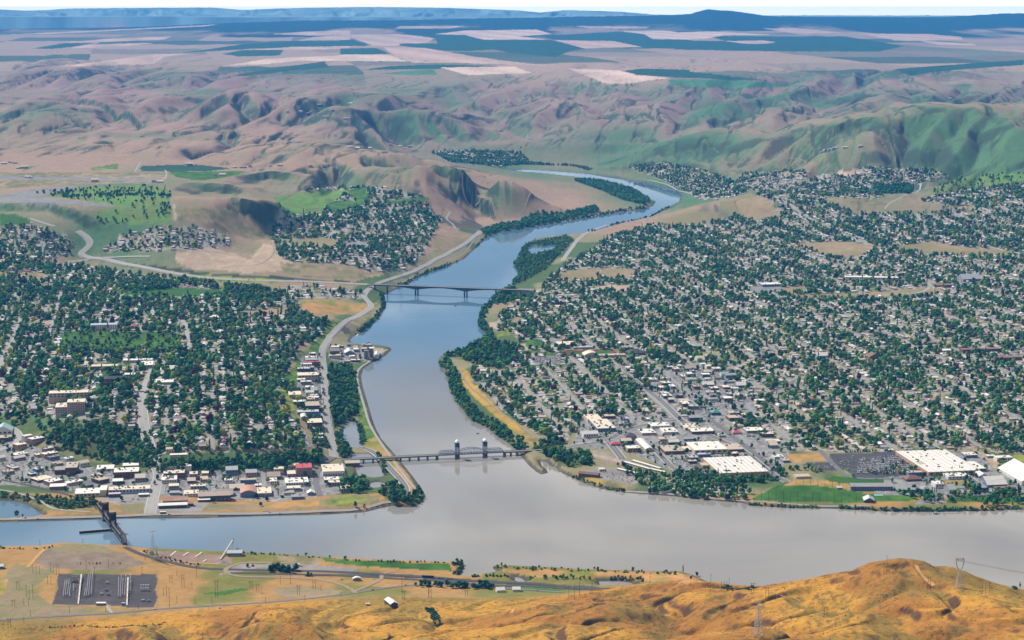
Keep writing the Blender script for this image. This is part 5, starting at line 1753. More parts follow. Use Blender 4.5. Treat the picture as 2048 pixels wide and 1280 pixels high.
bld("lodge_wing", "low right-hand wing of the riverside lodge", "lodge", (1793, 984), (1842, 985), 22, 4.5, W_DARK, R_GREY, 'shed', rz=GRID_A - 0.14, win=8)
bld("hall", "hip-roofed dining hall at the right end of the riverside lodge", "hall", (1843, 985), (1864, 985), 30, 5, W_DARK, R_GREY, 'hip', rz=GRID_A - 0.1, win=4)
bld("pavilion", "grey-roofed pavilion on the lawn at the water's edge", "pavilion", (1728, 1005), (1748, 1003), 30, 4, W_DARK, R_STEEL, 'gable', ridge='y', rz=GRID_A - 0.25, win=3)
bld("restaurant", "low restaurant with a brown roof among cars above the lodge", "restaurant", (1813, 963), (1844, 962), 28, 4.5, W_BRICK, R_BROWN, 'hip', win=5)
bld("cottage", "small cottage with a pale teal roof beside the orange dirt lot", "cottage", (1912, 980), (1930, 980), 14, 3.5, W_WHITE, paint("pale_teal_roof", (0.30, 0.42, 0.42), 0.6), 'gable', win=3)
bld("shed", "dark blue open shed right of the orange dirt lot", "shed", (1951, 980), (1969, 979), 10, 4, W_DARK, R_GREY, 'shed', win=4)
bld("clubhouse", "low beige clubhouse behind round trees above the driving range", "clubhouse", (1593, 958), (1622, 956), 24, 4.5, W_CREAM, R_TAN, win=6)
bld("shed", "little white hut beside the tee line of the driving range", "shed", (1674, 979), (1685, 979), 10, 3.5, W_GREY, R_WHITE, 'gable', win=2)
bld("long_shed", "long maroon shed on the gold strip beside the gravel yard", "shed", (1157, 955.5), (1197, 961), 14, 6, W_PURP if 'W_PURP' in globals() else W_BRICK, R_PURP, 'gable', rz=-0.42, win=6)
bld("shed", "small cream hut at the top left of the gravel yard", "shed", (1199, 943), (1210, 944), 14, 5, W_CREAM, R_CREAM, win=2)
for i_, (pa, pb) in enumerate((((1246, 926), (1297, 941)), ((1262, 923), (1318, 940)), ((1297, 940), (1328, 947)), ((1233, 940), (1273, 950)))):
    g = G([pa[0], pb[0]], [pa[1], pb[1]])
    bld("storage_row", ("left row of white self-storage units", "right row of white self-storage units", "short lower row of white self-storage units", "white open-fronted row along the gravel yard")[i_] + " near the river",
        "storage row", pa, pb, 8, 3.4, W_CREAM, R_WHITE, rz=math.atan2(g[1][1] - g[0][1], g[1][0] - g[0][0]), win=14)
bld("long_hall", "narrow white hall with a round-topped gable in the car dealer's yard", "hall", (1291, 903), (1306, 900), 105, 6, W_CREAM, R_WHITE, 'barrel', win=2)
bld("diner", "red-roofed diner beside the car dealer's yard", "diner", (1222, 892), (1241, 891), 16, 4.5, W_PINK, R_RED, 'hip', win=4)
bld("office", "brick office with a dark hip roof opposite the bridge road fork", "office", (1252, 879), (1273, 878), 28, 8, W_MAUVE, R_DARK, 'hip', win=5, floors=2)
bld("shop", "broad white shop on the far side of the bridge road", "shop", (1303, 857), (1340, 855), 40, 6, W_WHITE, R_WHITE, units=5, win=6)
bld("shop", "white shop with a pink-tinged front below the bridge road", "shop", (1284, 871), (1312, 869), 45, 6, W_PINK, R_WHITE, units=4, win=5)
bld("shop", "bright white shop beside a maroon tree below the bridge road", "shop", (1328, 869), (1356, 866), 48, 6, W_WHITE, R_WHITE, units=4, win=5)
bld("shop", "cream shop with many roof units, upper of two by the parkway", "shop", (1370, 861), (1398, 858), 46, 7, W_CREAM, R_CREAM, units=9, win=6)
bld("shop", "white-roofed shop with a dark front, lower of two by the parkway", "shop", (1384, 869), (1429, 866), 40, 7, W_BRICK, R_WHITE, units=7, win=9)
bld("shop", "long tan shop facing the shared car park", "shop", (1320, 883), (1355, 881), 24, 5.5, W_TAN, R_TAN, units=3, win=8)
bld("bank", "bank with a bright teal roof at a street corner", "bank", (1424, 831), (1441, 829), 26, 7, W_DARK, R_TEAL, 'hip', win=4)
bld("restaurant", "restaurant with a pink-red roof by the parkway", "restaurant", (1466, 869), (1483, 868), 16, 4.5, W_PINK, paint("pink_red_roof", (0.62, 0.10, 0.16), 0.6), 'hip', win=3)
bld("shop", "grey-walled shop with a pale roof right of the pink-red restaurant", "shop", (1494, 867), (1529, 865), 38, 6.5, W_GREY, R_WHITE, units=4, win=7)
bld("restaurant", "white restaurant left of the dry orange field", "restaurant", (1549, 918), (1567, 916), 22, 5, W_WHITE, R_WHITE, units=5, win=4)
bld("gymnasium", "school gymnasium with a pale curved roof beside the running track", "gymnasium", (1169, 715), (1198, 713), 40, 7, W_CREAM, R_CREAM, 'barrel', win=4)
bld("school", "long cream school wing right of the curved-roof gymnasium", "school", (1199, 715), (1252, 713), 26, 6, W_CREAM, R_TAN, win=12, units=5)
bld("school", "tall brown school block at the right end of the running track", "school", (1246, 703), (1267, 701), 32, 12, W_BRICK, R_GREY, win=5, floors=3)
bld("school", "low school block with dark roofs right of the running track", "school", (1257, 711), (1290, 709), 40, 7, W_BRICK, R_DARK, 'hip', win=8)
bld("school", "cream school with a tall hall above the running track", "school", (1118, 695), (1154, 693), 60, 8, W_CREAM, R_CREAM, win=8, units=4)
bld("grandstand", "low white grandstand along the far side of the running track", "grandstand", (1148, 698.5), (1186, 698), 10, 5, W_GREY, R_STEEL, 'shed')
bld("industrial_hall", "very long white industrial hall in the upper right town", "hall", (1690, 560), (1800, 562), 34, 7, W_WHITE, R_WHITE, win=18, rz=GRID_A - 0.3)
bld("industrial_hall", "pale grey industrial hall behind the parkway bend", "hall", (1926, 564), (1963, 562), 60, 8, W_GREY, R_STEEL, 'gable', win=6)
bld("industrial_hall", "dark hall with a brown roof right of the parkway bend", "hall", (1876, 576), (1910, 574), 40, 8, W_DARK, R_BROWN, win=7)
bld("office", "long dark brick office block low on the right edge of the town", "office", (1925, 707), (2003, 705), 26, 10, W_BRICK, R_BROWN, win=16, floors=2)
bld("office", "red-brown office block at the right edge below the long brick block", "office", (1998, 722), (2044, 720), 26, 9, W_BRICK, R_BROWN, win=10, floors=2)
bld("shop", "white flat-roofed shop left of the long dark brick block", "shop", (1873, 705), (1905, 703), 26, 5, W_WHITE, R_WHITE, win=7)
bld("church", "pale hall beside an empty car park in the middle of the right town", "hall", (1634, 716), (1655, 714), 30, 6, W_WHITE, R_WHITE, 'gable', win=4)
bld("church", "brown church with a steep gable among dark trees in the right town", "church", (1738, 720), (1763, 718), 34, 8, W_BRICK, R_BROWN, 'gable', ridge='y', win=4)
bld("store", "white store with a blue front by a grey car park high in the right town", "store", (1525, 574), (1563, 572), 48, 8, W_BLUE, R_WHITE, win=8, units=4)
bld("canopy_hall", "white-edged hall beside the car park at the parkway bend", "hall", (1834, 604), (1871, 601), 40, 6, W_WHITE, R_GREY, win=7)

# ------------------------------------------------------------------ left-hand town
bld("hotel", "tall mauve brick hotel with a pink-red roof below the wooded bluff", "hotel", (593, 954), (625, 952), 42, 21, W_MAUVE, R_RED, win=9, floors=6, units=3)
bld("hotel_wing", "low mauve wing on the left of the tall brick hotel", "hotel", (575, 955), (592, 954), 34, 8, W_MAUVE, R_CREAM, win=5, floors=2)
bld("warehouse", "cream-roofed warehouse with blue loading doors by the bridge ramp", "warehouse", (646, 952), (690, 949), 70, 10, W_WHITE, R_CREAM, doors=9, units=4)
bld("shop", "white-roofed shop with a dark wall below the cream-roofed warehouse", "shop", (649, 966), (679, 964), 26, 7, W_DARK, R_WHITE, units=5, win=5)
bld("shop", "broad white shop with stepped roofs right of the avenue of old brick shops", "shop", (571, 973), (618, 970), 46, 8, W_WHITE, R_WHITE, units=8, win=9)
bld("shed", "small white shed on the bright green lawn by the levee", "shed", (615, 991), (630, 990), 20, 5, W_GREY, R_WHITE, 'gable', ridge='y', win=2)
bld("warehouse", "arched warehouse with a rust-streaked round roof near the levee", "warehouse", (481, 995), (514, 993), 52, 9, W_BLUE, R_RUST, 'barrel', doors=3)
bld("warehouse", "grey-fronted warehouse right of the arched rusty warehouse", "warehouse", (515, 994), (544, 992), 52, 8, W_GREY, R_CREAM, units=3, doors=4)
bld("warehouse", "long dark-walled warehouse with a faded pinkish roof along the rail yard", "warehouse", (397, 1002), (463, 1000), 24, 10, W_DARK, paint("faded_pink_roof", (0.60, 0.47, 0.40), 0.8, 0.2, 0.2), 'gable', doors=8)
bld("porch_shed", "low white lean-to at the left end of the long dark-walled warehouse", "shed", (396, 1004), (421, 1003), 9, 4, W_DARK, R_WHITE, 'shed')
rust = bld("warehouse", "rust-roofed warehouse with faded white lettering on its roof", "warehouse", (326, 1011), (376, 1010), 26, 9, W_DARK, R_RUST, 'gable', win=6)
bld("shed", "long shed with a bright white roof in front of the lettered warehouse", "shed", (317, 1017.5), (374, 1016.5), 13, 6, W_DARK, R_WHITE, 'shed', win=8)
bld("shed", "rusty-roofed hut at the right end of the lettered warehouse", "shed", (376, 1012.5), (387, 1012), 12, 5.5, W_DARK, R_RUST, 'gable')
bld("trailer", "white site trailer beside the foot of the avenue", "trailer", (320, 1028), (331, 1028), 5, 3.4, W_DARK, R_WHITE, win=3)
bld("warehouse", "low white warehouse left of a tall white block by the rail line", "warehouse", (150, 995), (200, 993), 46, 8, W_CREAM, R_WHITE, units=4, win=6)
bld("tower_block", "tall plain white block at the end of the low warehouse by the rail line", "warehouse", (200, 993), (214, 992), 40, 14, W_CREAM, R_WHITE)
bld("depot", "white-roofed depot with a mauve front above the curving railway", "depot", (99, 980), (134, 978), 28, 7, W_MAUVE, R_WHITE, win=8)
bld("market_hall", "long hall with a pale blue front left of the avenue", "hall", (217, 989), (299, 986), 30, 9, paint("pale_blue_wall", (0.42, 0.47, 0.60), 0.8), R_CREAM, units=12, win=12)
bld("sign_shed", "shed with a deep blue painted front left of the avenue foot", "shed", (217, 995), (241, 994), 14, 7, paint("deep_blue_wall", (0.05, 0.09, 0.26), 0.7), paint("streaked_red_white_roof", (0.58, 0.42, 0.38), 0.7, 0.3, 0.3), 'flat', win=6, floors=1)
bld("shed", "low white shed right of the blue-fronted shed", "shed", (277, 994), (298, 993), 12, 5, W_GREY, R_WHITE, win=4)
bld("shop", "flat shop with dark roof units right of the avenue", "shop", (323, 967), (355, 966), 50, 8, W_WHITE, R_WHITE, units=22, win=6)
bld("shop", "old brick shop with a pale roof right of the avenue", "shop", (327, 954), (371, 952), 32, 8, W_BRICK, R_CREAM, units=6, win=9)
bld("shop", "row of white shops at the foot of the wooded bluff", "shop", (330, 939), (385, 938), 24, 6, W_WHITE, R_WHITE, units=7, win=10)
bld("office", "four-storey brown brick office in the old downtown", "office", (131, 951), (156, 949), 56, 18, W_BRICK, R_TAN, win=6, floors=4, units=3)
bld("shop", "grey-roofed shop left of the four-storey brick office", "shop", (109, 949), (130, 948), 36, 10, W_BRICK, R_GREY, win=5, floors=2)
bld("shop", "wide low white shop below the bluff trees", "shop", (193, 943), (228, 941), 40, 5, W_WHITE, R_WHITE, win=7, units=3)
bld("shop", "large brick block with a white roof left of the avenue", "shop", (228, 960), (274, 958), 42, 11, W_BRICK, R_WHITE, win=9, floors=2, units=8)
bld("shop", "small brick shop with a white roof below the large brick block", "shop", (225, 970), (246, 968), 26, 7, W_BRICK, R_WHITE, win=4)
bld("hall", "hall with a pale teal roof at the left edge under the bluff", "hall", (-14, 876), (21, 874), 46, 9, W_WHITE, paint("light_teal_roof", (0.36, 0.52, 0.50), 0.5), 'gable', ridge='y', win=4)
bld("shop", "brick shop below the pale teal-roofed hall", "shop", (-8, 886), (20, 884), 30, 8, W_BRICK, R_TAN, win=6)
bld("hospital", "tall beige hospital block with rows of windows on the left hill", "hospital", (135, 832), (167, 830), 40, 27, W_PINK, R_CREAM, win=8, floors=6, units=5)
bld("hospital_wing", "front hospital wing left of the tall beige block", "hospital", (111, 835), (135, 834), 52, 17, W_PINK, R_CREAM, win=6, floors=3, units=6)
bld("hospital_wing", "rear hospital wing behind the tall beige block", "hospital", (98, 808), (166, 805), 34, 12, W_PINK, R_CREAM, win=10, floors=2, units=10)
bld("clinic", "low clinic with a grey roof left of the hospital", "clinic", (61, 829), (79, 828), 32, 8, W_PINK, R_GREY, win=5)
bld("school", "white-roofed sports hall of the hilltop college", "school", (282, 738), (307, 736), 62, 10, W_CREAM, R_WHITE, units=3, win=4)
bld("school", "long white-roofed classroom row behind the college sports hall", "school", (246, 727), (305, 724), 24, 7, W_CREAM, R_WHITE, units=6, win=10)
bld("library", "college library of stepped round white roofs", "library", (321, 744), (361, 742), 34, 6, W_GREY, R_WHITE, 'hip', win=8)
bld("school", "brick college block with a white roof and red front", "school", (249, 759), (271, 757), 24, 12, W_BRICK, R_WHITE, win=5, floors=2, units=3)
bld("school", "old brick college building with a dark slate roof", "school", (209, 769), (257, 767), 22, 11, W_BRICK, R_DARK, 'hip', win=10, floors=2)
bld("school", "low white-roofed college block beside the street trees", "school", (305, 771), (347, 769), 44, 7, W_CREAM, R_WHITE, units=9, win=8)
bld("grandstand", "white grandstand roof beside the green ball field on the hill", "grandstand", (183, 741), (232, 740), 14, 9, W_BRICK, R_CREAM, 'shed', win=0)
bld("apartments", "white apartment block with arched blue windows above the cemetery", "apartments", (181, 661), (235, 659), 34, 17, W_WHITE, paint("lilac_grey_roof", (0.42, 0.43, 0.52), 0.7), win=12, floors=4)
bld("shop", "shop with a bright red awning beside the arched apartment block", "shop", (262, 657), (275, 656), 24, 8, W_WHITE, R_RED, 'hip', win=3)
bld("church", "grey gabled church among trees on the left hill", "church", (405, 761), (419, 759), 46, 10, W_GREY, R_GREY, 'gable', ridge='y', win=3)
bld("hall", "white hall with a curved roof below the green terrace", "hall", (420, 641), (441, 639), 32, 7, W_WHITE, R_WHITE, 'barrel', win=4)
bld("apartments", "two-storey apartment row on the lawn at the bluff edge", "apartments", (340, 917), (376, 916), 15, 8, W_CREAM, R_WHITE, win=9, floors=2)
bld("apartments", "square apartment block on the lawn behind the two-storey row", "apartments", (332, 909), (347, 908), 22, 8, W_CREAM, R_TAN, win=3, floors=2)
for i_, (pa, pb, dp, hh, wl, rf, st, lb) in enumerate((
        ((596, 756), (643, 754), 44, 7, W_PINK, R_CREAM, 'flat', "widest cream-roofed shop with roof vents on the strip below the bluff"),
        ((611, 719), (636, 718), 24, 6, W_GREY, R_WHITE, 'flat', "uppermost white shop on the strip below the bluff"),
        ((610, 728), (643, 726), 16, 5, W_BRICK, R_RED, 'flat', "narrow shop with a red front near the top of the bluff strip"),
        ((611, 778), (632, 776), 22, 5, W_GREY, R_WHITE, 'flat', "small white shed above the mid-strip car park"),
        ((622, 785), (638, 783), 24, 6, W_GREY, R_STEEL, 'gable', "grey gabled shop in the mid-strip car park"),
        ((578, 795), (613, 793), 46, 7, W_CREAM, R_CREAM, 'flat', "cream-roofed block nearest the bluff at mid-strip"),
        ((587, 808), (618, 806), 20, 6, W_DARK, R_WHITE, 'flat', "dark-fronted shop below the mid-strip car park"),
        ((610, 817), (644, 815), 30, 7, W_BRICK, R_CREAM, 'gable', "brown-fronted gabled hall on the lower strip"),
        ((595, 829), (645, 827), 24, 6, W_BLUE, R_STEEL, 'flat', "long pale blue hall on the lower strip"),
        ((602, 839), (617, 838), 36, 6, W_WHITE, R_WHITE, 'barrel', "round-roofed white hut on the lower strip"),
        ((624, 837), (650, 835), 18, 6, W_BLUE, R_STEEL, 'gable', "blue-grey gabled shed right of the round-roofed hut"),
        ((615, 852), (650, 850), 48, 8, W_BRICK, R_CREAM, 'flat', "large cream-roofed store low on the strip"),
        ((627, 873), (650, 872), 14, 5, W_DARK, R_WHITE, 'flat', "upper of two narrow white roofs at the foot of the strip"),
        ((630, 880), (650, 879), 14, 5, W_DARK, R_WHITE, 'flat', "lower of two narrow white roofs at the foot of the strip"))):
    bld("shop", lb, "shop", pa, pb, dp, hh, wl, rf, st, win=6, units=4 if st == 'flat' else 0)
bld("shop", "white-roofed workshop left of the grain towers", "workshop", (690, 710), (711, 708), 44, 6, W_BLUE, R_STEEL, 'gable', ridge='y', win=4)
# grain elevator: two blocks of joined silos and a shed
g = Gp(728, 718.5)
M_SILO = paint("silo_concrete", (0.22, 0.225, 0.245), 0.85, 0.12, 0.05)
el = empty("grain_elevator", g, GRID_A - 0.1, "grey concrete grain elevator of two silo blocks on the point", "grain elevator")
m = MB()
for i in range(2):
    for j in range(3):
        m.cone((3.7 + i * 7.2, 4 + j * 7.2), 3.75, 3.75, -2, 25, 14)
m.build("silo_block", M_SILO, el)
m = MB()
for i in range(2):
    for j in range(3):
        m.cone((19 + i * 6.5, 24 + j * 7), 3.6, 3.6, -2, 27, 14)
m.build("silo_block", M_SILO, el)
MB().box(15, 22, 27, 30, 44, 30).build("gallery", R_WHITE, el)
MB().box(0, 2, 25, 15, 20, 26).build("gallery", M_SILO, el)
MB().box(9, 18, 25, 16, 26, 33).build("headhouse", paint("green_grey_metal", (0.13, 0.20, 0.19)), el)
MB().box(32, 18, -2, 46, 90, 7).prism([(32, 7), (46, 7), (39, 10)], 18, 90).build("flat_store", R_STEEL, el)
footprint_mark(el, 48, 92)

# lettering painted on the rusty roof (faded, partly unreadable in the photograph)
cu = bpy.data.curves.new("roof_lettering", 'FONT')
cu.body = "SODORU"
cu.size = 8.2
cu.extrude = 0.03
cu.align_x = 'LEFT'
tx = bpy.data.objects.new("roof_lettering", cu)
COL.objects.link(tx)
bpy.context.view_layer.update()
dg = bpy.context.evaluated_depsgraph_get()
tme = bpy.data.meshes.new_from_object(tx.evaluated_get(dg))
bpy.data.objects.remove(tx)
tob = bpy.data.objects.new("roof_lettering", tme)
COL.objects.link(tob)
tme.materials.clear()
tme.materials.append(paint("white_roof_paint", (0.72, 0.68, 0.64), 0.8, 0.2, 0.4))
tob.parent = rust
tob.location = (24, 2.2, 9 + 0.52 * 2.2 + 0.62)
tob.rotation_euler = (math.atan(0.52), 0, 0)

# ------------------------------------------------------------------ near bank buildings
bld("barn", "white-roofed open barn alone on the golden hillside", "barn", (781, 1213.5), (797, 1212.5), 30, 4.2, W_DARK, R_WHITE, 'gable', ridge='y', rz=0.42)
bld("hut", "small white hut left of the lone barn", "hut", (732, 1211), (739, 1211), 5, 2.4, W_DARK, R_WHITE, 'gable')
bld("farmhouse", "white farmhouse left of two beside the dark riverside trees", "house", (994, 1185), (1010, 1184), 15, 3.6, W_WHITE, R_WHITE, 'gable', rz=0.2, win=4)
bld("farmhouse", "white farmhouse right of two beside the dark riverside trees", "house", (1025, 1184), (1041, 1183), 13, 4.2, W_WHITE, R_WHITE, 'gable', rz=0.05, win=4)
bld("conveyor_shed", "grey round-roofed shed beside the tall conveyor on the near bank", "shed", (454, 1112.5), (484, 1113), 15, 6, W_GREY, R_STEEL, 'gable', rz=0.05, win=5)
bld("wagon_shed", "rusty brown shed in the near bank yard", "shed", (544, 1132), (560, 1132), 8, 4, W_BRICK, R_BROWN, 'gable', rz=0.02)
bld("yard_hut", "white hut beside two dark trucks in the near bank yard", "hut", (592, 1133), (599, 1133), 6, 3.5, W_GREY, R_WHITE, 'gable')
bld("pump_house", "white tank building in the gravel yard by the highway bend", "hut", (706, 1162), (722, 1162), 8, 4, W_GREY, R_WHITE, 'barrel', win=4)
bld("shed", "white-roofed farm shed at the left edge of the near bank", "shed", (-12, 1139), (6, 1139), 12, 5, W_BLUE, R_WHITE, 'gable', win=3)
bld("control_house", "white control house at the substation gate", "control house", (192, 1211), (211, 1210.5), 7, 4, W_GREY, R_WHITE, win=4, rz=0.0)
bld("control_house", "small pale blue hut inside the substation", "hut", (243, 1210), (250, 1210), 4, 3, W_BLUE, paint("pale_blue_roof", (0.35, 0.45, 0.6)), rz=0.0)
MARKS = [("lift bridge", 940, 905), ("girder bridge", 900, 575), ("grain towers", 735, 705), ("tall mauve hotel", 608, 940), ("hospital", 150, 820), ("cemetery", 240, 682), ("running track", 1180, 705), ("largest store", 1890, 925),
         ("teal-roofed bank", 1432, 828), ("driving range", 1620, 988), ("levee ponds", 735, 930), ("foot of the avenue", 303, 1020), ("college library", 340, 740), ("lone barn", 787, 1208), ("substation", 210, 1180), ("conveyor", 455, 1100), ("riverside camp", 1420, 975),
         ("gravel yard", 1245, 950), ("dealer hall", 1290, 890), ("bridge road fork", 1260, 855), ("brick office", 143, 935), ("arched warehouse", 497, 980), ("bluff strip car park", 625, 790), ("railway lift bridge", 225, 1050), ("farmhouses", 1020, 1180),
         ("riverside lodge", 1760, 980), ("cream-walled store", 1430, 895), ("bluff apartments", 355, 910), ("brown offices", 1960, 705), ("grey gabled church", 412, 750), ("brown gabled church", 1750, 705), ("pale church hall", 1645, 705), ("pink-red restaurant", 1475, 865),
         ("dry orange field", 1610, 915), ("gymnasium", 1185, 708), ("left pond", 30, 1020), ("teal hall", 5, 860), ("large brick block", 250, 950), ("cream warehouse", 668, 935), ("river islet", 1085, 500), ("upper bend of the river", 1330, 380), ("highest pylon", 1918, 1150), ("front pylon", 1516, 1240)]


def locate(px, py):
    """where a thing stands, told by the nearest thing one can name"""
    best = min(MARKS, key=lambda m: math.hypot((m[1] - px), (m[2] - py) * 1.6))
    dx, dy = px - best[1], (py - best[2]) * 1.6
    d = math.hypot(dx, dy)
    far = "just " if d < 28 else ("" if d < 75 else "far ")
    if d < 9:
        return f"at the {best[0]}"
    if abs(dx) > 2.2 * abs(dy):
        return f"{far}{'right' if dx > 0 else 'left'} of the {best[0]}"
    if abs(dy) > 2.2 * abs(dx):
        return f"{far}{'below' if dy > 0 else 'above'} the {best[0]}"
    return f"{far}{'lower' if dy > 0 else 'upper'}-{'right' if dx > 0 else 'left'} of the {best[0]}"


# ------------------------------------------------------------------ more shops in the business quarters
def nudge_free(x, y, w, d, rz):
    c, s = math.cos(rz), math.sin(rz)
    gx, gy = np.meshgrid(np.arange(-2, w + 3, 5.0), np.arange(-2, d + 3, 5.0))
    return not occ_get((x + gx * c - gy * s).ravel(), (y + gx * s + gy * c).ravel()).any()


shop_rng = random.Random(5)
QUART = {'old downtown': (150, 'in the old downtown by the rail line'), 'strip below the bluff': (26, 'on the strip below the bluff'), 'grain terminal': (26, 'near the grain towers'),
         'right main street': (90, 'along the right-hand main street'), 'right shops': (60, 'among the car parks of the right-hand shops'), 'right stores': (14, 'near the largest white-roofed store')}
for nm, (cnt, where) in QUART.items():
    poly = COMMERCIAL[nm]
    xs = [p[0] for p in poly]
    ys = [p[1] for p in poly]
    made = 0
    for _ in range(cnt * 14):
        if made >= cnt:
            break
        px_, py_ = shop_rng.uniform(min(xs), max(xs)), shop_rng.uniform(min(ys), max(ys))
        if not inpoly(np.array([px_]), np.array([py_]), poly)[0] or px_ < -40 or px_ > 2080:
            continue
        if py_ > 880 and any(inpoly(np.array([px_]), np.array([py_]), pl)[0] for cl, pl in FIELDS if cl in (ASPH, LAWN, LAWND, ORANGE)):
            continue
        w, d = shop_rng.uniform(14, 40), shop_rng.uniform(14, 34)
        p = Gp(px_, py_)
        rz = GRID_A
        if nm == 'old downtown' and px_ < 215:
            rz = GRID_A + 0.62
        if not nudge_free(p.x, p.y, w, d, rz):
            continue
        rn, rm = shop_rng.choice((("white", R_WHITE), ("white", R_WHITE), ("cream", R_CREAM), ("cream", R_CREAM), ("tan", R_TAN), ("grey", R_GREY), ("galvanised", R_STEEL), ("white", R_WHITE)))
        wm_ = shop_rng.choice((W_BRICK, W_DARK, W_GREY, W_WHITE, W_CREAM, W_MAUVE, W_TAN, W_BLUE))
        st = shop_rng.choice(('flat', 'flat', 'flat', 'flat', 'gable'))
        sz = 'small' if w * d < 450 else ('broad' if w > d * 1.3 else 'mid-sized')
        wn_ = {W_BRICK: 'brick', W_DARK: 'dark', W_GREY: 'grey', W_WHITE: 'white', W_CREAM: 'cream', W_MAUVE: 'mauve', W_TAN: 'tan', W_BLUE: 'blue-grey'}[wm_]
        wh = locate(px_, py_)
        place("shop", f"{sz} {rn}-roofed {'gabled ' if st == 'gable' else ''}shop with {wn_} walls {wh}", "shop", w, d, shop_rng.uniform(4.5, 9.5), (p.x, p.y), rz, wm_, rm, st,
              group=f"shops {where}", win=int(w / 7) + 1, units=shop_rng.randint(0, 4) if st == 'flat' else 0)
        made += 1

# ------------------------------------------------------------------ houses
ROOFC = [("pale grey", (0.46, 0.44, 0.43)), ("white", (0.68, 0.65, 0.61)), ("tan", (0.47, 0.38, 0.30)), ("mid grey", (0.28, 0.27, 0.28)), ("dark", (0.11, 0.10, 0.12)), ("brown", (0.25, 0.155, 0.12)), ("blush", (0.52, 0.40, 0.36)), ("red", (0.42, 0.09, 0.08))]
ROOFW = [0.28, 0.15, 0.20, 0.16, 0.07, 0.07, 0.075, 0.015]
WALLC = [(0.50, 0.47, 0.43), (0.36, 0.33, 0.31), (0.26, 0.26, 0.31), (0.42, 0.35, 0.27), (0.19, 0.16, 0.17)]
ROOFM = [paint("roof_shingle_" + n.replace(' ', '_'), c, 0.85, 0.12, 0.12) for n, c in ROOFC]
WALLM = [paint("house_wall_%s" % n, c, 0.85, 0.1, 0.15) for n, c in zip(("cream", "grey", "slate", "tan", "umber"), WALLC)]


def house_geo(kind):
    """(wall verts, wall faces, roof verts, roof faces); origin at the middle of the floor"""
    W, R = MB(), MB()

    def gab(x0, y0, x1, y1, h, ridge):
        e = 0.5
        if ridge == 'x':
            ym, rise = (y0 + y1) / 2, (y1 - y0) * .23
            W.add([(x0, y0, -2), (x1, y0, -2), (x1, y1, -2), (x0, y1, -2), (x0, y0, h), (x1, y0, h), (x1, y1, h), (x0, y1, h), (x0, ym, h + rise), (x1, ym, h + rise)],
                  [(0, 1, 5, 4), (2, 3, 7, 6), (1, 2, 6, 9, 5), (3, 0, 4, 8, 7)])
            R.add([(x0 - e, y0 - e, h - .15), (x1 + e, y0 - e, h - .15), (x1 + e, ym, h + rise + .15), (x0 - e, ym, h + rise + .15), (x1 + e, y1 + e, h - .15), (x0 - e, y1 + e, h - .15)],
                  [(0, 1, 2, 3), (3, 2, 4, 5)])
        else:
            xm, rise = (x0 + x1) / 2, (x1 - x0) * .23
            W.add([(x0, y0, -2), (x1, y0, -2), (x1, y1, -2), (x0, y1, -2), (x0, y0, h), (x1, y0, h), (x1, y1, h), (x0, y1, h), (xm, y0, h + rise), (xm, y1, h + rise)],
                  [(0, 1, 5, 8, 4), (2, 3, 7, 9, 6), (1, 2, 6, 5), (3, 0, 4, 7)])
            R.add([(x0 - e, y0 - e, h - .15), (x0 - e, y1 + e, h - .15), (xm, y1 + e, h + rise + .15), (xm, y0 - e, h + rise + .15), (x1 + e, y1 + e, h - .15), (x1 + e, y0 - e, h - .15)],
                  [(3, 2, 1, 0), (5, 4, 2, 3)])

    if kind == 0:
        gab(-8, -5, 8, 5, 3.2, 'x')
    elif kind == 1:
        gab(-8, -4.5, 5, 4.5, 3.2, 'x')
        gab(1.5, -8.5, 8, 0.5, 3.0, 'y')
    elif kind == 2:
        gab(-5, -7.5, 5, 7.5, 5.4, 'y')
    elif kind == 3:
        gab(-9, -3.2, 9, 3.2, 3.0, 'x')
    return W, R


HGEO = [house_geo(k) for k in range(4)]
HPROTO = []
for W, R in HGEO:
    a = W.build("wall", WALLM[0])
    b = R.build("roof", ROOFM[0])
    HPROTO.append((a.data, b.data))
    bpy.data.objects.remove(a)
    bpy.data.objects.remove(b)

hr = np.random.default_rng(3)
cand = []
a_lines = np.arange(-34, 36) * SP_A
for k, a0 in enumerate(a_lines):
    for side in (-1, 1):
        for row in (25, 44):
            b = np.arange(3500, 10300, 15.5 if row == 25 else 34.0)
            b = b + hr.uniform(-3, 3, b.shape)
            a = a0 + side * (row + hr.uniform(-2.5, 2.5, b.shape)) + 5 * np.sin(b / 700 + (k - 34))
            cand.append(np.stack([a, b, np.full(b.shape, row)], 1))
cand = np.vstack(cand)
# loose hamlets beyond the grid
ex = []
for nm in ('river hamlet', 'river bench', 'hill homes', 'right hill homes', 'gulch homes'):
    poly = URBAN[nm][1]
    xs = [p[0] for p in poly]
    ys = [p[1] for p in poly]
    n_ = int((max(xs) - min(xs)) * (max(ys) - min(ys)) * 0.05)
    q = np.stack([hr.uniform(min(xs), max(xs), n_), hr.uniform(min(ys), max(ys), n_)], 1)
    q = q[inpoly(q[:, 0], q[:, 1], poly)]
    g = G(q[:, 0], q[:, 1])
    aa, bb = grid_coords(g[:, 0], g[:, 1])
    ex.append(np.stack([aa, bb, np.full(aa.shape, 25.0)], 1))
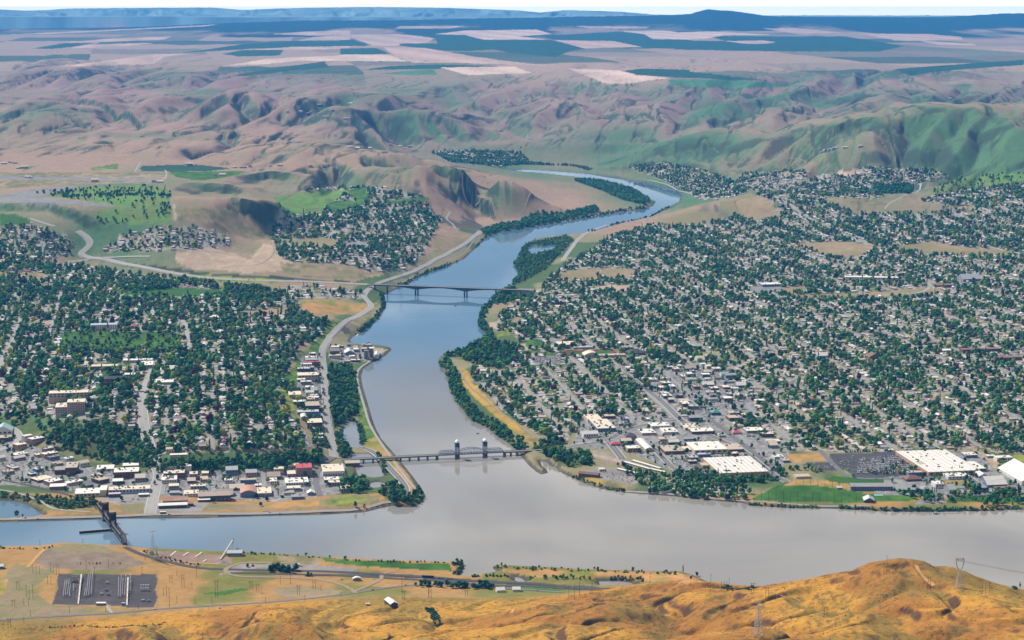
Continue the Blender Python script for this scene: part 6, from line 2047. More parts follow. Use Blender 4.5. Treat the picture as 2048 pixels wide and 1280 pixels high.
# lone farms on the plateau
far_px = [(282, 325), (300, 327), (372, 329), (380, 331), (470, 336), (486, 336), (500, 334), (540, 333), (560, 332), (620, 333), (650, 332), (690, 238), (700, 236), (650, 236), (575, 224), (600, 224), (665, 222), (680, 210), (700, 208),
          (650, 234), (640, 211), (665, 152), (820, 124), (850, 122), (760, 123), (20, 325), (30, 327), (8, 328), (40, 337), (50, 337), (700, 295), (715, 297), (740, 298), (800, 293), (820, 295), (840, 294), (900, 310), (1000, 262), (1040, 295), (780, 290),
          (1660, 300), (1670, 298), (1690, 296), (1650, 303), (1645, 305), (1720, 294), (1900, 198), (430, 352), (445, 351), (55, 355), (60, 356), (310, 364), (320, 365), (190, 364)]
g = G([p[0] for p in far_px], [p[1] for p in far_px])
aa, bb = grid_coords(g[:, 0], g[:, 1])
far_n = len(aa)
cand = np.vstack([cand] + ex + [np.stack([aa, bb, np.full(aa.shape, 99.0)], 1)])
HX, HY = grid_inv(cand[:, 0], cand[:, 1])
m, px, py = urban_mask(HX, HY)
keep = (m & ~excluded(px, py)) | (cand[:, 2] == 99)
for nm, poly in COMMERCIAL.items():
    keep &= ~inpoly(px, py, poly) | (hr.random(len(px)) < 0.02)
keep &= (np.abs(HX / HY) < 0.288) & (water_sd(HX, HY) > 14)
rowp = np.where(cand[:, 2] == 25, 0.88, np.where(cand[:, 2] == 99, 1.0, 0.42))
# empty lots come in patches
rowp = rowp * np.where(cand[:, 2] == 99, 1, np.where(vnoise(HX / 130, HY / 130, 77) > 0.80, 0.25, 1.0))
keep &= hr.random(len(px)) < rowp
gxs = np.zeros(len(px), bool)
for ox in (-5, 0, 5):
    for oy in (-5, 0, 5):
        gxs |= occ_get(HX + ox, HY + oy)
keep &= ~gxs
HX, HY, ROWK = HX[keep], HY[keep], cand[keep, 2]
hpx, hpy = px[keep], py[keep]
NH = len(HX)
HZ = ground_z(HX, HY)
HK = np.where(ROWK == 44, 3, hr.choice([0, 0, 1, 1, 2], NH))
mob = inpoly(hpx, hpy, URBAN['mobile homes'][1])
HK[mob] = 3
HR = hr.choice(len(ROOFC), NH, p=np.array(ROOFW) / sum(ROOFW))
HWc = hr.integers(0, len(WALLC), NH)
HS = hr.uniform(0.85, 1.3, NH) * np.where(ROWK == 44, 0.62, 1.0) * np.where(ROWK == 99, 1.9, 1.0)
HA = GRID_A + hr.choice([0, math.pi / 2, math.pi, -math.pi / 2], NH, p=[.38, .2, .27, .15]) + hr.normal(0, 0.03, NH)
occ_mark(HX, HY)
for ox, oy in ((5, 0), (-5, 0), (0, 5), (0, -5)):
    occ_mark(HX + ox, HY + oy)
size = HS / HY * np.where((hpx > -10) & (hpx < 2058), 1, 0)
rank = np.argsort(-size)
indiv = rank[:298]


def town_of_old(px, py):
    if py < 400:
        return "in the hamlets upriver"
    if px < 700:
        if py > 880:
            return "at the foot of the left hill town"
        return "near the front of the left hill town" if py > 760 else "in the left hill town"
    if py > 850:
        return "near the shops of the right-hand town"
    return "near the riverside trees of the right-hand town" if px < 1150 else "in the right-hand town"


KN = ["long gabled", "L-shaped", "tall gabled", "small low"]
for i in indiv:
    rn = ROOFC[HR[i]][0]
    w = locate(hpx[i], hpy[i])
    lab = f"{KN[HK[i]]} house, {rn} roof, {w}"
    r = empty("house", (HX[i], HY[i], HZ[i]), HA[i], lab, "house", f"houses in the {'left' if hpx[i] < 960 else 'right'}-hand town")
    r.scale = (HS[i],) * 3
    for nm_, me_, mt_ in (("wall", HPROTO[HK[i]][0], WALLM[HWc[i]]), ("roof", HPROTO[HK[i]][1], ROOFM[HR[i]])):
        o = bpy.data.objects.new(nm_, me_)
        COL.objects.link(o)
        o.parent = r
        o.material_slots[0].link = 'OBJECT'
        o.material_slots[0].material = mt_

# all further houses: one mesh, one colour attribute
hm_, nt, bs = new_mat("far_house_paint")
at = nt.nodes.new('ShaderNodeAttribute')
at.attribute_name = 'tone'
nn = noise_node(nt, 0.12, 4, .6)
nt.links.new(nmix(nt, 1.0, at.outputs['Color'], nmath(nt, 'ADD', nmath(nt, 'MULTIPLY', nn.outputs['Fac'], .3), .85), 'MULTIPLY'), bs.inputs['Base Color'])
bs.inputs['Roughness'].default_value = 0.85


def merge_houses(name, ids, label):
    VV, FF, CC, off = [], [], [], 0
    for k in range(4):
        s = ids[HK[ids] == k]
        if not len(s):
            continue
        for part, cols, cid in ((HGEO[k][0], WALLC, HWc), (HGEO[k][1], [c for n, c in ROOFC], HR)):
            v = np.array(part.v)
            f = []
            for q in part.f:
                if len(q) == 4:
                    f.append(q)
                else:
                    f += [(q[0], q[1], q[2], q[3]), (q[0], q[3], q[4], q[4])]
            f = [q if q[2] != q[3] else (q[0], q[1], q[2], q[2]) for q in f]
            tri = []
            for q in f:
                tri.append((q[0], q[1], q[2]))
                if q[2] != q[3]:
                    tri.append((q[0], q[2], q[3]))
            tri = np.array(tri)
            c, sn = np.cos(HA[s]), np.sin(HA[s])
            X = HX[s, None] + HS[s, None] * (v[None, :, 0] * c[:, None] - v[None, :, 1] * sn[:, None])
            Y = HY[s, None] + HS[s, None] * (v[None, :, 0] * sn[:, None] + v[None, :, 1] * c[:, None])
            Z = HZ[s, None] + HS[s, None] * v[None, :, 2]
            VV.append(np.stack([X, Y, Z], -1).reshape(-1, 3))
            FF.append((tri[None] + (np.arange(len(s)) * len(v))[:, None, None] + off).reshape(-1, 3))
            CC.append(np.repeat(np.array(cols)[cid[s]], len(v), 0))
            off += len(s) * len(v)
    o = np_mesh(name, np.vstack(VV), np.vstack(FF), [hm_])
    col = np.vstack(CC)
    a_ = o.data.color_attributes.new('tone', 'FLOAT_COLOR', 'POINT')
    a_.data.foreach_set('color', np.concatenate([col, np.ones((len(col), 1))], 1).astype(np.float32).ravel())
    o['kind'] = 'stuff'
    tag(o, label, "houses")


rest = rank[298:]
merge_houses("houses", rest[hpx[rest] < 960], "mass of small houses spread through the left-hand town and its benches")
merge_houses("houses", rest[hpx[rest] >= 960], "mass of small houses spread through the right-hand town and its hills")
print("houses", NH)

# ------------------------------------------------------------------ trees
fol, nt, bs = new_mat("foliage")
ti = nt.nodes.new('ShaderNodeAttribute')
ti.attribute_type = 'INSTANCER'
ti.attribute_name = 'tint'
ln = noise_node(nt, 0.55, 3.0, 0.6, 'Object')
lf = noise_node(nt, 2.2, 2.0, 0.6, 'Object')
v_ = nmath(nt, 'ADD', nmath(nt, 'MULTIPLY', ln.outputs['Fac'], 1.5), nmath(nt, 'ADD', nmath(nt, 'MULTIPLY', lf.outputs['Fac'], 1.0), 0.05))
nt.links.new(nmix(nt, 1.0, ti.outputs['Color'], v_, 'MULTIPLY'), bs.inputs['Base Color'])
bs.inputs['Roughness'].default_value = 0.85
bs.inputs['Specular IOR Level'].default_value = 0.10
BARK = paint("bark", (0.085, 0.06, 0.045), 0.95, 0.25, 0.8)


def ico(sub):
    bm = bmesh.new()
    bmesh.ops.create_icosphere(bm, subdivisions=sub, radius=1.0)
    bm.verts.ensure_lookup_table()
    v = np.array([x.co[:] for x in bm.verts])
    f = np.array([[q.index for q in t.verts] for t in bm.faces])
    bm.free()
    return v, f


ICO1, ICO2 = ico(1), ico(2)


def crown_arrays(seed, kind, lumps, base, leaves):
    """clumps of foliage with loose leaf sprays round them; unit crown of radius 1 standing on z=0"""
    r = np.random.default_rng(seed)
    V, F, off = [], [], 0
    if kind == 'round':
        H, prof = 2.0, lambda t: 0.98 * math.sin(math.pi * min(1, max(0, 0.12 + 0.84 * t))) ** 0.6
    elif kind == 'tall':
        H, prof = 4.2, lambda t: 0.85 * math.sin(math.pi * (0.1 + 0.85 * t)) ** 0.7
    elif kind == 'cone':
        H, prof = 4.0, lambda t: 1.0 * (1 - t) ** 0.85 + 0.05
    else:
        H, prof = 1.15, lambda t: 1.0 * math.sin(math.pi * (0.25 + 0.70 * t)) ** 0.7
    cs = []
    for i in range(lumps):
        t = (i + 0.5) / lumps if kind in ('cone', 'tall') else r.uniform(0.12, 0.86)
        rr = prof(t)
        a = r.uniform(0, 2 * math.pi)
        d = rr * (r.uniform(0.25, 0.62) if kind in ('round', 'bush') else r.uniform(0.0, 0.3))
        c = np.array([d * math.cos(a), d * math.sin(a), H * t])
        s = (rr * (0.62 if kind in ('round', 'bush') else 0.85)) * r.uniform(0.75, 1.1)
        cs.append((c, s))
        v = base[0].copy()
        ph = r.uniform(0, 9, 6)
        bump = 1 + 0.20 * np.sin(v[:, 0] * 3.1 + ph[0]) * np.sin(v[:, 1] * 3.7 + ph[1]) + 0.18 * np.sin(v[:, 2] * 4.3 + ph[2]) + r.normal(0, 0.07, len(v))
        zz = 0.80 if kind in ('round', 'bush') else (H / lumps * 1.15 / max(s, .15))
        v = v * bump[:, None] * s * np.array([1, 1, min(zz, 1.6)]) + c
        v[:, 2] = np.maximum(v[:, 2], 0.02)
        V.append(v)
        F.append(base[1] + off)
        off += len(v)
    for i in range(leaves):
        c, s = cs[r.integers(len(cs))]
        d = r.normal(0, 1, 3)
        d /= np.linalg.norm(d)
        p = c + d * s * r.uniform(0.95, 1.32)
        p[2] = max(p[2], 0.05)
        u = r.normal(0, 1, 3)
        u /= np.linalg.norm(u)
        w = np.cross(u, d)
        q = r.uniform(0.07, 0.15)
        V.append(np.array([p - u * q, p + w * q, p + u * q * 1.2]))
        F.append(np.array([[0, 1, 2]]) + off)
        off += 3
    return np.vstack(V), np.vstack(F), H


def trunk_mb(h, r):
    m = MB()
    m.cone((0, 0), r, r * 0.6, -0.08, h, 6)
    for k in range(3):
        a = k * 2.1 + .4
        m.bar((0, 0, h * .7), (0.45 * math.cos(a), 0.45 * math.sin(a), h * .7 + 0.55), r * .7)
    return m


KIND_N = {'round': 5, 'tall': 2, 'cone': 2, 'bush': 3}
CROWN = {}
for kd, n_ in KIND_N.items():
    for j in range(n_):
        sd = 100 * j + len(kd) * 7
        lum = {'round': 8, 'tall': 7, 'cone': 7, 'bush': 6}[kd]
        Vc, Fc, Hc = crown_arrays(sd, kd, lum, ICO1, 90)
        lift_ = {'round': 0.30, 'tall': 0.35, 'cone': 0.18, 'bush': 0.0}[kd]
        Vc[:, 2] += lift_
        o = np_mesh("crown", Vc, Fc, [fol])
        o.data.name = f"crown_{kd}_{j}"
        t_ = trunk_mb(lift_ + 0.45, 0.075).build("trunk", BARK)
        CROWN[(kd, j)] = (o.data, t_.data, lift_ + Hc)
        bpy.data.objects.remove(o)
        bpy.data.objects.remove(t_)

# prototypes for the uncounted trees (kept out of the scene's own collection)
PROTO_C = bpy.data.collections.new("tree_prototypes")
PKEYS = sorted(CROWN.keys())
for i, k in enumerate(PKEYS):
    o = bpy.data.objects.new("proto_%02d" % i, CROWN[k][0])
    PROTO_C.objects.link(o)


def scatter_nodes():
    ng = bpy.data.node_groups.new("scatter_trees", 'GeometryNodeTree')
    ng.interface.new_socket("Geometry", in_out='INPUT', socket_type='NodeSocketGeometry')
    ng.interface.new_socket("Geometry", in_out='OUTPUT', socket_type='NodeSocketGeometry')
    N, L = ng.nodes, ng.links
    gi, go = N.new('NodeGroupInput'), N.new('NodeGroupOutput')
    iop = N.new('GeometryNodeInstanceOnPoints')
    ci = N.new('GeometryNodeCollectionInfo')
    ci.inputs[0].default_value = PROTO_C
    ci.inputs['Separate Children'].default_value = True
    ci.inputs['Reset Children'].default_value = True

    def na(nm, dt):
        n = N.new('GeometryNodeInputNamedAttribute')
        n.data_type = dt
        n.inputs[0].default_value = nm
        return n.outputs['Attribute']
    iop.inputs['Pick Instance'].default_value = True
    L.new(gi.outputs[0], iop.inputs['Points'])
    L.new(ci.outputs[0], iop.inputs['Instance'])
    L.new(na('variant', 'INT'), iop.inputs['Instance Index'])
    e2r = N.new('FunctionNodeEulerToRotation')
    L.new(na('turn', 'FLOAT_VECTOR'), e2r.inputs[0])
    L.new(e2r.outputs[0], iop.inputs['Rotation'])
    L.new(na('grow', 'FLOAT_VECTOR'), iop.inputs['Scale'])
    L.new(iop.outputs[0], go.inputs[0])
    return ng


SCATTER = scatter_nodes()


def scatter(name, label, P, variant, grow, tint, cat="trees"):
    me = bpy.data.meshes.new(name)
    n = len(P)
    me.vertices.add(n)
    me.vertices.foreach_set('co', np.asarray(P, np.float32).ravel())
    a = me.attributes.new('variant', 'INT', 'POINT')
    a.data.foreach_set('value', np.asarray(variant, np.int32))
    a = me.attributes.new('turn', 'FLOAT_VECTOR', 'POINT')
    a.data.foreach_set('vector', np.c_[np.zeros((n, 2)), rng.uniform(0, 6.28, n)].astype(np.float32).ravel())
    a = me.attributes.new('grow', 'FLOAT_VECTOR', 'POINT')
    a.data.foreach_set('vector', np.asarray(grow, np.float32).ravel())
    a = me.attributes.new('tint', 'FLOAT_COLOR', 'POINT')
    a.data.foreach_set('color', np.c_[tint, np.ones(n)].astype(np.float32).ravel())
    me.materials.append(fol)
    me.update()
    o = bpy.data.objects.new(name, me)
    COL.objects.link(o)
    md = o.modifiers.new("scatter", 'NODES')
    md.node_group = SCATTER
    o['kind'] = 'stuff'
    tag(o, label, cat)
    return o


TR = []      # x, y, radius, kind index, tint index, zone
TINTS = np.array([(0.024, 0.090, 0.040), (0.042, 0.130, 0.045), (0.085, 0.180, 0.045), (0.012, 0.058, 0.038), (0.150, 0.185, 0.035), (0.055, 0.014, 0.028), (0.26, 0.24, 0.02), (0.075, 0.085, 0.045)])
TINTN = ["dark green", "green", "bright green", "blackish green", "yellow-green", "purple-leaved", "bright yellow", "olive"]
KINDS = ['round', 'tall', 'cone', 'bush']


def add_trees(X, Y, r, kw, tw, zone):
    n = len(X)
    if not n:
        return
    k = rng.choice(4, n, p=np.array(kw) / sum(kw))
    t = rng.choice(len(TINTS), n, p=np.array(tw) / sum(tw))
    TR.append((X, Y, r, k, t, np.full(n, ZN.index(zone))))


ZN = []
TW_TOWN = (0.24, 0.25, 0.16, 0.13, 0.10, 0.03, 0.014, 0.08)


def fill(poly, dens, zone, rmin, rmax, kw, tw, occ=True, cluster=0.5, sd=3.0):
    """trees through a traced area; dens is crown cover"""
    if zone not in ZN:
        ZN.append(zone)
    xs = np.array([p[0] for p in poly], float)
    ys = np.array([p[1] for p in poly], float)
    g = G(xs, ys)
    x0, x1, y0, y1 = g[:, 0].min(), g[:, 0].max(), g[:, 1].min(), g[:, 1].max()
    rm = (rmin + rmax) / 2
    n = int((x1 - x0) * (y1 - y0) * dens / (math.pi * rm * rm) * 1.35)
    n = min(n, 90000)
    X, Y = rng.uniform(x0, x1, n), rng.uniform(y0, y1, n)
    px, py = project(X, Y, np.maximum(ground_z(X, Y), 0))
    m = inpoly(px, py, poly) & (np.abs(X / Y) < 0.286)
    X, Y, px, py = X[m], Y[m], px[m], py[m]
    c = fbm(X / 75, Y / 75, 33, 3)
    m = rng.random(len(X)) < np.clip((1 - cluster) + cluster * sstep(0.36, 0.62, c) * 1.9, 0, 1)
    m &= (water_sd(X, Y) > sd)
    if occ:
        m &= ~occ_get(X, Y)
        ex_ = np.zeros(len(X), bool)
        for col, pl in FIELDS:
            if min(p[1] for p in pl) > 330:
                ex_ |= inpoly(px, py, pl)
        for nm, pl in COMMERCIAL.items():
            ex_ |= inpoly(px, py, pl) & (rng.random(len(X)) < 0.86)
        for d_, nm, pl in PARKS:
            ex_ |= inpoly(px, py, pl)
        m &= ~ex_
    X, Y = X[m], Y[m]
    add_trees(X, Y, rng.uniform(rmin, rmax, len(X)), kw, tw, zone)


for nm, (dens, poly) in URBAN.items():
    fill(poly, dens * (1.62 if 'right' in nm else 1.3), nm, 4.2, 10.5 if 'left' in nm else 9.2, (0.84, 0.05, 0.06, 0.05), TW_TOWN, cluster=0.75)
for nm, poly in COMMERCIAL.items():
    fill(poly, 0.045, nm, 3.0, 6.0, (0.85, 0.05, 0.05, 0.05), TW_TOWN, occ=False)
PK = {'cemetery': ((4.5, 7.5), (0.9, 0.02, 0.06, 0.02), (.2, .3, .25, .05, .1, .06, .03, .0), 0.2), 'wooded bluff': ((4, 8.5), (0.72, 0.06, 0.05, 0.17), (.35, .25, .12, .2, .03, 0, 0, .05), 0.35),
      'airport golf': ((4.5, 8), (0.82, 0.05, 0.13, 0), (.4, .2, .05, .35, 0, 0, 0, 0), 0.6), 'pond woods': ((4.5, 8.5), (0.85, 0.05, 0.02, 0.08), (.35, .3, .1, .2, .03, 0, 0, .02), 0.2), 'camp ground': ((3.5, 6.5), (0.85, 0.05, 0.05, .05), (.3, .3, .12, .22, .04, .02, 0, 0), .4),
      'hill golf': ((4, 8), (0.85, .05, .1, 0), (.5, .2, .05, .25, 0, 0, 0, 0), .4), 'island woods': ((3.5, 6), (0.85, .05, .02, .08), (.3, .4, .15, .1, .05, 0, 0, 0), .2), 'far point woods': ((6, 10), (.9, 0, 0, .1), (.4, .4, .1, .1, 0, 0, 0, 0), .1),
      'bank woods': ((4.5, 8.5), (.8, .05, .05, .1), (.35, .3, .1, .2, .03, 0, 0, .02), .25), 'shore park': ((3.5, 7), (.75, .05, .15, .05), (.35, .3, .1, .2, .05, 0, 0, 0), .4), 'pond shore': ((3, 6), (.5, 0, 0, .5), (.2, .25, .1, .15, .05, 0, 0, .25), .4), 'far plain': ((9, 14), (.4, 0, .6, 0), (.5, .1, 0, .4, 0, 0, 0, 0), .8)}
for dens, nm, poly in PARKS:
    (ra, rb), kw, tw, cl = PK[nm]
    if nm == 'far plain':
        continue
    fill(poly, dens, nm, ra, rb, kw, tw, occ=False, cluster=cl, sd=2.0)


def band(pts, width, dens, zone, rmin, rmax, kw, tw, sd=1.0, off=0.0):
    """trees along a traced line"""
    if zone not in ZN:
        ZN.append(zone)
    L = px_line(pts, 6.0)
    seg = np.hypot(*np.diff(L, axis=0).T).sum()
    rm = (rmin + rmax) / 2
    n = max(2, int(seg * width * dens / (math.pi * rm * rm)))
    i = rng.integers(0, len(L) - 1, n)
    d = L[i + 1] - L[i]
    d /= np.maximum(np.hypot(d[:, 0], d[:, 1]), 1e-6)[:, None]
    o = (rng.random(n) - 0.5) * width + off
    X, Y = L[i, 0] - d[:, 1] * o, L[i, 1] + d[:, 0] * o
    m = water_sd(X, Y) > sd
    add_trees(X[m], Y[m], rng.uniform(rmin, rmax, m.sum()), kw, tw, zone)


DKW = (.35, .28, .08, .25, .02, 0, 0, .02)
RIP = (.7, 0.02, 0, .28)
band([(1040, 902), (1020, 888), (1000, 873), (978, 852), (950, 838), (935, 822), (920, 805), (908, 780), (898, 752), (888, 738), (884, 722)], 34, 1.1, 'right bank thicket', 4, 7.5, RIP, DKW, off=-8)
band([(890, 714), (915, 708), (940, 696), (962, 684), (976, 676), (966, 655), (960, 645), (968, 620), (980, 608), (995, 592), (1018, 578)], 34, 1.0, 'right bank thicket', 4, 7.5, RIP, DKW)
band([(1026, 565), (1040, 553), (1032, 534), (1040, 518), (1050, 495)], 40, 1.0, 'island woods', 4, 7, RIP, DKW)
band([(1135, 468), (1180, 463), (1220, 452), (1260, 442), (1300, 434), (1335, 416)], 22, 0.5, 'upper bank brush', 4, 6, (.4, 0, 0, .6), DKW)
band([(998, 463), (975, 474), (960, 489), (935, 516), (905, 528), (850, 548), (822, 563), (800, 573)], 20, 0.55, 'left bank brush', 3.5, 6, (.4, 0, 0, .6), DKW)
band([(766, 592), (770, 612), (758, 632), (737, 655), (722, 665)], 24, 0.95, 'left bank thicket', 3.5, 6, (.5, 0, 0, .5), DKW)
band([(1059, 453), (1117, 444), (1176, 434), (1226, 425), (1290, 416)], 24, 0.6, 'upper bank brush', 4, 7, (.5, 0, 0, .5), DKW)
band([(1080, 330), (1150, 333), (1180, 340)], 30, 0.8, 'far point woods', 6, 9, (.8, 0, 0, .2), DKW)
band([(950, 328), (1000, 330), (1060, 328), (1100, 330)], 60, 0.8, 'far point woods', 6, 9, (.8, 0, 0, .2), DKW)
band([(1120, 946), (1150, 956), (1200, 973), (1240, 981)], 9, 0.8, 'levee brush', 2, 3.6, (.2, 0, 0, .8), DKW)
band([(1245, 981), (1290, 984), (1350, 989), (1430, 997), (1487, 1003)], 14, 0.4, 'river park trees', 3, 7, (.8, 0, .1, .1), DKW)
band([(1500, 1008), (1580, 1013), (1640, 1014)], 9, 1.1, 'levee brush', 2, 3.2, (.1, 0, 0, .9), (.2, .3, .1, .2, .1, 0, 0, .1))
band([(1680, 1014), (1750, 1019), (1820, 1020), (1900, 1019), (1960, 1019), (2040, 1015)], 12, 1.3, 'levee brush', 2.5, 4.2, (.2, 0, 0, .8), DKW)
band([(1960, 1010), (2000, 1010), (2050, 1008)], 14, 0.8, 'river park trees', 4, 8, (.8, 0, .1, .1), DKW)
band([(705, 842), (716, 850), (722, 870), (727, 888)], 14, 1.0, 'pond woods', 3, 5, (.5, 0, 0, .5), DKW, sd=0.5)
band([(757, 910), (768, 930), (770, 950)], 10, .8, 'pond woods', 2.5, 4.5, (.4, 0, 0, .6), DKW, sd=0.5)
band([(785, 1003), (815, 1008), (840, 1000), (846, 985)], 24, 1.0, 'pond woods', 4, 7, (.7, 0, 0, .3), DKW)
band([(320, 938), (400, 932), (500, 930), (600, 925), (640, 915)], 46, 1.0, 'wooded bluff', 4, 7.5, (.7, .03, 0, .27), DKW)
fill([(-60, 815), (60, 822), (120, 842), (150, 905), (110, 900), (60, 850), (-60, 860)], 0.5, 'wooded bluff', 4, 8, (.6, 0, 0, .4), (.35, .2, .05, .3, 0, 0, 0, .1), occ=False)
band([(560, 760), (590, 790), (610, 820), (630, 860), (648, 895)], 36, 0.8, 'wooded bluff', 3.5, 6.5, (.6, 0, 0, .4), (.2, .2, .1, .2, .1, 0, 0, .2))
band([(230, 572), (270, 568), (330, 568), (335, 575), (290, 580), (240, 580)], 50, 1.0, 'terrace woods', 5, 8, (.9, .1, 0, 0), DKW)
band([(250, 660), (300, 660), (360, 662)], 20, .9, 'cemetery', 5, 7, (1, 0, 0, 0), TW_TOWN)
band([(110, 702), (200, 704), (300, 704), (365, 703)], 22, 1.0, 'cemetery', 5, 8, (.95, 0, .05, 0), TW_TOWN)
band([(1552, 932), (1560, 945), (1572, 955)], 16, .9, 'orchard row', 4, 6, (.9, .1, 0, 0), (.5, .5, 0, 0, 0, 0, 0, 0))
band([(1580, 940), (1610, 938), (1640, 945)], 18, .8, 'orchard row', 4, 6, (.9, .1, 0, 0), (.5, .4, 0, 0, .1, 0, 0, 0))
band([(1765, 925), (1790, 940)], 10, .6, 'car park trees', 2, 3.5, (.9, .1, 0, 0), DKW)
band([(1745, 948), (1850, 950)], 7, .8, 'car park trees', 2, 4, (.8, .1, .1, 0), DKW)
band([(1690, 905), (1800, 903)], 6, .7, 'car park trees', 2, 3.4, (.8, .1, .1, 0), DKW)
band([(1380, 925), (1480, 918), (1500, 925)], 26, .35, 'car park trees', 2, 4, (.9, .1, 0, 0), (.2, .3, .3, 0, .15, .05, 0, 0))
band([(1390, 940), (1430, 948)], 22, .4, 'car park trees', 2, 4, (.9, .1, 0, 0), (.2, .3, .3, 0, .15, .05, 0, 0))
band([(1870, 957), (1960, 950)], 8, .5, 'car park trees', 2.5, 4, (.8, .1, .1, 0), DKW)
band([(1930, 972), (1985, 992), (2040, 985)], 22, .7, 'river park trees', 4, 8, (.7, .1, .2, 0), DKW)
band([(1835, 985), (1870, 993), (1900, 998)], 20, .5, 'river park trees', 3, 6.5, (.6, .1, .3, 0), DKW)
band([(2000, 905), (2060, 900)], 30, .9, 'right town', 4, 7, (.9, 0, .1, 0), DKW)
band([(1240, 930), (1275, 945), (1310, 955)], 18, .7, 'shore park', 3, 6, (.8, 0, .2, 0), DKW)
band([(1095, 905), (1130, 915), (1180, 925)], 40, .7, 'bank woods', 4, 8, (.85, 0, .05, .1), DKW)
# near bank
band([(540, 1140), (580, 1143), (592, 1144)], 20, 1.5, 'dark grove by the rail yard', 4, 6.5, (.9, 0, 0, .1), (.1, .05, 0, .85, 0, 0, 0, 0))
band([(615, 1152), (630, 1153)], 12, 1.2, 'dark grove by the rail yard', 3, 4.5, (.9, 0, 0, .1), (.1, .05, 0, .85, 0, 0, 0, 0))
band([(496, 1133), (512, 1134)], 10, 1.0, 'dark grove by the rail yard', 2.5, 4, (.8, 0, 0, .2), (.1, .05, 0, .8, 0, 0, 0, .05))
band([(832, 1172), (865, 1172), (900, 1174), (940, 1176), (980, 1177)], 16, 1.3, 'dark grove by the farmhouses', 3.5, 6, (.75, 0, 0, .25), (.1, .05, 0, .85, 0, 0, 0, 0))
band([(960, 1170), (982, 1176)], 14, 1.3, 'dark grove by the farmhouses', 5, 7, (.9, 0, 0, .1), (.1, .05, 0, .85, 0, 0, 0, 0))
band([(905, 1130), (922, 1128), (924, 1140), (912, 1150)], 12, 1.6, 'bushes at the inlet', 2.5, 4.5, (.4, 0, 0, .6), (.1, .05, 0, .6, 0, 0, 0, .25))
band([(945, 1153), (980, 1152), (1020, 1154)], 8, 1.0, 'bushes at the inlet', 2, 3.5, (.2, 0, 0, .8), (.1, 0, 0, .7, 0, .1, 0, .1))
band([(995, 1136), (1060, 1138), (1150, 1140), (1250, 1143), (1350, 1147), (1390, 1153)], 24, .16, 'shrubs on the island spit', 1.5, 3.6, (.4, 0, 0, .6), (.25, .2, .1, .15, .1, 0, 0, .2))
band([(1060, 1158), (1120, 1155), (1180, 1160), (1230, 1160), (1290, 1158)], 20, .35, 'shrubs on the island spit', 2, 4, (.5, 0, 0, .5), (.3, .2, .05, .35, .05, 0, 0, .05))
band([(0, 1096), (40, 1098), (80, 1097), (110, 1093)], 8, .35, 'scattered bank shrubs', 1.6, 2.8, (.5, 0, 0, .5), DKW)
band([(500, 1106), (600, 1113), (700, 1120), (800, 1124), (900, 1126)], 7, .22, 'scattered bank shrubs', 1.2, 2.6, (.4, 0, 0, .6), DKW)
band([(485, 1105), (515, 1108)], 9, .9, 'scattered bank shrubs', 2, 3, (.5, 0, 0, .5), DKW)
band([(290, 1103), (330, 1116), (365, 1125), (400, 1132)], 12, .3, 'scattered bank shrubs', 1.2, 2.6, (.2, 0, 0, .8), (.1, .1, 0, .4, 0, 0, 0, .4))
band([(145, 1128), (200, 1128), (245, 1127)], 5, .25, 'scattered bank shrubs', 1.2, 2.0, (.3, 0, .5, .2), DKW)
band([(858, 1218), (868, 1230), (872, 1240), (880, 1252)], 13, .8, 'gully bushes', 1.5, 2.8, (.2, 0, 0, .8), (.2, .1, 0, .7, 0, 0, 0, 0))
band([(100, 1256), (180, 1253), (260, 1252), (330, 1244)], 5, .4, 'gully bushes', 1.0, 1.8, (.1, 0, 0, .9), (.1, .05, 0, .65, 0, 0, 0, .2))
band([(1440, 1176), (1470, 1180), (1510, 1178)], 14, .5, 'gully bushes', 1.5, 3, (.3, 0, 0, .7), (.2, .1, 0, .5, 0, 0, 0, .2))
# odd bushes over the golden slopes
if 'hillside sage' not in ZN:
    ZN.append('hillside sage')
n_ = 9000
X, Y = rng.uniform(-900, 950, n_), rng.uniform(2150, 3250, n_)
mm = (ground_z(X, Y) > 32) & (np.abs(X / Y) < 0.29) & (rng.random(n_) < sstep(0.45, 0.62, fbm(X / 80, Y / 80, 44, 3)) * 0.8 + 0.08)
add_trees(X[mm], Y[mm], rng.uniform(0.45, 1.1, mm.sum()), (0, 0, 0, 1), (.05, .05, 0, .35, .05, 0, 0, .5), 'hillside sage')
# lone trees
for p, r_, k_, t_ in (((34, 1033), 6, 'round', 0), ((45, 1034), 3, 'round', 0), ((425, 1005), 5, 'round', 3), ((521, 1012), 5, 'round', 3), ((711, 1013), 5, 'round', 3), ((728, 1014), 3, 'round', 3), ((1366, 1145), 5, 'tall', 1), ((1394, 1152), 4, 'round', 3), ((1382, 1158), 3, 'round', 3),
                      ((612, 1111), 3, 'round', 1), ((660, 1116), 3, 'round', 1), ((690, 1119), 3.5, 'round', 1), ((2040, 1172), 4, 'cone', 0), ((2030, 1178), 5, 'bush', 3), ((1869, 985), 4, 'tall', 3), ((1873, 985), 4, 'tall', 3), ((1428, 868), 5, 'cone', 3), ((1180, 865), 7, 'cone', 3), ((244, 1002), 5, 'round', 3)):
    if 'lone' not in ZN:
        ZN.append('lone')
    g = Gp(*p)
    TR.append((np.array([g.x]), np.array([g.y]), np.array([float(r_)]), np.array([KINDS.index(k_)]), np.array([t_]), np.array([ZN.index('lone')])))

